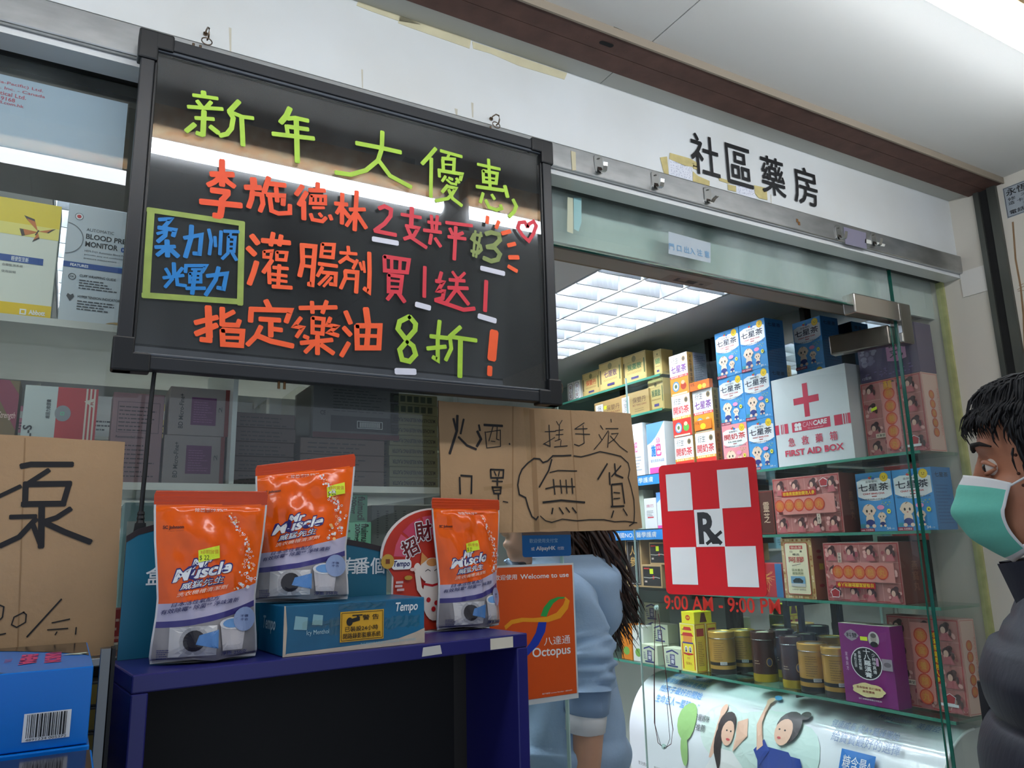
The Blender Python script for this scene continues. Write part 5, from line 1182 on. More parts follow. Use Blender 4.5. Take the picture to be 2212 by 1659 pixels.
show('red_remedy_carton', 'plain red carton on the lowest showcase shelf beside the pump notice', 'carton', 212, 266, 1318, ZSI, .12, .05, cm((150, 34, 38)), f_txt(21, (210, 170, 160), False), yb=1395)
show('wipes_pack', 'pale cyan wipes pack low in the showcase behind the power plug', 'pack', 262, 334, 1086, ZSI, .30, .08, cm((170, 216, 222)), lambda p, w, h: (p.rect(w*.1, h*.62, w*.9, h*.85, WHITE), p.ell(w*.5, h*.4, w*.25, h*.1, inkm((60, 150, 190)), 16)), yb=1300)
show('wipes_pack', 'white and teal wipes pack beside the pale cyan one', 'pack', 338, 420, 1092, ZSI, .32, .08, cm((226, 232, 232)), lambda p, w, h: (p.rect(0, h*.55, w, h*.72, inkm((40, 140, 150))), p.lines(w*.1, h*.1, w*.9, h*.45, 4, GBK, .3, 3)), yb=1300)
# dark cartons under the sill
t = thing('storage_plinth', 'dark box plinth under the stacked patterned cartons', 'plinth', (-.03, -.035, 0)); MB().box(-.0925, .0925, -.027, .027, 0, .88, M((24, 22, 20), rough=.7, name='plinth_black')).build('body', t)
def f_dk(p, w, h):
    r2 = random.Random(int(h*1e5)); OL = inkm((92, 84, 24))
    for i in range(14): x = w*r2.random(); p.ell(x, h*(.2+.6*r2.random()), .003, .004, OL, 6)
    p.rect(w*.90, h*.1, w*.96, h*.9, inkm((120, 104, 24)))
base = None
for i in range(14):
    z = .8804+i*.0322; lab = 'thin black and olive patterned carton stacked under the steel sill'
    if base is None: base = carton('patterned_carton', lab, 'carton', (-.03, -.062, z), 0, .185, .054, .0316, cm((26, 26, 20)), f_dk, group='patterned cartons under the sill')
    else: dup(base, (-.03+random.uniform(-.001, .001), -.062, z))

# ================================================================ back wall shelf of the shop
t_bs = thing('back_shelving', 'white shelving with small pastel cartons along the shop back wall', 'shelving', (.35, 3.02, 0))
for z in (1.10, 1.42, 1.74, 2.06): MB().box(-1.6, 1.6, -.14, .17, z-.015, z, LAM).build('shelf', t_bs)
for x in (-1.6, -.53, .53, 1.585): MB().box(x, x+.015, -.139, .17, 0, 2.30, LAM).build('upright', t_bs)
cols = [((150, 205, 222), 'pale blue'), ((232, 150, 176), 'pink'), ((236, 238, 238), 'white'), ((160, 214, 190), 'mint green'), ((240, 214, 140), 'cream yellow')]
proto = {}
for zi, z in enumerate((1.10, 1.42, 1.74, 2.06)):
    x = -1.55
    for k in range(11):
        c, nm = cols[(k*3+zi*2+(k//3)) % 5]; w = (.085, .11, .13, .10, .12)[(k*3+zi*2+(k//3)) % 5]; h = (.17, .13, .20, .15, .18)[(k*3+zi*2+(k//3)) % 5]
        for ux in (-.53, .53):
            if x < ux+.02 and x+w > ux-.005: x = ux+.025
        lab = nm+' carton on the shelving along the shop back wall'
        if nm not in proto: proto[nm] = carton('pastel_carton', lab, 'carton', (.35+x+w/2, 2.90, z+.0004), 0, w, .09, h, cm(c), lambda p, w, h: (p.rect(w*.1, h*.55, w*.9, h*.8, WHITE), p.lines(w*.1, h*.15, w*.9, h*.45, 3, GBK, .4, 3)), group=nm+' cartons on the back shelving')
        else: dup(proto[nm], (.35+x+w/2, 2.90, z+.0004))
        x += w+.022+(.05 if k % 4 == 3 else 0)
# ================================================================ shelving along the shop's right side
XF = 2.22; XB = 2.545; R90 = -PI/2
ZA, ZB, ZCc, ZD = 1.750, 1.512, 1.291, .980
t_gs = thing('glass_shelving', 'mirror backed glass shelving packed with remedies inside the doorway', 'shelving', (2.385, .66, 0))
def gs(x0, x1, y0, y1, z0, z1, m): return MB().box(x0-2.385, x1-2.385, y0-.66, y1-.66, z0, z1, m)
YN, YFAR = .088, 1.22
for z, ya, yb in ((ZA, YN, YFAR), (ZB, YN, YFAR), (ZCc, YN, YFAR), (ZD, YN, YFAR)):
    o = gs(XF+.003, XB, ya, yb, z-.009, z, GLASS_G).build('glass_shelf', t_gs)
    mb = gs(XF, XF+.003, ya, yb, z-.009, z, M((70, 140, 120), rough=.2, name='shelf_edge_green'))
    e = mb.build('polished_edge', o)
MIR = M((214, 222, 220), rough=.03, metal=1.0, name='mirror_silver')
gs(XB+.001, XB+.006, YN, YFAR, .94, ZSH-.002, MIR).build('mirror_back', t_gs)
PST = M((52, 50, 46), rough=.4, metal=.7, name='slotted_post')
for y in (.70, 1.205):
    gs(XB-.018, XB, y-.012, y+.012, .94, ZSH-.002, PST).build('slotted_post', t_gs)
    for z in (ZA, ZB, ZCc, ZD):
        gs(XB-.26, XB-.019, y-.003, y+.003, z-.034, z-.0095, PST).build('bracket', t_gs)
gs(XB-.05, XB-.03, .895, .912, ZD, ZCc-.01, M((44, 42, 38), rough=.4, metal=.6, name='front_post')).build('front_post', t_gs)
# deeper section with gold cartons
t_fs = thing('side_shelving', 'dark shelving with gold and black remedy cartons deeper in the shop', 'shelving', (2.39, 1.83, 0))
def fs_(x0, x1, y0, y1, z0, z1, m): return MB().box(x0-2.39, x1-2.39, y0-1.83, y1-1.83, z0, z1, m)
FSM = M((30, 34, 32), rough=.3, name='dark_shelf'); BST = M((58, 140, 214), rough=.4, name='price_strip_blue')
ZF = (2.225, 2.070, 1.790, 1.552, 1.300)
for i, z in enumerate(ZF):
    o = fs_(XF+.003, XB, 1.235, 2.60, z-.010, z, GLASS_G if i < 2 else FSM).build('shelf', t_fs)
    if i < 2: fs_(XF, XF+.003, 1.235, 2.60, z-.010, z, M((70, 140, 120), rough=.2, name='shelf_edge_green')).build('polished_edge', o)
    if i in (2, 3):
        fs_(XF-.002, XF+.002, 1.235, 2.60, z-.046, z-.004, BST).build('price_strip', o)
        pr = Pr((XF-.002-2.39, .77, z-.046), U=(0, -1, 0), V=(0, 0, 1)); 
        for k in range(3):
            u = .05+k*.45; pr = Pr((XF-.002-2.39, .77, z-.046), U=(0, -1, 0), V=(0, 0, 1)); pr.text('德國NO.1醫學護膚', u+.04, .010, u+.33, .034, WHITE, .01); pr.rect(u, .010, u+.026, .018, YEL); pr.rect(u, .018, u+.026, .026, RED); pr.rect(u, .026, u+.026, .034, BLACK); pr.build('strip_print', o)
        pass
for y in (1.245, 1.90, 2.585): fs_(XB-.02, XB, y-.012, y+.012, .94, ZSH-.002, PST).build('slotted_post', t_fs)
fs_(XB+.001, XB+.006, 1.235, 2.60, .94, ZSH-.002, M((150, 160, 156), rough=.5, name='back_board')).build('back_board', t_fs)
o = fs_(XF+.003, XB, 1.235, 2.60, ZD-.009, ZD, GLASS_G).build('shelf', t_fs); fs_(XF, XF+.003, 1.235, 2.60, ZD-.009, ZD, M((70, 140, 120), rough=.2, name='shelf_edge_green')).build('polished_edge', o)

def sbox(name, label, cat, xl, xr, yt, yb, zb, X, d, m, front=None, side=None, group=None, h=None, ymin=.092, top=None, w=None, rx=0.0):
    """carton facing the doorway, from its photo outline on the plane X"""
    ym = (yt+yb)/2
    y1 = onX(xl, ym, X).y; y0 = onX(xr, ym, X).y; z1 = onX(xr, yt, X).z
    y0 = max(y0, ymin)
    ww = w or (y1-y0)
    return carton(name, label, cat, (X, y0+ww/2, zb+.0004), R90, ww, d, h or (z1-zb), m, front, side, top, None, group, rx=rx)

# ---- tea cartons
TBL = cm((72, 152, 214)); SKIN = inkm((244, 214, 188)); TBS = inkm((52, 118, 176))
def baby(p, x, z, s_):
    p.ell(x, z-s_*1.5, s_*.75, s_*.95, SKIN, 16); p.ell(x, z-s_*2.0, s_*.80, s_*.55, inkm((40, 52, 120)), 14); p.ell(x-s_*.6, z-s_*2.5, s_*.35, s_*.3, SKIN, 10); p.ell(x+s_*.6, z-s_*2.5, s_*.35, s_*.3, SKIN, 10)
    p.ell(x, z, s_*1.12, s_, SKIN, 20); p.ell(x-s_*1.05, z-.05*s_, s_*.2, s_*.25, SKIN, 8); p.ell(x+s_*1.05, z-.05*s_, s_*.2, s_*.25, SKIN, 8)
    for q in (-1, 1): p.ell(x+q*s_*.42, z-.12*s_, s_*.17, s_*.24, BLACK, 10)
    p.ell(x, z-.55*s_, s_*.14, s_*.08, inkm((190, 70, 60)), 8); p.stroke([(x-s_*.2, z+s_*.75), (x+s_*.15, z+s_*.95)], s_*.12, inkm((150, 100, 60)))
def f_cha(pink=False):
    def f(p, w, h):
        if pink: p.rect(0, 0, w, h, inkm((238, 150, 158)))
        pts = [(w*.03, h*.86), (w*.20, h*.80+h*.10), (w*.80, h*.80+h*.10), (w*.97, h*.86), (w*.97, h*.60)]
        for i in range(9): t_ = i/8; pts.append((w*(.97-.94*t_), h*(.60-.085*math.sin(PI*t_))))
        p.poly(pts, WHITE)
        p.ell(w*.80, h*.905, w*.115, w*.115, M((246, 196, 30), rough=.4, name='sun_yellow'), 10); p.ell(w*.80, h*.905, w*.085, w*.085, inkm((250, 214, 60)), 16)
        for q in (-1, 1): p.ell(w*.80+q*w*.03, h*.915, w*.011, w*.014, inkm((120, 70, 20)), 8)
        p.stroke([(w*.765, h*.895), (w*.80, h*.882), (w*.835, h*.895)], w*.012, inkm((120, 70, 20)), cap=False)
        p.ell(w*.42, h*.91, w*.055, h*.022, inkm((220, 70, 60)), 10); p.ell(w*.50, h*.90, w*.05, h*.025, inkm((60, 120, 200)), 10); p.ell(w*.45, h*.93, w*.03, h*.018, inkm((80, 170, 90)), 8)
        p.text('金裝雙料', w*.28, h*.825, w*.62, h*.865, inkm((70, 70, 74)), .0)
        if pink: p.text('開奶茶', w*.08, h*.685, w*.92, h*.805, inkm((206, 40, 40)), .02); p.text('KAI NAI CHA', w*.22, h*.625, w*.78, h*.655, inkm((70, 100, 90)), .03)
        else: p.text('七星茶', w*.07, h*.685, w*.90, h*.81, inkm((26, 30, 50)), .025); p.text('CHAT SING CHA', w*.18, h*.625, w*.78, h*.655, inkm((190, 50, 50)), .03)
        p.rect(w*.42, h*.585, w*.56, h*.600, inkm((170, 50, 50))); p.text('經典優質品牌•小兒最佳之選', w*.08, h*.53, w*.92, h*.558, inkm((50, 60, 80)), .0)
        baby(p, w*.30, h*.36, w*.155); baby(p, w*.64, h*.255, w*.095)
        p.ell(w*.63, h*.40, w*.10, h*.04, inkm((240, 150, 190)), 14); p.ell(w*.84, h*.33, w*.055, w*.06, inkm((238, 226, 80)), 12); p.ell(w*.84, h*.33, w*.02, w*.02, BLACK, 8)
        for k in range(10): p.ell(w*(.68+.025*k), h*(.46+.03*math.sin(k*1.7)), w*.018, h*.008, inkm((130, 170, 90) if k % 2 else (206, 206, 130)), 6)
        for k in range(4): p.stroke([(w*(.03+.03*k), h*.07), (w*(.05+.035*k), h*.13)], w*.014, inkm((60, 150, 100)))
        p.poly([(0, 0), (w*.40, 0), (w*.40, h*.052), (0, h*.06)], inkm((160, 36, 60))); p.text('100% 天然草本', w*.03, h*.012, w*.37, h*.044, WHITE, .02); p.text('24', w*.74, h*.03, w*.84, h*.07, WHITE, .03); p.text('小包', w*.85, h*.03, w*.94, h*.055, WHITE)
    return f
def s_cha(p, w, h): p.rect(0, 0, w, h, TBS); p.text('七星茶', w*.15, h*.84, w*.85, h*.92, inkm((20, 40, 70)), .02); p.lines(w*.12, h*.1, w*.88, h*.75, 12, inkm((44, 96, 150)), .35, 7)
tw, th_ = .130, .1895
g = 'blue herbal tea cartons stacked above the first aid box shelf'
base = carton('herbal_tea_carton', 'blue herbal tea carton, top of the column beside the first aid box', 'carton', (XF+.01, .702, ZA+.0004+th_*2+.001), R90, tw, .10, th_, TBL, f_cha(), s_cha, group=g)
for c_, y in ((0, .702), (1, .834)):
    for r_ in range(3):
        if (c_, r_) in ((0, 2), (1, 0)): continue
        dup(base, (XF+.01+.002*((r_*3+c_) % 3), y+.001*r_, ZA+.0004+r_*(th_+.0005)), label='blue herbal tea carton, '+('bottom', 'middle', 'top')[r_]+' of the column beside the '+('first aid box', 'infant tea cartons')[c_])
carton('herbal_tea_carton', 'pink herbal tea carton at the foot of the blue tea stack', 'carton', (XF+.01, .834, ZA+.0004), R90, tw, .10, th_, cm((238, 150, 158)), f_cha(True), s_cha)
dup(base, (2.405, .590, ZA+.0004+2*th_+.001), label='blue herbal tea carton behind the top of the tall tea stack')
for i_, (r_) in enumerate((0, 1)): dup(base, (2.405, .590, ZA+.0004+r_*(th_+.0005)), label='blue herbal tea carton hidden low behind the tall tea stack', group='herbal tea cartons tucked behind the stack')
dup(base, (2.27, .290, ZB+.0004), label='blue herbal tea carton beside the flat pink gift carton')
dup(base, (2.27, .157, ZB+.0004), label='blue herbal tea carton standing against the side light')
# rival brand: white over orange
GOLDC = M((196, 156, 92), rough=.3, metal=.3, name='gold_band')
def f_hin(red):
    def f(p, w, h):
        p.rect(0, 0, w, h, WHITE); p.text('衍生', w*.12, h*.78, w*.52, h*.93, inkm((50, 44, 44)), -.004, .2); p.ell(w*.80, h*.86, w*.10, w*.11, inkm((170, 140, 90)), 16); p.ell(w*.80, h*.86, w*.07, w*.075, inkm((90, 80, 70)), 14)
        p.text('開奶茶' if red else '七星茶', w*.08, h*.55, w*.92, h*.73, inkm((206, 44, 44)) if red else inkm((116, 44, 140)), .03); p.text('Hin Sang Herbal Tea', w*.15, h*.505, w*.88, h*.53, GBK)
        p.rect(0, 0, w, h*.42, inkm((214, 52, 44)) if red else inkm((240, 150, 40))); p.rect(0, h*.42, w, h*.48, inkm((240, 170, 40)) if red else inkm((220, 60, 70))); p.text('草本精華 清熱小便', w*.06, h*.43, w*.94, h*.47, WHITE)
        p.ell(w*.30, h*.22, w*.19, w*.20, inkm((90, 150, 200)), 18); p.ell(w*.30, h*.22, w*.14, w*.15, WHITE, 16); p.ell(w*.30, h*.22, w*.07, w*.08, inkm((90, 110, 60)), 12); p.ell(w*.72, h*.20, w*.16, h*.09, inkm((90, 160, 70)) if red else inkm((190, 60, 30)), 12); p.ell(w*.70, h*.29, w*.10, h*.05, inkm((230, 190, 160)), 10); p.rect(w*.05, h*.01, w*.9, h*.05, inkm((240, 230, 190)))
    return f
def s_hin(p, w, h): p.rect(0, 0, w, h, inkm((150, 158, 166))); p.rect(0, 0, w*.30, h, GOLDC); p.vtext('兒科至尊本草世家', w*.09, h*.95, w*.13, h*.9, inkm((70, 50, 20)), .01); p.lines(w*.36, h*.15, w*.95, h*.95, 18, inkm((80, 90, 100)), .35, 9)
hw, hh = .112, .178
HB = cm((236, 232, 224))
hr = carton('infant_tea_carton', 'white and red infant tea carton in the tight stack before the gold cartons', 'carton', (XF+.005, 1.118, ZA+.0004), R90, hw, .11, hh, HB, f_hin(True), s_hin, group='white and red infant tea cartons')
dup(hr, (XF+.004, 1.118, ZA+.0008+hh), label='white and red infant tea carton in the middle of the taller stack'); dup(hr, (XF+.004, .990, ZA+.0004), label='white and red infant tea carton below the white and orange one')
hp_ = carton('infant_tea_carton', 'white and orange infant tea carton with purple characters, topmost of its stack', 'carton', (XF+.005, 1.118, ZA+.0012+2*hh), R90, hw, .11, hh, HB, f_hin(False), s_hin, group='white and orange infant tea cartons')
dup(hp_, (XF+.006, .990, ZA+.0008+hh), label='white and orange infant tea carton under the orange promotional card')
# orange promotional cards wedged between them
for x, y, z, lab in ((XF-.001, .990, ZA+2*hh+.0012, 'orange promotional card standing on top of an infant tea carton'),):
    t = thing('promotion_card', lab, 'card', (x, y, z), R90); MB().box(-.062, .052, .0, .02, 0, .036, inkm((240, 112, 30))).build('card', t)
    pr = Pr((-.062, 0, 0), e0=.0004); pr.text('衍生', .006, .020, .030, .033, BLACK, .01); pr.ell(.06, .012, .012, .010, YEL, 12); pr.ell(.085, .012, .012, .010, inkm((250, 200, 90)), 12); pr.build('printed_face', t)
t = thing('promotion_card', 'orange promotional card stuck on the front of an infant tea carton', 'card', (XF+.0012, .985, ZA+hh+.012), R90); MB().box(-.058, .040, .0, .0016, 0, .040, inkm((240, 120, 30))).build('card', t)
pr = Pr((-.058, 0, 0), e0=.0003); pr.text('衍生', .006, .024, .030, .036, BLACK, .01); pr.ell(.05, .014, .016, .012, YEL, 12); pr.build('printed_face', t)

# ---- first aid box
def f_aid(p, w, h):
    R2 = inkm((200, 56, 82)); cx, cz = w*.465, h*.70; p.rect(cx-.011, cz-.060, cx+.011, cz+.060, R2); p.rect(cx-.054, cz-.012, cx+.054, cz+.012, R2)
    y0, y1 = h*.365, h*.475
    p.rect(w*.24, y0, w*.75, y1, R2)
    for a, b in ((0, .055), (.085, .10), (.112, .122), (.135, .185), (.80, .90), (.915, .93), (.945, .955), (.965, 1.0)): p.rect(w*a, y0, w*b, y1, R2)
    p.ell(w*.30, y1-.012, .008, .008, WHITE, 12); p.ell(w*.345, y1-.012, .008, .008, WHITE, 12); p.rect(w*.275, y0+.004, w*.325, y1-.020, WHITE); p.rect(w*.33, y0+.004, w*.37, y1-.020, WHITE)
    p.text('CAN', w*.39, y0+.013, w*.52, y1-.005, inkm((230, 180, 190)), .0, .1); p.text('CARE', w*.53, y0+.013, w*.71, y1-.005, WHITE, .035, .1); p.text('"We can care for you"', w*.45, y0+.003, w*.66, y0+.009, WHITE)
    for i, c in enumerate('急救藥箱'): p.text(c, w*(.17+.185*i), h*.215, w*(.265+.185*i), h*.31, R2, .012)
    p.text('FIRST AID BOX', w*.115, h*.105, w*.885, h*.175, R2, .03)
sbox('first_aid_box', 'large white first aid box with a red cross on the glass shelf', 'box', 1657, 1836, 781, 994, ZA, XF+.012, .16, cm((222, 228, 230), noise=.02), f_aid, lambda p, w, h: p.rect(0, 0, w, h, inkm((206, 204, 204))), w=.318, h=.322)
# ---- pink gift cartons
PKB = cm((192, 128, 122), noise=.16, ns=30); DKL = inkm((74, 48, 50)); PKD = inkm((160, 76, 82)); PKL = inkm((226, 172, 164))
def ladies(p, w, h, nx, ny, seed):
    r2 = random.Random(seed)
    p.frame(.004, .004, w-.004, h-.004, .0022, inkm((176, 34, 44)))
    for i in range(1, nx): p.rect(w*i/nx-.0006, .006, w*i/nx+.0006, h-.006, PKL)
    for j in range(1, ny): p.rect(.006, h*j/ny-.0006, w-.006, h*j/ny+.0006, PKL)
    cw_, ch_ = w/nx, h/ny
    for i in range(nx):
        for j in range(ny):
            x = (i+.5+r2.uniform(-.1, .1))*cw_; z = (j+.45)*ch_
            for k in range(9): p.ell(x+r2.uniform(-.35, .35)*cw_, z+r2.uniform(-.28, .3)*ch_, cw_*r2.uniform(.06, .13), ch_*r2.uniform(.05, .12), PKD if k % 2 else PKL, 8, rot=r2.random()*3)
            p.poly([(x-cw_*.24, z-ch_*.38), (x-cw_*.10, z-ch_*.04), (x+cw_*.10, z-ch_*.04), (x+cw_*.26, z-ch_*.38)], inkm((190, 108, 112)))
            p.ell(x, z+ch_*.14, cw_*.20, ch_*.20, DKL, 12, rot=.4); p.ell(x+cw_*.10, z+ch_*.30, cw_*.12, ch_*.11, DKL, 10); p.ell(x-cw_*.05, z+ch_*.06, cw_*.10, ch_*.15, inkm((222, 180, 160)), 12); p.ell(x+cw_*.22, z-ch_*.02, cw_*.06, ch_*.16, DKL, 8)
def medals(p, pts, r_, chars):
    for (x, z), c in zip(pts, chars):
        p.ell(x, z, r_, r_, inkm((192, 60, 42)), 18); p.ell(x, z, r_*.84, r_*.84, inkm((206, 112, 62)), 18); p.text(c, x-r_*.5, z-r_*.5, x+r_*.5, z+r_*.5, inkm((206, 150, 60)), .01)
def f_pinkH(flip):
    def f(p, w, h):
        ladies(p, w, h, 4, 3, 4+flip); 
        p.rect(w*.15, h*.34, w*.93, h*.66, inkm((208, 140, 132)))
        xs_ = [w*(.20+.145*i) for i in range(5)] if flip else [w*(.11+.150*i) for i in range(5)]
        medals(p, [(x, h*.50) for x in xs_], w*.078, '燕窩養顏丸')
        bz = h*.28 if flip else h*.70; p.rect(w*.16, bz-h*.045, w*.68, bz+h*.055, inkm((176, 28, 36))); p.text('珍珠燕窩鹿胎開泡人參', w*.18, bz-h*.03, w*.66, bz+h*.04, YEL, .01, rot=2 if flip else 0)
        q = (w*.14, h*.14) if flip else (w*.80, h*.86); p.poly([(q[0]-.018, q[1]+.006), (q[0], q[1]+.016), (q[0]+.018, q[1]+.006), (q[0]+.013, q[1]-.014), (q[0]-.013, q[1]-.014)], WHITE); p.poly([(q[0]-.016, q[1]+.005), (q[0], q[1]+.014), (q[0]+.016, q[1]+.005), (q[0]+.012, q[1]-.012), (q[0]-.012, q[1]-.012)], inkm((170, 50, 56)))
        p.rect(w*(.66 if not flip else .22), h*(.16 if not flip else .66), w*(.71 if not flip else .27), h*(.33 if not flip else .83), inkm((226, 206, 186))); p.vtext('天壽堂', w*(.668 if not flip else .228), h*(.325 if not flip else .825), w*.034, h*.155, BLACK)
    return f
def f_pinkV(p, w, h):
    ladies(p, w, h, 3, 4, 9); p.rect(w*.36, h*.10, w*.62, h*.94, inkm((208, 138, 130))); medals(p, [(w*.49, h*(.80-.165*i)) for i in range(5)], w*.095, '燕窩養顏丸')
    p.rect(w*.20, h*.245, w*.36, h*.30, inkm((226, 206, 186))); p.text('天壽堂', w*.21, h*.255, w*.35, h*.29, BLACK, .01); q = (w*.80, h*.155); p.poly([(q[0]-.018, q[1]+.006), (q[0], q[1]+.016), (q[0]+.018, q[1]+.006), (q[0]+.013, q[1]-.014), (q[0]-.013, q[1]-.014)], WHITE); p.poly([(q[0]-.016, q[1]+.005), (q[0], q[1]+.014), (q[0]+.016, q[1]+.005), (q[0]+.012, q[1]-.012), (q[0]-.012, q[1]-.012)], inkm((170, 50, 56)))
    p.rect(w*.66, h*.075, w*.90, h*.105, WHITE)
def f_pinkV1(p, w, h): f_pinkV(p, w, h); p.text('燕窩', w*.42, h*.86, w*.56, h*.97, inkm((226, 170, 50)), .02); p.poly([(w*.17, h*.60), (w*.27, h*.62), (w*.27, h*.66), (w*.17, h*.64)], LIME)
def f_pinkV2(p, w, h): f_pinkV(p, w, h); p.rect(w*.64, h*.30, w*.71, h*.86, inkm((170, 28, 34))); p.vtext('珍珠燕窩開泡人參', w*.648, h*.85, w*.054, h*.54, YEL, .01)
def s_pink(p, w, h): p.rect(0, 0, w, h, inkm((216, 178, 164))); p.frame(.003, .003, w-.003, h-.003, .0015, inkm((190, 70, 70))); medals(p, [(w*.5, h*(.72-.12*i)) for i in range(5)], min(w*.26, h*.058), '燕窩養顏丸'); p.text('YIN WO YANG YAN', w*.82, h*.2, w*.90, h*.8, inkm((206, 120, 110)), rot=1)
def s_pinkd(p, w, h): p.rect(0, 0, w, h, inkm((112, 58, 52))); p.vtext('燕窩丸', w*.4, h*.7, w*.22, h*.5, inkm((150, 96, 76)), .01)
sbox('pink_gift_carton', 'upright pink gift carton with orange medallions under the purple carton', 'carton', 1866, 2022, 800, 985, ZA, 2.285, .085, PKB, f_pinkV1, s_pink, w=.215, h=.250)
sbox('pink_gift_carton', 'flat pink gift carton with a red banner between brown and blue cartons', 'carton', 1672, 1818, 1020, 1149, ZB, XF+.012, .10, PKB, f_pinkH(0), s_pinkd)
sbox('pink_gift_carton', 'flat pink gift carton turned upside down beside the cream carton', 'carton', 1783, 1948, 1168, 1306, ZCc, XF+.012, .13, PKB, f_pinkH(1), s_pinkd, h=.188)
sbox('pink_gift_carton', 'tilted pink gift carton beside the purple ointment carton', 'carton', 1915, 2085, 1348, 1565, ZD+.003, 2.298, .075, PKB, f_pinkV2, s_pink, w=.235, h=.268, top=lambda p, w, d: p.rect(0, 0, w, d, inkm((220, 160, 154))), rx=-.03)
def f_feng(p, w, h):
    p.rect(0, 0, w, h, inkm((74, 58, 92))); r2 = random.Random(3)
    for i in range(26): p.ell(w*r2.uniform(.02, .30), h*r2.uniform(.35, .95), w*r2.uniform(.02, .06), h*r2.uniform(.02, .08), inkm((120, 108, 136) if i % 2 else (150, 142, 164)), 8)
    for i in range(30): p.ell(w*r2.uniform(.1, .9), h*r2.uniform(.05, .22), w*r2.uniform(.01, .03), h*.012, inkm((120, 100, 146)), 6)
    p.poly([(w*.50, h*.34), (w*.66, h*.30), (w*.82, h*.34), (w*.82, h), (w*.50, h)], inkm((196, 140, 176))); p.vtext('白鳳丸', w*.55, h*.98, w*.22, h*.60, BLACK, .02); p.text('12瓶裝', w*.04, h*.05, w*.20, h*.11, inkm((190, 184, 200)), .01)
sbox('purple_remedy_carton', 'dark purple remedy carton standing on a pink gift carton', 'carton', 1855, 2010, 690, 803, ZA+.2512, 2.287, .085, cm((74, 58, 92)), f_feng, lambda p, w, h: (p.rect(0, 0, w, h, inkm((84, 66, 96))),), w=.21, h=.162)
# ---- second shelf extras
def f_br(p, w, h): p.frame(.003, .003, w-.003, h-.003, .003, inkm((120, 44, 36))); p.vtext('靈芝', w*.3, h*.75, w*.4, h*.5, inkm((214, 190, 160)), .01)
sbox('brown_tonic_carton', 'dark brown tonic carton half hidden by the red Rx plate', 'carton', 1646, 1672, 1055, 1149, ZB, XF+.012, .08, cm((78, 40, 32)), f_br, lambda p, w, h: (p.rect(0, 0, w, h, inkm((30, 26, 26))), p.lines(w*.2, h*.3, w*.85, h*.95, 10, inkm((130, 110, 90)), .3, 3), p.rect(w*.3, h*.05, w*.8, h*.13, WHITE)), w=.07, h=.160)
# ---- third shelf
def f_ejiao(p, w, h):
    r2 = random.Random(5); p.rect(0, 0, w, h, inkm((206, 178, 122)))
    for i in range(70):
        s_ = r2.randrange(4); a = r2.random(); x, z = ((a*w, .006), (a*w, h-.006), (.006, a*h), (w-.006, a*h))[s_]; p.ell(x, z, .004, .004, inkm((170, 120, 70) if i % 2 else (232, 214, 170)), 7)
    p.poly(rrect(w*.12, h*.07, w*.88, h*.93, .006), inkm((180, 60, 50))); p.poly(rrect(w*.14, h*.08, w*.86, h*.92, .006), inkm((234, 232, 196)))
    p.rect(w*.30, h*.82, w*.72, h*.88, inkm((196, 70, 70))); p.text('御品堂', w*.33, h*.83, w*.69, h*.87, inkm((240, 214, 190)), .02); p.text('山', w*.30, h*.765, w*.38, h*.80, BLACK, .02); p.text('東', w*.62, h*.765, w*.70, h*.80, BLACK, .02); p.text('極品', w*.38, h*.715, w*.60, h*.75, BLACK, .02)
    p.text('阿膠', w*.24, h*.60, w*.74, h*.69, inkm((190, 60, 60)), .02); p.stroke([(w*.34, h*.545), (w*.62, h*.575)], .0016, GBK); p.text('固本養血', w*.32, h*.455, w*.68, h*.495, inkm((110, 130, 80)), .01); p.text('滋陰潤肺', w*.32, h*.40, w*.68, h*.44, inkm((110, 130, 80)), .01)
    p.rect(w*.26, h*.20, w*.72, h*.37, inkm((120, 170, 200))); p.rect(w*.26, h*.20, w*.72, h*.25, inkm((200, 206, 200))); p.poly([(w*.34, h*.26), (w*.64, h*.26), (w*.66, h*.30), (w*.56, h*.34), (w*.42, h*.34), (w*.32, h*.30)], inkm((46, 60, 60))); p.text('山東阿膠 福牌精品', w*.28, h*.14, w*.72, h*.165, GBK)
def s_ejiao(p, w, h): p.rect(0, 0, w, h, inkm((160, 104, 84))); p.rect(w*.34, h*.48, w*.60, h*.58, inkm((200, 180, 80))); [p.ell(w*.4, h*z, w*.16, h*.028, inkm((150, 50, 50)), 10) for z in (.78, .68, .22)]
sbox('ejiao_carton', 'tall cream carton in a floral gold border beside the red root carton', 'carton', 1692, 1758, 1162, 1297, ZCc, XF+.010, .085, cm((206, 178, 122)), f_ejiao, s_ejiao, h=.205)
def f_root(p, w, h):
    p.rect(0, 0, w, h, inkm((176, 34, 32))); p.rect(w*.80, 0, w, h, inkm((44, 110, 160))); r2 = random.Random(2); G1 = inkm((232, 176, 90))
    p.stroke([(0, h*.62), (w*.25, h*.66), (w*.42, h*.60)], .016, G1); p.stroke([(w*.05, h*.72), (w*.30, h*.80), (w*.5, h*.86)], .003, G1)
    for i in range(16):
        x, z = w*.34+r2.uniform(-.03, .02), h*.60+r2.uniform(-.012, .012); pts = [(x, z)]; a = r2.uniform(-1.5, .7)
        for k in range(5): x += .012*math.cos(a); z += .012*math.sin(a); a += r2.uniform(-.5, .4); pts.append((min(x, w*.78), max(.003, min(z, h*.95))))
        p.stroke(pts, .0016, G1, cap=False)
sbox('ginseng_carton', 'red carton with a golden root and blue edge beside the cream carton', 'carton', 1632, 1690, 1213, 1288, ZCc, XF+.012, .09, cm((176, 34, 32)), f_root, w=.150, h=.118)
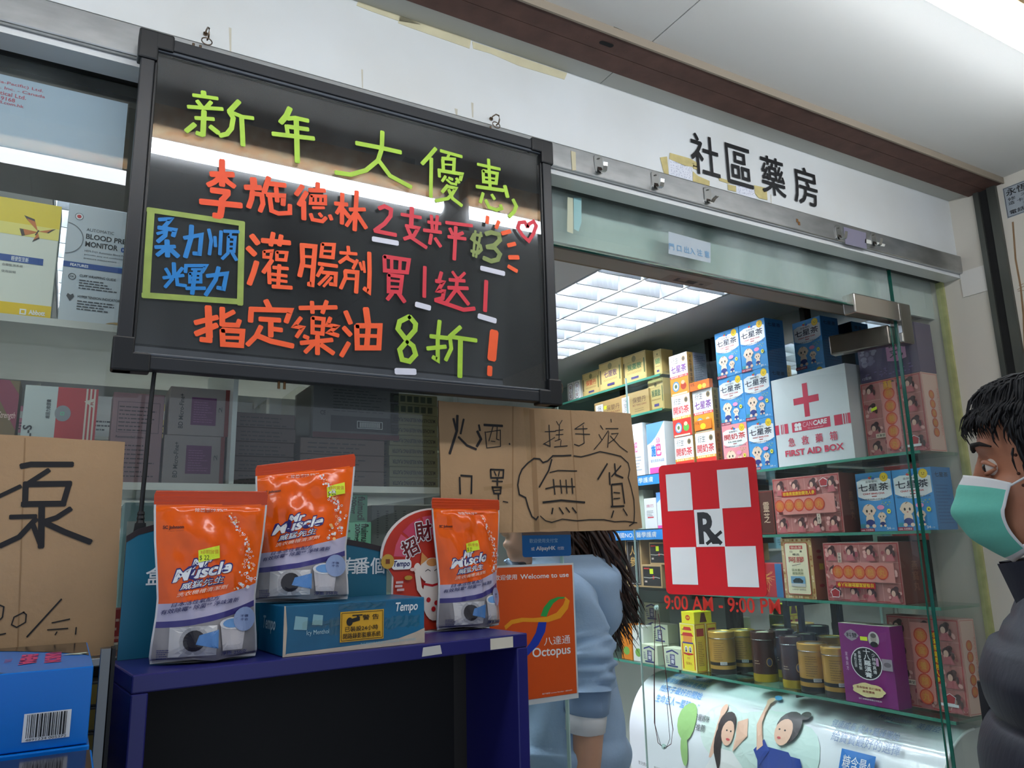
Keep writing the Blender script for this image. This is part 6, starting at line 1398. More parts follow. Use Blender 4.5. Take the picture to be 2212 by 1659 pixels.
# ---- bottom shelf: tins, yellow cartons
def tin(x, y, label, group, gold=True, h=.158, r_=.052):
    t = thing('tea_tin', label, 'tin', (x, y, ZD+.0004), 0, group)
    b = M((198, 152, 66), rough=.3, metal=.35, noise=.08, nscale=20, name='tin_gold') if gold else M((62, 34, 30), rough=.25, noise=.15, nscale=20, name='tin_brown')
    lid = M((206, 162, 72), rough=.28, metal=.4, name='tin_lid_gold') if gold else M((66, 38, 32), rough=.25, name='tin_lid_brown')
    bl = M((22, 20, 20), rough=.3, name='tin_black'); yb = M((196, 170, 50), rough=.25, metal=.5, name='tin_yellow_foot')
    if gold: MB().lathe([(0, 0), (r_*.98, 0), (r_, .002), (r_, .020), (r_, .034), (r_, .046), (r_, h*.84)], b, 32, mfun=lambda a: (bl, bl, bl, b, bl, b)[a]).build('body', t)
    else: MB().lathe([(0, 0), (r_*.98, 0), (r_, .002), (r_, .028), (r_, h*.84)], b, 32, mfun=lambda a: (yb, yb, yb, b)[a]).build('body', t)
    MB().tube([(r_*1.015*math.cos(a), r_*1.015*math.sin(a), h*.845) for a in [2*PI*i/32 for i in range(32)]], .0012, CHROME, 6, True).build('seam_ring', t)
    MB().lathe([(r_*1.01, h*.85), (r_*1.03, h*.86), (r_*1.03, h*.985), (r_*1.0, h), (r_*.9, h), (r_*.86, h*.985), (r_*.5, h*.985), (0, h*.985)], lid, 32, mfun=lambda a: lid if a < 6 else M((226, 214, 190), rough=.4, name='lid_label')).build('lid', t)
    # wrapped print
    def wp(u, v, e): a = PI+.5+u/r_; return Vector(((r_+.0003+e)*math.cos(a), (r_+.0003+e)*math.sin(a), v))
    pr = Pr((0, 0, 0), warp=wp, e0=.0001)
    if gold:
        pr.lines(-.020, .055, .026, h*.78, 9, inkm((110, 76, 30)), .22, int(y*100)); pr.rect(.004, .047-.010, .030, .058-.010, WHITE)
        for k in range(10): pr.rect(.006+.0023*k, .038, .007+.0023*k, .047, BLACK)
    else: pr.ell(.028, h*.40, .012, .016, inkm((190, 150, 80)), 16); pr.ell(.028, h*.40, .009, .013, inkm((60, 70, 110)), 14); pr.lines(-.03, h*.36, .0, h*.46, 2, inkm((170, 150, 120)), .3, 2)
    pr.build('printed_wrap', t)
    return t
def tpos(x, y): p = onZ(x, y, ZD); return p.x, p.y
for px, py, lab, gp_, gold, h, r_ in ((1564, 1454, 'gold tea tin standing alone beside the yellow pagoda carton', 'pair of gold tins by the pagoda carton', True, .160, .050), (1610, 1448, 'gold tea tin partly behind the lone gold tin', 'pair of gold tins by the pagoda carton', True, .158, .050),
     (1656, 1470, 'tall brown tin with yellow foot standing clear of the others', None, False, .176, .045), (1697, 1460, 'tall brown tin with blue oval behind the clear standing one', None, False, .172, .045), (1719, 1484, 'tall brown tin leaning on the gold tins, barcode side hidden', None, False, .174, .042), (1748, 1474, 'tall brown tin behind the gold barcoded tin', None, False, .172, .042),
     (1764, 1493, 'gold tea tin showing its barcode beside a brown tin', None, True, .160, .050), (1806, 1474, 'gold tea tin tucked behind the barcoded one', None, True, .160, .048), (1818, 1504, 'gold tea tin touching the purple ointment carton', None, True, .158, .050)):
    x, y = tpos(px, py); x = max(x, XF+r_+.006)
    tin(x, y, lab, gp_, gold, h, r_)
def f_pag(p, w, h):
    YL = inkm((240, 222, 50)); p.rect(0, 0, w, h, YL); RD = inkm((196, 40, 36)); p.frame(.001, .001, w-.001, h-.001, .003, inkm((236, 232, 190)))
    for z, a in ((.86, .30), (.74, .40)): p.poly([(w*(.5-a), h*z), (w*(.5+a), h*z), (w*(.5+a*.7), h*(z+.07)), (w*(.5-a*.7), h*(z+.07))], RD); p.poly([(w*(.5-a-.06), h*(z+.02)), (w*(.5-a), h*z), (w*(.5-a+.1), h*(z+.02))], inkm((60, 120, 60)))
    p.rect(w*.20, h*.60, w*.80, h*.74, inkm((230, 150, 60))); p.rect(w*.14, h*.58, w*.86, h*.61, inkm((70, 60, 140))); p.rect(w*.10, h*.05, w*.15, h*.58, RD); p.rect(w*.85, h*.05, w*.90, h*.58, RD)
    for x in (.36, .64): p.ell(w*x, h*.46, w*.10, h*.07, WHITE, 14); p.ell(w*x, h*.465, w*.06, h*.045, inkm((150, 140, 130)), 12); p.ell(w*x, h*.425, w*.06, h*.02, BLACK, 10)
    p.poly([(w*.18, h*.36), (w*.5, h*.335), (w*.82, h*.36), (w*.82, h*.385), (w*.18, h*.385)], RD); p.text('保濟丸', w*.30, h*.14, w*.70, h*.20, inkm((190, 110, 40)), .01); p.rect(w*.40, h*.26, w*.60, h*.30, inkm((220, 180, 60)))
def s_pag(p, w, h): p.rect(0, 0, w, h, inkm((236, 214, 60))); p.rect(w*.15, h*.74, w*.85, h*.90, inkm((176, 40, 36))); p.rect(w*.2, h*.12, w*.8, h*.66, inkm((230, 200, 70))); p.lines(w*.22, h*.14, w*.78, h*.64, 14, inkm((120, 90, 30)), .3, 6); p.frame(.002, .002, w-.002, h-.002, .002, inkm((180, 40, 36)))
py_ = sbox('pagoda_carton', 'tall yellow carton with a red pagoda carrying a small yellow carton', 'carton', 1461, 1503, 1346, 1452, ZD, XF+.008, .055, cm((240, 222, 50)), f_pag, s_pag, h=.186, w=.088)
dup(py_, (XF+.068, py_.location.y-.004, ZD+.0004), label='tall yellow carton behind the pagoda carton, side facing out')
carton('small_yellow_carton', 'small bright yellow carton with a red oval lying on the pagoda carton', 'carton', (XF+.010, py_.location.y-.006, ZD+.187), R90, .075, .095, .046, cm((240, 230, 40)), lambda p, w, h: (p.ell(w*.5, h*.5, w*.18, h*.22, RED, 18), p.text('保濟', w*.38, h*.40, w*.62, h*.60, YEL, .02)), lambda p, w, h: (p.poly([(w*.3, h*.1), (w*.7, h*.1), (w*.6, h*.9), (w*.4, h*.9)], inkm((90, 40, 36))),))
# small pale green liniment cartons
def f_lin(p, w, h): N1 = inkm((44, 50, 110)); p.poly([(w*.14, h*.72), (w*.5, h*.86), (w*.86, h*.72), (w*.86, h*.80), (w*.5, h*.94), (w*.14, h*.80)], N1); p.rect(w*.36, h*.18, w*.64, h*.70, N1); p.vtext('油膏', w*.40, h*.68, w*.2, h*.46, WHITE, .02); p.rect(w*.20, h*.08, w*.80, h*.16, N1); p.lines(w*.12, h*.25, w*.30, h*.65, 4, N1, .4, 2)
PG = cm((206, 216, 186))
y0 = onX(1403, 1410, XF+.01).y
lb = carton('liniment_carton', 'pale green liniment carton with navy emblem alone at the shelf front', 'carton', (XF+.010, y0, ZD+.0004), R90, .105, .060, .080, PG, f_lin, None, group=None)
for px, zz, xx, lab in ((1452, 0, .008, 'pale green liniment carton pressed against the pagoda carton'), (1428, 0, .075, 'pale green liniment carton behind the front one, bottom of its pile'), (1428, .081, .075, 'pale green liniment carton second up in the rear pile'), (1413, 0, .140, 'pale green liniment carton at the back, lowest of the tall pile'), (1413, .081, .140, 'pale green liniment carton at the back, middle of the tall pile'), (1413, .162, .140, 'pale green liniment carton at the back, topmost of the tall pile')):
    y = onX(px, 1410, XF+xx).y; q = dup(lb, (XF+xx, y, ZD+.0004+zz), label=lab)
for px, c, lab, h in ((1352, (216, 130, 40), 'orange carton beside the white leafy carton at the shelf end', .15), (1366, (226, 232, 222), 'white carton with green leaves at the end of the bottom shelf', .15)):
    y = onX(px, 1390, XF+.02).y
    carton('herbal_carton', lab, 'carton', (XF+.02, min(y, 1.60 if px < 1360 else 1.515), ZD+.0004), R90, .075, .09, h, cm(c), lambda p, w, h: (p.ell(w*.5, h*.25, w*.3, h*.12, inkm((120, 170, 80)), 12), p.stroke([(w*.4, h*.6), (w*.6, h*.8), (w*.5, h*.9)], .004, BLACK)))
def f_purp(p, w, h):
    SV = inkm((160, 150, 160)); p.poly([(w*.10, h*.855), (w*.16, h*.90), (w*.25, h*.93), (w*.34, h*.90), (w*.40, h*.855), (w*.34, h*.81), (w*.25, h*.78), (w*.16, h*.81)], SV); p.text('料雙', w*.15, h*.825, w*.36, h*.885, BLACK, .02); p.rect(w*.42, h*.80, w*.56, h*.85, LIME)
    p.ell(w*.68, h*.83, w*.105, h*.095, inkm((200, 196, 190)), 22); p.ell(w*.68, h*.845, w*.06, h*.06, inkm((170, 160, 150)), 16); p.ell(w*.68, h*.765, w*.075, h*.035, BLACK, 14); p.ell(w*.68, h*.875, w*.055, h*.03, inkm((90, 84, 80)), 14)
    p.ell(w*.49, h*.515, w*.30, h*.205, WHITE, 30); p.ell(w*.49, h*.515, w*.285, h*.193, BLACK, 30); p.vtext('十八羅漢膏', w*.45, h*.70, w*.13, h*.36, WHITE, .035); p.vtext('少林寺真傳', w*.61, h*.655, w*.07, h*.26, WHITE, .01); p.vtext('長春堂秘製', w*.35, h*.665, w*.06, h*.24, WHITE, .01); p.vtext('選料正宗', w*.27, h*.63, w*.05, h*.18, WHITE, .01)
    p.rect(w*.69, h*.50, w*.74, h*.60, inkm((200, 150, 190))); p.vtext('家傳良方', w*.10, h*.64, w*.05, h*.24, inkm((220, 190, 214))); p.rect(w*.80, h*.46, w*.99, h*.60, SV); p.ell(w*.90, h*.53, w*.07, h*.03, inkm((110, 100, 110)), 14)
    pts = [(w*(.49+.31*math.cos(a)*(1+.05*math.cos(9*a))), h*(.185+.085*math.sin(a)*(1+.08*math.cos(7*a)))) for a in [2*PI*i/36 for i in range(36)]]; p.poly(pts, inkm((236, 220, 160))); p.text('筋骨酸痛 跌打損傷', w*.26, h*.195, w*.72, h*.225, inkm((150, 60, 40)), .02); p.text('肩背腰痛', w*.37, h*.15, w*.60, h*.18, inkm((150, 60, 40)), .02); p.text('益仁堂藥業有限公司監製', w*.28, h*.06, w*.72, h*.08, WHITE)
sbox('ointment_carton', 'purple ointment carton with a black oval beside the gold tins', 'carton', 1815, 1932, 1362, 1535, ZD, XF+.008, .065, cm((128, 30, 116)), f_purp, None, w=.185, h=.242, top=lambda p, w, d: (p.rect(0, 0, w, d, inkm((214, 210, 190))), p.ell(w*.6, d*.5, w*.16, d*.3, inkm((120, 120, 110)), 16)))
# ---- deeper section: gold sachet cartons
def f_gold(s, c):
    def f(p, w, h):
        p.rect(0, 0, w, h, inkm((200, 176, 112))); p.frame(.004, .004, w-.004, h-.004, .0015, inkm((110, 96, 50))); p.ell(w*.5, h*.82, w*.09, w*.09, inkm((120, 110, 60)), 14); p.text(s, w*.22, h*.44, w*.80, h*.66, inkm(c), .02)
        for k in range(9): p.ring(w*(.22+.07*k), h*.34, w*.028, .0012, inkm((110, 70, 40)), 8); p.ring(w*(.22+.07*k), h*.73, w*.022, .0010, inkm((130, 110, 60)), 8)
        p.rect(w*.36, h*.12, w*.68, h*.20, inkm((70, 60, 110))); p.rect(w*.05, h*.25, w*.09, h*.75, inkm((60, 56, 40))); p.rect(w*.91, h*.25, w*.95, h*.75, inkm((60, 90, 50)))
    return f
def f_kraft(p, w, h): p.rect(0, 0, w, h, inkm((178, 148, 96))); p.rect(w*.05, h*.10, w*.32, h*.88, WHITE); p.vtext('保嬰丹', w*.12, h*.84, w*.14, h*.7, inkm((90, 90, 90))); p.text('保嬰丹', w*.44, h*.50, w*.90, h*.74, inkm((110, 80, 60)), .01); p.text('BO YING DAN', w*.44, h*.36, w*.90, h*.44, inkm((120, 60, 50)), .01); p.lines(w*.5, h*.12, w*.85, h*.3, 2, inkm((130, 100, 70)), .3, 3)
GC = cm((190, 166, 104), r_=.3)
def gcart(xl, xr, yt, zi, lab, f, X=XF+.02, m=GC, d=.07, name='sachet_carton', side=None, h=None):
    return sbox(name, lab, 'carton', xl, xr, yt, yt+50, ZF[zi], X, d, m, f, side, ymin=1.24, h=h)
gcart(1258, 1295, 797, 0, 'gold sachet carton with red characters, furthest along the top shelf', f_gold('保嬰丹', (190, 70, 40)), side=None)
gcart(1294, 1342, 771, 0, 'gold sachet carton with purple characters on the top shelf', f_gold('七厘散', (74, 36, 90)), X=XF+.008)
gcart(1344, 1395, 755, 0, 'gold sachet carton with green characters on the top shelf', f_gold('猴棗散', (40, 100, 60)))
gcart(1411, 1470, 738, 0, 'gold sachet carton with green characters behind the infant tea stack', f_gold('猴棗散', (70, 120, 80)))
gcart(1284, 1345, 855, 1, 'amber sachet carton with a yellow price label on the second shelf', lambda p, w, h: (f_kraft(p, w, h), p.rect(w*.35, h*.60, w*.45, h*.76, LIME)), m=cm((200, 160, 80)))
gcart(1340, 1402, 838, 1, 'kraft brown sachet carton with an upright white label', f_kraft, X=XF+.008, m=cm((178, 148, 96)))
gcart(1401, 1450, 826, 1, 'pale gold sachet carton beside the kraft brown one', f_gold('猴棗散', (50, 90, 60)), h=.140)
for i_, px in enumerate((1232, 1246)):
    gcart(px-6, px+7, 815, 0, ('white carton with a black arch at the far end of the top shelf' if i_ == 0 else 'white carton with a black arch next to the first gold carton'), lambda p, w, h: (p.poly(rrect(w*.15, h*.08, w*.85, h*.92, w*.2), BLACK), p.poly(rrect(w*.2, h*.1, w*.8, h*.9, w*.18), WHITE), p.vtext('保心安', w*.3, h*.85, w*.4, h*.7, inkm((120, 50, 40)), .01)), m=cm((226, 224, 214)), h=.10)
# white and blue skin wash cartons
def f_seb(p, w, h):
    p.poly([(0, h*.58)]+[(w*t_, h*(.58+.42*t_**1.6)) for t_ in (.25, .5, .75, 1)]+[(0, h)], inkm((110, 160, 226))); p.text('施', w*.22, h*.34, w*.46, h*.56, inkm((60, 130, 210)), .04); p.text('巴', w*.50, h*.34, w*.76, h*.56, inkm((230, 80, 150)), .04); p.ring(w*.62, h*.64, w*.11, .002, inkm((236, 120, 170)), 18); p.text('5.5', w*.55, h*.61, w*.70, h*.67, inkm((236, 90, 150)), .02); p.text('嬰兒清潔沐浴露', w*.16, h*.22, w*.90, h*.28, inkm((120, 130, 170))); p.rect(w*.08, 0, w, h*.12, inkm((236, 90, 170)))
sbox('skin_wash_carton', 'big white and blue skin wash carton before the infant tea stack', 'carton', 1398, 1452, 905, 1013, ZF[2], XF+.01, .09, cm((236, 238, 242)), f_seb, None, ymin=1.24)
sbox('skin_wash_carton', 'white skin wash carton beside the big white and blue one', 'carton', 1366, 1390, 912, 1018, ZF[2], XF+.01, .09, cm((236, 238, 244)), lambda p, w, h: (p.text('施巴', w*.05, h*.45, w*.45, h*.65, inkm((236, 100, 160)), .02), p.lines(w*.1, h*.1, w*.8, h*.4, 5, inkm((150, 150, 160)), .3, 4)), None, ymin=1.24)
sbox('skin_wash_carton', 'slim white skin wash carton with a red dash on the dark shelf', 'carton', 1392, 1418, 1075, 1130, ZF[3], XF+.012, .06, cm((236, 236, 238)), lambda p, w, h: (p.text('施巴', w*.2, h*.70, w*.8, h*.80, inkm((200, 110, 130)), .01), p.rect(w*.25, h*.35, w*.75, h*.39, inkm((206, 70, 80))), p.lines(w*.2, h*.42, w*.8, h*.62, 4, GBK, .3, 3)), None, ymin=1.24)
sbox('skin_wash_carton', 'sage green skin wash carton behind the slim white ones', 'carton', 1376, 1391, 1058, 1130, ZF[3], XF+.03, .06, cm((196, 206, 190)), None, None, ymin=1.24)
sbox('skin_wash_carton', 'slim blue topped skin wash carton beside the red Rx plate', 'carton', 1419, 1440, 1062, 1130, ZF[3], XF+.012, .06, cm((226, 230, 240)), lambda p, w, h: (p.poly([(0, h*.7), (w, h*.95), (w, h), (0, h)], inkm((110, 160, 226))), p.rect(0, 0, w, h*.08, inkm((236, 90, 170)))), None, ymin=1.24)
# black framed cartons under them
FR_ = cm((186, 156, 112)); 
def f_blk(p, w, h): p.rect(w*.05, h*.08, w*.95, h*.92, inkm((40, 38, 38))); p.rect(w*.10, h*.80, w*.40, h*.86, inkm((190, 50, 50))); p.rect(w*.40, h*.60, w*.58, h*.82, LIME); p.ell(w*.58, h*.45, w*.05, h*.08, RED, 10); p.stroke([(w*.08, h*.44), (w*.4, h*.42), (w*.7, h*.46), (w*.9, h*.42)], .003, inkm((190, 190, 180))); p.rect(w*.12, h*.22, w*.25, h*.30, inkm((200, 180, 170)))
def f_tall(p, w, h): p.rect(w*.08, h*.04, w*.92, h*.96, inkm((46, 44, 44))); p.frame(w*.14, h*.06, w*.86, h*.94, .003, inkm((180, 180, 176))); p.vtext('人參', w*.3, h*.85, w*.36, h*.45, inkm((206, 170, 100)), .01)
sbox('ginseng_display_carton', 'black ginseng carton in a wooden frame with yellow label, lower of two', 'carton', 1388, 1430, 1232, 1270, ZF[4], XF+.012, .08, FR_, f_blk, None, ymin=1.24, h=.098)
sbox('ginseng_display_carton', 'black ginseng carton in a wooden frame with yellow label, upper of two', 'carton', 1404, 1440, 1190, 1230, ZF[4]+.099, XF+.014, .08, FR_, f_blk, None, ymin=1.24, h=.095)
sbox('ginseng_display_carton', 'tall black ginseng carton in a wooden frame behind the long hair', 'carton', 1352, 1386, 1165, 1268, ZF[4], XF+.012, .08, FR_, f_tall, None, ymin=1.24, h=.215)

# ================================================================ rounded advertising counter
t = thing('advertising_counter', 'white rounded counter front with a family photo advertisement under the shelves', 'counter', (2.37, .80, 0))
AW = M((226, 230, 234), rough=.12, name='glossy_white_panel'); AX, AZ, RX, RZ = 0.0, .70, .215, .235
Y0, Y1 = -.670, .70
def arc(a): return (-RX*math.cos(a), AZ+RZ*math.sin(a))      # a 0..90deg from front to top
n = 18; mb = MB(); vs = []
prof = [(-RX, 0.0)]+[arc(PI/2*i/n) for i in range(n+1)]+[(.16, AZ+RZ)]
for y in (Y0, Y1): vs += [(x, y, z) for x, z in prof]
k = len(prof); mb.add(vs, [(i, i+1, k+i+1, k+i) for i in range(k-1)], AW, True); mb.build('curved_front', t)
cap = [(x, z) for x, z in prof]+[(.16, 0)]
ENDM = M((206, 206, 204), rough=.3, name='counter_end_panel')
for y in (Y0, Y1): MB().add([(x, y+(.0 if y < 0 else 0), z) for x, z in cap], [tuple(range(len(cap)))], ENDM).build('end_panel', t)
MB().tube([(x, Y0-.001, z) for x, z in prof[:-1]], .004, WHITE, 8).build('edge_bead', t)
LEN = RX*PI/2*1.05
VOFF = .05
def wpA(u, v, e):   # u along Y from far (left) to near (right); v measured down from the top along the curve
    v = v-VOFF; s_ = v/LEN
    if s_ < 1: a = PI/2*(1-s_); x, z = arc(a); nx_, nz_ = -math.cos(a), math.sin(a)
    else: x, z = -RX, AZ-(v-LEN); nx_, nz_ = -1, 0
    return Vector((x+nx_*(.0006+e), Y1-u, z+nz_*(.0006+e)))
pr = Pr((0, 0, 0), warp=wpA, e0=.0001, step=.0003); TL_ = Y1-Y0
BP = inkm((70, 150, 220)); GP_ = inkm((110, 130, 170))
def atext(s, u0, v0, u1, v1, m_, bold=0.0, shear=0.0):
    vs, fs, a0, b0, a1, b1 = text_geo(s, 0.0 if any(ord(c) > 0x2E7F for c in s) else bold, shear); pr.add([pr.P(u0+(x-a0)/(a1-a0)*(u1-u0), v1-(y-b0)/(b1-b0)*(v1-v0)) for x, y in vs], fs, m_); pr.nx()
def apoly(pts, m_):
    """triangulated patch that follows the curve"""
    us = [p_[0] for p_ in pts]; c = (sum(us)/len(us), sum(p_[1] for p_ in pts)/len(pts)); vsx = [pr.P(*c)]; N = len(pts)
    for p_ in pts: vsx.append(pr.P((c[0]+p_[0])/2, (c[1]+p_[1])/2))
    for p_ in pts: vsx.append(pr.P(*p_))
    f_ = []
    for i in range(N): j = (i+1) % N; f_ += [(0, 1+i, 1+j), (1+i, 1+N+i, 1+N+j, 1+j)]
    pr.add(vsx, f_, m_); pr.nx()
def aell(u, v, ru, rv, m_, rot=0.0, n=16): apoly([(u+ru*math.cos(a)*math.cos(rot)-rv*math.sin(a)*math.sin(rot), v+ru*math.cos(a)*math.sin(rot)+rv*math.sin(a)*math.cos(rot)) for a in [2*PI*i/n for i in range(n)]], m_)
for k_ in range(8): aell(.52+.05*k_, .30+.02*math.sin(k_), .10, .10, inkm((206-k_, 222, 214)))
for i, s_ in enumerate(('“醫學上，健康成長', '醫學推薦的營養產品', '給孩子最好的開始', '生命巨人一藍臻A+”')): atext(s_, .10+.01*i, .075+.05*i, .34+.015*i, .110+.05*i, BP, .012, -.2)
atext('十方醫媽咪', .36, .265, .46, .290, GBK); atext('推薦', .40, .300, .45, .325, GBK)
aell(.345, .30, .05, .07, inkm((150, 190, 120))); aell(.345, .40, .02, .06, inkm((150, 190, 120)))
SK2 = inkm((222, 180, 156)); HR = inkm((44, 34, 34))
VOFF = .11
apoly([(.47, .62), (.49, .47), (.52, .42), (.60, .42), (.66, .47), (.66, .62)], inkm((236, 236, 234))); apoly([(.48, .46), (.505, .30), (.525, .30), (.525, .46)], SK2); apoly([(.60, .42), (.66, .36), (.64, .30), (.60, .32)], SK2)
aell(.555, .345, .042, .055, HR); aell(.525, .42, .018, .07, HR); aell(.567, .365, .030, .042, SK2); aell(.515, .29, .014, .025, SK2)
for s_ in (-1, 1): aell(.572+s_*.010, .358, .004, .003, BLACK)
aell(.575, .386, .010, .004, inkm((190, 80, 80))); apoly([(.46, .50), (.51, .44), (.53, .52), (.50, .62)], inkm((230, 230, 230)))
VOFF = .155
DB = inkm((36, 62, 140)); apoly([(.72, .46), (.76, .42), (.85, .42), (.90, .47), (.90, .72), (.70, .72)], DB); apoly([(.70, .44), (.74, .40), (.77, .43), (.73, .48)], DB); apoly([(.86, .43), (.90, .43), (.92, .48), (.88, .49)], DB)
apoly([(.715, .44), (.69, .36), (.685, .27), (.70, .27), (.71, .35), (.74, .42)], SK2); apoly([(.87, .48), (.895, .48), (.90, .66), (.875, .66)], SK2); aell(.692, .255, .014, .018, SK2); aell(.71, .232, .020, .012, inkm((90, 160, 214)), .5)
aell(.825, .34, .050, .058, HR); aell(.87, .29, .020, .018, HR); aell(.812, .362, .036, .045, SK2)
for s_ in (-1, 1): aell(.806+s_*.012, .358, .004, .003, BLACK)
aell(.802, .385, .008, .004, inkm((190, 80, 80)))
VOFF = .03
atext('Mead Johnson', 1.11, .085, 1.22, .115, GP_, .02, -.2); atext('NUTRITION', 1.15, .118, 1.20, .126, GP_); atext('美贊臣', 1.245, .095, 1.32, .125, GP_, .02)
atext('健康成長 從A+藍臻開始', .98, .155, 1.22, .185, GP_, .01, -.1); atext('給寶寶最好的選擇', 1.00, .195, 1.24, .230, GP_, .01, -.1)
VOFF = .075
apoly([(1.05, .29), (1.17, .29), (1.17, .36), (1.05, .36)], inkm((28, 110, 186))); atext('糖含量^', 1.062, .305, 1.16, .345, WHITE, .01); apoly([(1.02, .39), (1.08, .39), (1.08, .44), (1.02, .44)], inkm((120, 160, 206)))
for i in range(4): atext('育兒媽媽專區'[:4+i % 2], .07+.10*i, .52, .13+.10*i, .535, GBK)
pr.build('advertisement', t)
# ================================================================ people
def rings(mb, rr, m, n=28, power=2.0):
    """closed loft through horizontal superelliptic rings (cx, cy, cz, rx, ry_front, ry_back)"""
    vs = []
    for (cx, cy, cz, rx, rf, rb) in rr:
        for i in range(n):
            a = 2*PI*i/n; c = math.cos(a); s = math.sin(a)
            cc = math.copysign(abs(c)**(2/power), c); ss = math.copysign(abs(s)**(2/power), s)
            vs.append((cx+rx*cc, cy+(rb if ss > 0 else rf)*ss, cz))
    k = len(rr); fs = [(j*n+i, j*n+(i+1) % n, (j+1)*n+(i+1) % n, (j+1)*n+i) for j in range(k-1) for i in range(n)]
    fs += [tuple(range(n))[::-1], tuple(range((k-1)*n, k*n))]
    mb.add(vs, fs, m, True); return mb
def ball(mb, c, r, m, n=16, sq=(1, 1, 1)):
    vs = []; fs = []
    for j in range(n+1):
        t = PI*j/n
        for i in range(2*n):
            a = 2*PI*i/(2*n); vs.append((c[0]+r*sq[0]*math.sin(t)*math.cos(a), c[1]+r*sq[1]*math.sin(t)*math.sin(a), c[2]+r*sq[2]*math.cos(t)))
    w = 2*n
    fs = [(j*w+i, (j+1)*w+i, (j+1)*w+(i+1) % w, j*w+(i+1) % w) for j in range(n) for i in range(w)]
    mb.add(vs, fs, m, True); return mb
def fuse(mb, name, mat, voxel, smooth=4, parent=None, loc=(0, 0, 0), rz=0.0):
    """weld overlapping closed shapes into one continuous skin"""
    o = mb.build(name+'_draft')
    r = o.modifiers.new('r', 'REMESH'); r.mode = 'VOXEL'; r.voxel_size = voxel; r.use_smooth_shade = True
    s = o.modifiers.new('s', 'SMOOTH'); s.factor = .5; s.iterations = smooth
    dg = bpy.context.evaluated_depsgraph_get(); me = bpy.data.meshes.new_from_object(o.evaluated_get(dg))
    old = o.data; bpy.data.objects.remove(o); bpy.data.meshes.remove(old)
    me.name = name; me.materials.clear(); me.materials.append(mat)
    for p in me.polygons: p.use_smooth = True; p.material_index = 0
    q = bpy.data.objects.new(name, me); COL.objects.link(q)
    if parent: q.parent = parent
    q.location = loc; q.rotation_euler = (0, 0, rz)
    return q
SKM = M((196, 138, 108), rough=.5, noise=.14, nscale=18, bump=.08, bscale=90, noise_col=(172, 112, 84), name='skin_man'); SKW = M((206, 158, 130), rough=.5, noise=.06, nscale=20, name='skin_woman')
def hand(mb, wrist, d, side, m, s=1.0):
    """palm, four curled fingers of unequal length and a thumb; d points down the arm"""
    w = Vector(wrist); d = Vector(d).normalized(); f = Vector((0, -1, 0)); f = (f-d*f.dot(d)).normalized(); l = d.cross(f)
    pal = w+d*.05*s
    mb.tube([w, w+d*.03*s, w+d*.07*s, w+d*.09*s], [.026*s, .033*s, .036*s, .030*s], m, 12)
    for k, (o, ln) in enumerate(((.027, .070), (.009, .080), (-.009, .074), (-.026, .060))):
        b = w+d*.078*s+f*(o*s); inw = l*(side*.012*s)
        mb.tube([b, b+d*(ln*.42*s)+inw*.4, b+d*(ln*.75*s)+inw*1.4, b+d*(ln*s*.98)+inw*3.0], [.0098*s, .009*s, .0082*s, .007*s], m, 8)
    b = w+d*.03*s+f*.026*s
    mb.tube([b, b+d*.022*s+f*.022*s+l*side*.006, b+d*.048*s+f*.030*s+l*side*.014, b+d*.066*s+f*.028*s+l*side*.020], [.013*s, .0115*s, .010*s, .008*s], m, 8)
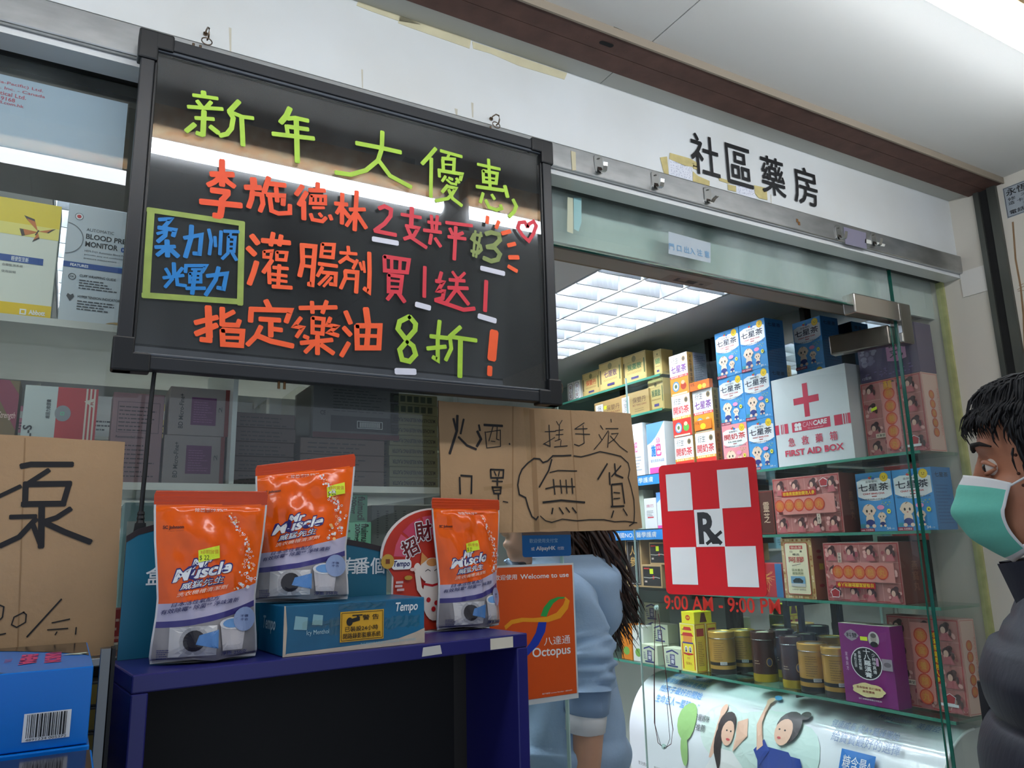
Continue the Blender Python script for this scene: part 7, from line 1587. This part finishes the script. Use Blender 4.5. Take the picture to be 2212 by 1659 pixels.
def base_body(m, H, sh, arms, headc, headscale=1.0, hip=.165, chest=.17, lean=0.0):
    mb = MB(); k = H/1.70
    hx, hy, hz = headc
    # head by slices about eye level
    sl = [(-.118, -.078, -.040, .024), (-.106, -.090, -.005, .042), (-.085, -.094, .030, .054), (-.060, -.094, .055, .062), (-.035, -.093, .078, .067), (-.010, -.086, .092, .071), (.012, -.088, .098, .074), (.032, -.095, .101, .076), (.055, -.092, .103, .077), (.076, -.080, .098, .073), (.094, -.058, .082, .060), (.106, -.030, .055, .040), (.112, -.005, .025, .015)]
    rings(mb, [(hx, hy+(f+b)/2*headscale, hz+z*headscale, w*headscale, (b-f)/2*headscale, (b-f)/2*headscale) for z, f, b, w in sl], m, 28, 2.2)
    s_ = headscale
    mb.tube([(hx, hy-.084*s_, hz+.022*s_), (hx, hy-.096*s_, hz-.008*s_), (hx, hy-.106*s_, hz-.034*s_), (hx, hy-.100*s_, hz-.046*s_)], [.010, .010, .012, .009], m, 10)          # nose
    mb.tube([(hx-.024, hy-.088*s_, hz-.072*s_), (hx, hy-.098*s_, hz-.070*s_), (hx+.024, hy-.088*s_, hz-.072*s_)], [.006, .010, .006], m, 8)                                        # mouth
    for q in (-1, 1):
        mb.tube([(hx+q*.052, hy-.075*s_, hz+.028*s_), (hx+q*.030, hy-.092*s_, hz+.032*s_), (hx+q*.012, hy-.095*s_, hz+.028*s_)], [.005, .006, .005], m, 8)                        # brow ridge
        ball(mb, (hx+q*.040, hy-.062*s_, hz-.028*s_), .020, m, 8, (1, 1, .9))                                                                                                       # cheekbone
        mb.tube([(hx+q*.074*s_, hy+.010, hz+.022), (hx+q*.084*s_, hy+.024, hz+.016), (hx+q*.084*s_, hy+.026, hz-.008), (hx+q*.076*s_, hy+.014, hz-.030)], [.007, .011, .011, .007], m, 8)   # ear
    nz = sh[2]
    mb.tube([(hx, hy+.030, hz-.07), (hx, (hy+.03+sh[1])/2, (hz-.07+nz)/2+.01), (0, sh[1], nz-.02)], [.056*s_, .055*s_, .075], m, 16)
    # trunk
    rings(mb, [(0, .0, .80*k, hip*.92, .11, .12), (0, 0, .90*k, hip, .115, .125), (0, 0, 1.00*k, hip*.93, .11, .11), (0, -.002, 1.10*k, chest*.88, .105, .10), (0, sh[1]*.5, 1.22*k, chest, .115, .11), (0, sh[1]*.8, nz-.10, chest*1.04, .11, .11), (0, sh[1], nz-.04, chest*.92, .085, .085), (0, sh[1], nz, chest*.45, .06, .06)], m, 28, 2.3)
    for q in (-1, 1):
        x = q*hip*.52
        mb.tube([(x, .0, .84*k), (x, -.004, .66*k), (x, -.008, .48*k), (x, .004, .30*k), (x, .012, .09*k)], [.088, .080, .056, .052, .038], m, 14)
        mb.tube([(x, .035, .035), (x, -.03, .040), (x, -.10, .030), (x, -.15, .024)], [.034, .036, .036, .024], m, 12)
    for q, pts, rad in arms:
        mb.tube(pts, rad, m, 14)
        d = Vector(pts[-1])-Vector(pts[-2]); hand(mb, pts[-1], d, -q, m, .95*k)
    return mb
# ---------------------------------------------------------------- man in a quilted jacket
MRZ = math.radians(207.0); MH = Vector((1.171, -.771, 0)); EYE = 1.588
hc = (0, -.005, EYE)
shm = (0, .012, 1.435)
larm = [(.19, .02, 1.40), (.235, .03, 1.28), (.262, .035, 1.12), (.262, .0, .98), (.255, -.03, .86)]
rarm = [(-x, y, z) for x, y, z in larm]
rad = [.058, .055, .046, .042, .030]
bm_ = base_body(SKM, 1.71, shm, [(1, larm, rad), (-1, rarm, rad)], hc, 1.0, .16, .175)
man = fuse(bm_, 'person', SKM, .005, 6, None, MH, MRZ)
tag(man, 'man in a navy quilted jacket and teal face mask looking into the shop', 'person')
# eyes and brows
for q in (-1, 1):
    mb = MB(); c = (q*.031, hc[1]-.0765, EYE+.001); ball(mb, c, .0125, M((222, 214, 204), rough=.2, name='eye_white'), 10); ball(mb, (c[0]+q*.0, c[1]-.0068, c[2]), .0078, M((30, 20, 16), rough=.15, name='iris_dark'), 8); mb.build('eye', man)
    mb = MB(); mb.tube([(q*.050, hc[1]-.074, EYE+.000), (q*.040, hc[1]-.084, EYE+.007), (q*.029, hc[1]-.0880, EYE+.008), (q*.018, hc[1]-.086, EYE+.004)], [.002, .0036, .0036, .002], SKM, 8); mb.tube([(q*.048, hc[1]-.075, EYE-.003), (q*.039, hc[1]-.083, EYE-.007), (q*.028, hc[1]-.0865, EYE-.008), (q*.018, hc[1]-.086, EYE-.003)], [.002, .003, .003, .002], SKM, 8); mb.build('eyelid', man)
    mb = MB(); mb.tube([(q*.057, hc[1]-.076, EYE+.027), (q*.044, hc[1]-.0895, EYE+.033), (q*.028, hc[1]-.0985, EYE+.033), (q*.014, hc[1]-.1000, EYE+.028)], [.0012, .0030, .0036, .0026], M((30, 23, 20), rough=.9, name='brow_hair'), 8); mb.build('eyebrow', man)
# moles
for a, z in ((.060, -.012), (.066, -.028), (.0655, .012), (.062, -.062)):
    ball(MB(), (0, 0, 0), 1, SKM, 4)
    mb = MB(); ball(mb, (a+.004, hc[1]-.052+abs(z)*.2, EYE+z), .0022, M((70, 40, 30), rough=.7, name='mole'), 6); mb.build('mole', man)
# hair: a shaped cap and many short locks
HM = M((16, 15, 16), rough=.62, spec=.3, noise=.5, nscale=60, bump=.5, bscale=140, stretch=(1, 1, .4), noise_col=(38, 38, 40), name='black_hair')
mb = MB()
def skull(a, z, g=0.0):
    """point on the head shell: a = 0 front, PI back (local), z above the eyes"""
    zz = max(-.06, min(.115, z)); tb = [(-.06, -.094, .055, .064), (-.01, -.086, .092, .071), (.032, -.095, .101, .076), (.055, -.092, .103, .077), (.076, -.080, .098, .073), (.094, -.058, .082, .060), (.106, -.030, .055, .040), (.115, 0, .02, .010)]
    for (z0, f0, b0, w0), (z1, f1, b1, w1) in zip(tb, tb[1:]):
        if zz <= z1:
            t = (zz-z0)/(z1-z0); f = f0+(f1-f0)*t; b = b0+(b1-b0)*t; w = w0+(w1-w0)*t; break
    cy = (f+b)/2; ry = (b-f)/2
    return Vector(((w+g)*math.sin(a), hc[1]+cy-(ry+g)*math.cos(a), EYE+z+(g if z > .09 else 0)))
def hairline(a):
    a = abs((a+PI) % (2*PI)-PI)
    ks = [(0, .080), (.45, .079), (.75, .070), (.92, .048), (1.10, .010), (1.28, -.028), (1.7, -.030), (2.0, -.045), (PI, -.060)]
    for (p, x), (q, y) in zip(ks, ks[1:]):
        if a <= q: return x+(y-x)*(a-p)/(q-p)
    return -.06
def cap(u, v):
    a = 2*PI*u; z0 = hairline(a); z = z0+(.117-z0)*(v**.85); g = .017*min(1, v*4+.25)+.004*math.sin(a*9+v*7)*(1-v)*v*3
    return skull(a, z, g)
mb.grid(cap, 72, 22, HM)
r2 = random.Random(12)
def lock(a, z, da, dz, ln, w0, out=.016):
    pts = []
    for k in range(5):
        t = k/4; p = skull(a+da*t, z+dz*t, out*(1-.15*t)+.007*math.sin(PI*t)); pts.append(p)
    mb.tube(pts, [w0*.7, w0, w0*.85, w0*.55, w0*.12], HM, 5)
for i in range(1100):
    a = r2.uniform(-PI, PI); hl = hairline(a); z = hl+(.114-hl)*r2.random()**.8
    lock(a, z, r2.uniform(-.06, .06)-.10*math.sin(a)*0, -r2.uniform(.022, .045), 0, r2.uniform(.0012, .0021), .0155)
for i in range(90):     # fringe falling forward over the forehead
    a = r2.uniform(-1.0, 1.0); z = r2.uniform(.084, .098); p0 = skull(a, z, .017)
    dr = Vector((math.sin(a)*.3+r2.uniform(-.2, .2), -1.0, -.30-r2.random()*.5)).normalized(); ln = r2.uniform(.018, .034)
    pts = [p0, p0+dr*ln*.4+Vector((0, 0, .002)), p0+dr*ln*.75+Vector((0, 0, -.003)), p0+dr*ln+Vector((0, .002, -.012-r2.random()*.008))]
    mb.tube(pts, [.0022, .0019, .0012, .0003], HM, 5)
mb.build('hair', man)
# mask
TEALM = M((112, 206, 186), rough=.75, noise=.05, nscale=30, bump=.1, bscale=160, name='mask_cloth'); MW = M((232, 234, 234), rough=.7, name='mask_white')
def msk(u, v):      # u across (-1..1), v down 0..1
    a = u*(1.15-.18*abs(v-.35)); zt = -.006-.018*abs(u)**1.5; zb = -.128+.016*abs(u)**2
    z = zt+(zb-zt)*v
    p = skull(a*.92, max(z, -.058), .0)
    front = math.exp(-(u*1.9)**2)
    bulge = .009+.028*front*math.sin(PI*min(1, v*.80+.22))**.8+.006*math.sin(PI*v)
    y = p.y-bulge; x = p.x*(1.06 if z > -.06 else 1.06-.16*max(0, (-.06-z)/.06)); 
    if z < -.06: y += .034*((-.06-z)/.07)**1.8
    pl = .0016*math.sin(v*PI*6)*(1 if .15 < v < .85 else 0)*(1-abs(u)**4)
    return (x*1.0+(.004 if u > 0 else -.004)*abs(u), y-pl, EYE+z)
mb = MB(); mb.grid(lambda i, j: msk(2*i-1, j), 40, 36, TEALM, True, lambda i, j: MW if (j < .10 or j > .94 or i < .035 or i > .965) else TEALM)
mo = mb.build('face_mask', man); sol = mo.modifiers.new('thick', 'SOLIDIFY'); sol.thickness = .0012
for q in (-1, 1):
    A = Vector(msk(q*.99, .04)); B = Vector(msk(q*.97, .93)); E1 = Vector((q*.083, hc[1]+.024, EYE+.018)); E2 = Vector((q*.083, hc[1]+.026, EYE-.026))
    MB().tube([A, A.lerp(E1, .5)+Vector((q*.004, 0, 0)), E1], .0016, MW, 6).build('ear_loop', mo); MB().tube([B, B.lerp(E2, .5)+Vector((q*.006, 0, 0)), E2], .0016, MW, 6).build('ear_loop', mo)
# jacket, quilted
JK = M((25, 30, 46), rough=.6, noise=.12, nscale=30, bump=.18, bscale=45, stretch=(2.2, 2.2, .5), name='navy_nylon'); JKI = M((16, 18, 28), rough=.7, name='jacket_lining')
def quilt(z, per=.118): return abs(math.sin(PI*(z-.80)/per))**.6
def torso(u, v):
    a = 2*PI*u; z = .80+(1.425-.80)*v
    ks = [(.80, .215, .150, .150), (.95, .212, .150, .150), (1.10, .218, .148, .150), (1.22, .228, .146, .150), (1.32, .226, .132, .140), (1.38, .190, .112, .120), (1.425, .105, .082, .085)]
    for (z0, x0, f0, b0), (z1, x1, f1, b1) in zip(ks, ks[1:]):
        if z <= z1+1e-9:
            t = (z-z0)/(z1-z0); rx = x0+(x1-x0)*t; rf = f0+(f1-f0)*t; rb = b0+(b1-b0)*t; break
    q = .020*quilt(z)*(1 if z < 1.36 else .4)
    s = -math.cos(a); c = math.sin(a); cy = .016
    return ((rx+q)*math.copysign(abs(c)**.85, c), cy+((rf if s < 0 else rb)+q)*math.copysign(abs(s)**.9, s)-.03*0, z)
mb = MB(); mb.grid(torso, 72, 110, JK)
jk = mb.build('jacket', man)
for q, pts in ((1, larm), (-1, rarm)):
    P = [Vector(p) for p in pts]; fine = []
    for i in range(len(P)-1):
        for k in range(14): fine.append(P[i].lerp(P[i+1], k/14))
    fine.append(P[-1]); tot = len(fine); rr_ = [(.072-.022*i/tot)+.014*abs(math.sin(PI*i/12.0))**.6 for i in range(tot)]
    rr_[0] = .045; fine[0] = fine[0]+Vector((-q*.03, 0, .012))
    MB().tube(fine, rr_, JK, 18).build('sleeve', jk)
def collar(u, v, g):
    a = .45+(2*PI-.9)*u; r_ = .083+.004*v+g; z = 1.405+.070*v+.018*math.cos(a)*-1*v
    return (r_*math.sin(a)*1.05, .010-.012*v-(r_+.006)*math.cos(a), z)
mb = MB(); mb.grid(lambda u, v: collar(u, v, .010), 36, 6, JK); mb.grid(lambda u, v: collar(1-u, v, 0), 36, 6, JKI); mb.grid(lambda u, v: Vector(collar(u, 1, .010)).lerp(Vector(collar(u, 1, 0)), v), 36, 2, JK)
mb.build('collar', jk)
MB().box(-.006, .006, -.140, -.130, .80, 1.30, M((20, 20, 24), rough=.4, name='zip_black')).build('zip', jk)
# trousers and shoes
TRM = M((38, 40, 46), rough=.8, noise=.1, nscale=30, name='dark_trousers'); SHM = M((24, 22, 22), rough=.5, name='dark_shoes')
def trousers(par, m, hip, k):
    mb = MB(); rings(mb, [(0, 0, .78*k, hip*1.02, .125, .135), (0, 0, .86*k, hip*1.05, .13, .14), (0, 0, .95*k, hip*1.02, .125, .13)], m)
    for q in (-1, 1): x = q*hip*.52; mb.tube([(x, 0, .84*k), (x, -.004, .66*k), (x, -.008, .48*k), (x, .004, .30*k), (x, .010, .10*k), (x, .008, .065)], [.098, .090, .068, .064, .056, .058], m, 18)
    mb.build('trousers', par)
    for q in (-1, 1): x = q*hip*.52; MB().tube([(x, .055, .040), (x, .03, .046), (x, -.04, .046), (x, -.11, .036), (x, -.165, .026)], [.030, .041, .043, .043, .026], SHM, 14).bbox(x-.045, x+.045, -.185, .085, .0, .012, SHM, .005).build('shoe', par)
trousers(man, TRM, .16, 1.0)

# ---------------------------------------------------------------- woman in a pale blue hoodie
WRZ = math.radians(-101.0); WL = Vector((1.085, .43, 0)); WE = 1.565
hw_ = (0, -.015, WE); shw = (0, .005, 1.405)
la = [(.155, .01, 1.375), (.182, .025, 1.25), (.195, .020, 1.10), (.190, .004, .96), (.180, -.020, .835)]
ra = [(-.155, .01, 1.375), (-.185, .01, 1.25), (-.20, -.03, 1.12), (-.17, -.16, 1.05), (-.12, -.26, 1.06)]
rw = [.046, .043, .037, .033, .024]
wom = fuse(base_body(SKW, 1.68, shw, [(1, la, rw), (-1, ra, rw)], hw_, .93, .155, .148), 'person', SKW, .0065, 3, None, WL, WRZ)
tag(wom, 'woman in a pale blue hoodie with long brown hair standing in the doorway', 'person')
for q in (-1, 1):
    mb = MB(); c = (q*.029, hw_[1]-.073, WE+.002); ball(mb, c, .0115, M((222, 214, 204), rough=.2, name='eye_white'), 8); ball(mb, (c[0], c[1]-.007, c[2]), .006, M((30, 20, 16), rough=.15, name='iris_dark'), 6); mb.build('eye', wom)
HD = M((166, 194, 224), rough=.85, noise=.08, nscale=12, bump=.15, bscale=140, name='pale_blue_fleece'); HDD = M((138, 164, 196), rough=.85, name='rib_knit')
def htor(u, v):
    a = 2*PI*u; z = .93+(1.40-.93)*v
    ks = [(.93, .175, .150, .165), (1.02, .196, .160, .175), (1.12, .190, .150, .165), (1.24, .184, .138, .150), (1.32, .172, .118, .130), (1.37, .140, .098, .105), (1.40, .088, .075, .078)]
    for (z0, x0, f0, b0), (z1, x1, f1, b1) in zip(ks, ks[1:]):
        if z <= z1+1e-9:
            t = (z-z0)/(z1-z0); rx = x0+(x1-x0)*t; rf = f0+(f1-f0)*t; rb = b0+(b1-b0)*t; break
    w = .006*math.sin(5*a+14*z)+.004*math.sin(9*a-31*z+1)+(.010*abs(math.sin(z*40+a)) if z < 1.04 else 0)
    s = -math.cos(a); c = math.sin(a)
    return ((rx+w)*c, .008+((rf if s < 0 else rb)+w)*s, z)
mb = MB(); mb.grid(htor, 72, 70, HD); hd = mb.build('hoodie', wom)
mb = MB(); rings(mb, [(0, .008, .885, .160, .138, .150), (0, .008, .93, .172, .148, .162), (0, .008, .945, .172, .148, .162)], HDD); mb.build('waistband', hd)
for q, pts in ((1, la), (-1, ra)):
    P = [Vector(p) for p in pts[:4]]; fine = []
    for i in range(3):
        for k in range(22): fine.append(P[i].lerp(P[i+1], k/22))
    fine = fine[:35]; tot = len(fine); vs = []; n = 28
    fine[0] = fine[0]+Vector((-q*.045, 0, .018))
    for i, p in enumerate(fine):
        t = i/tot; d = (fine[min(i+1, tot-1)]-fine[max(i-1, 0)]).normalized(); x = d.cross(Vector((0, 1, 0))).normalized(); y = d.cross(x)
        base = .056+.008*math.sin(PI*min(1, t*1.1))+(.006 if t > .55 else 0)
        for j in range(n):
            a = 2*PI*j/n; ru = (.0060*math.sin(2*PI*(t*6.0+.34*math.sin(a+q)+.16*math.sin(2*a+1)))+.0045*math.sin(2*PI*(t*9.5-.40*math.sin(a+1.2))+2))*max(0, min(1, (t-.38)/.2)) + .005*math.sin(3*a+t*11)*(1-t)
            vs.append(p+x*((base+ru)*math.cos(a))+y*((base+ru)*math.sin(a)))
    MB().add(vs, [(i*n+j, i*n+(j+1) % n, (i+1)*n+(j+1) % n, (i+1)*n+j) for i in range(tot-1) for j in range(n)], HD, True).build('sleeve', hd)
    e = fine[-1]; d = (P[3]-P[2]).normalized()
    MB().tube([e-d*.016, e-d*.004, e+d*.045, e+d*.052], [.050, .0545, .0530, .047], HDD, 24).build('rib_cuff', hd)
    MB().tube([e+d*.044, e+d*.056, e+d*.086, e+d*.092], [.046, .049, .0475, .042], M((226, 228, 230), rough=.85, name='white_cotton'), 24).build('shirt_cuff', hd)
# hood lying on the back
def hood(u, v):
    a = -2.3+4.6*u; r_ = .090+.100*math.sin(PI*min(1, v*.85+.08))*max(.30, math.cos(a*.62)); dz = .070-.24*v*max(.30, math.cos(a*.6))
    w = .007*math.sin(7*v+3*a)+.006*math.sin(11*v-2*a)
    return ((r_+w)*math.sin(a)*1.05, .012+(r_+w)*math.cos(a)*1.05, 1.400+dz+.012*math.sin(PI*v))
mb = MB(); mb.grid(hood, 44, 26, HD); ho = mb.build('hood', hd); sol = ho.modifiers.new('t', 'SOLIDIFY'); sol.thickness = .012
mb = MB(); rings(mb, [(0, .012, .80, .162, .140, .150), (0, .012, .87, .168, .145, .156), (0, .012, .90, .160, .138, .148)], M((226, 228, 230), rough=.85, name='white_cotton')); mb.build('shirt_hem', wom)
trousers(wom, M((62, 76, 104), rough=.8, noise=.15, nscale=40, name='denim'), .155, .985)
# long loose hair
WH = M((70, 44, 32), rough=.42, noise=.5, nscale=30, bump=.3, bscale=90, stretch=(1, 1, .25), noise_col=(34, 22, 18), name='brown_hair')
mb = MB(); hcc = Vector(hw_)
def wcap(u, v):
    a = 2*PI*u; z = -.075+.190*v if math.cos(a) < .35 else .045+.070*v
    zz = max(-.06, min(.114, z)); sv = skull(a, zz, .016); return Vector((sv.x*.95, (sv.y-hc[1])*.95+hw_[1], WE+z*.95+(.01 if v > .9 else 0)))
mb.grid(wcap, 56, 18, WH)
r3 = random.Random(31)
for i in range(430):
    a = PI+.45+r3.gauss(0, .60); z = r3.uniform(-.06, .06); s0 = skull(a, z, .014); p = Vector((s0.x*.95, (s0.y-hc[1])*.95+hw_[1], WE+z*.95)); pts = [p]; ln = r3.uniform(.20, .33); out = r3.uniform(.06, .19)
    sx = r3.gauss(0, .012)
    for k in range(1, 8):
        t = k/7; pts.append(Vector((p.x*(1+.15*t)+sx*t+.010*math.sin(6*t+(i//9)), p.y+out*(t**.8)*1.0+.016*math.sin(5.5*t+(i//9)*.9), p.z-ln*t)))
    w = r3.uniform(.003, .0065); mb.tube(pts, [w*.8, w, w, w*.95, w*.85, w*.7, w*.45, w*.1], WH, 5)
mb.build('hair', wom)
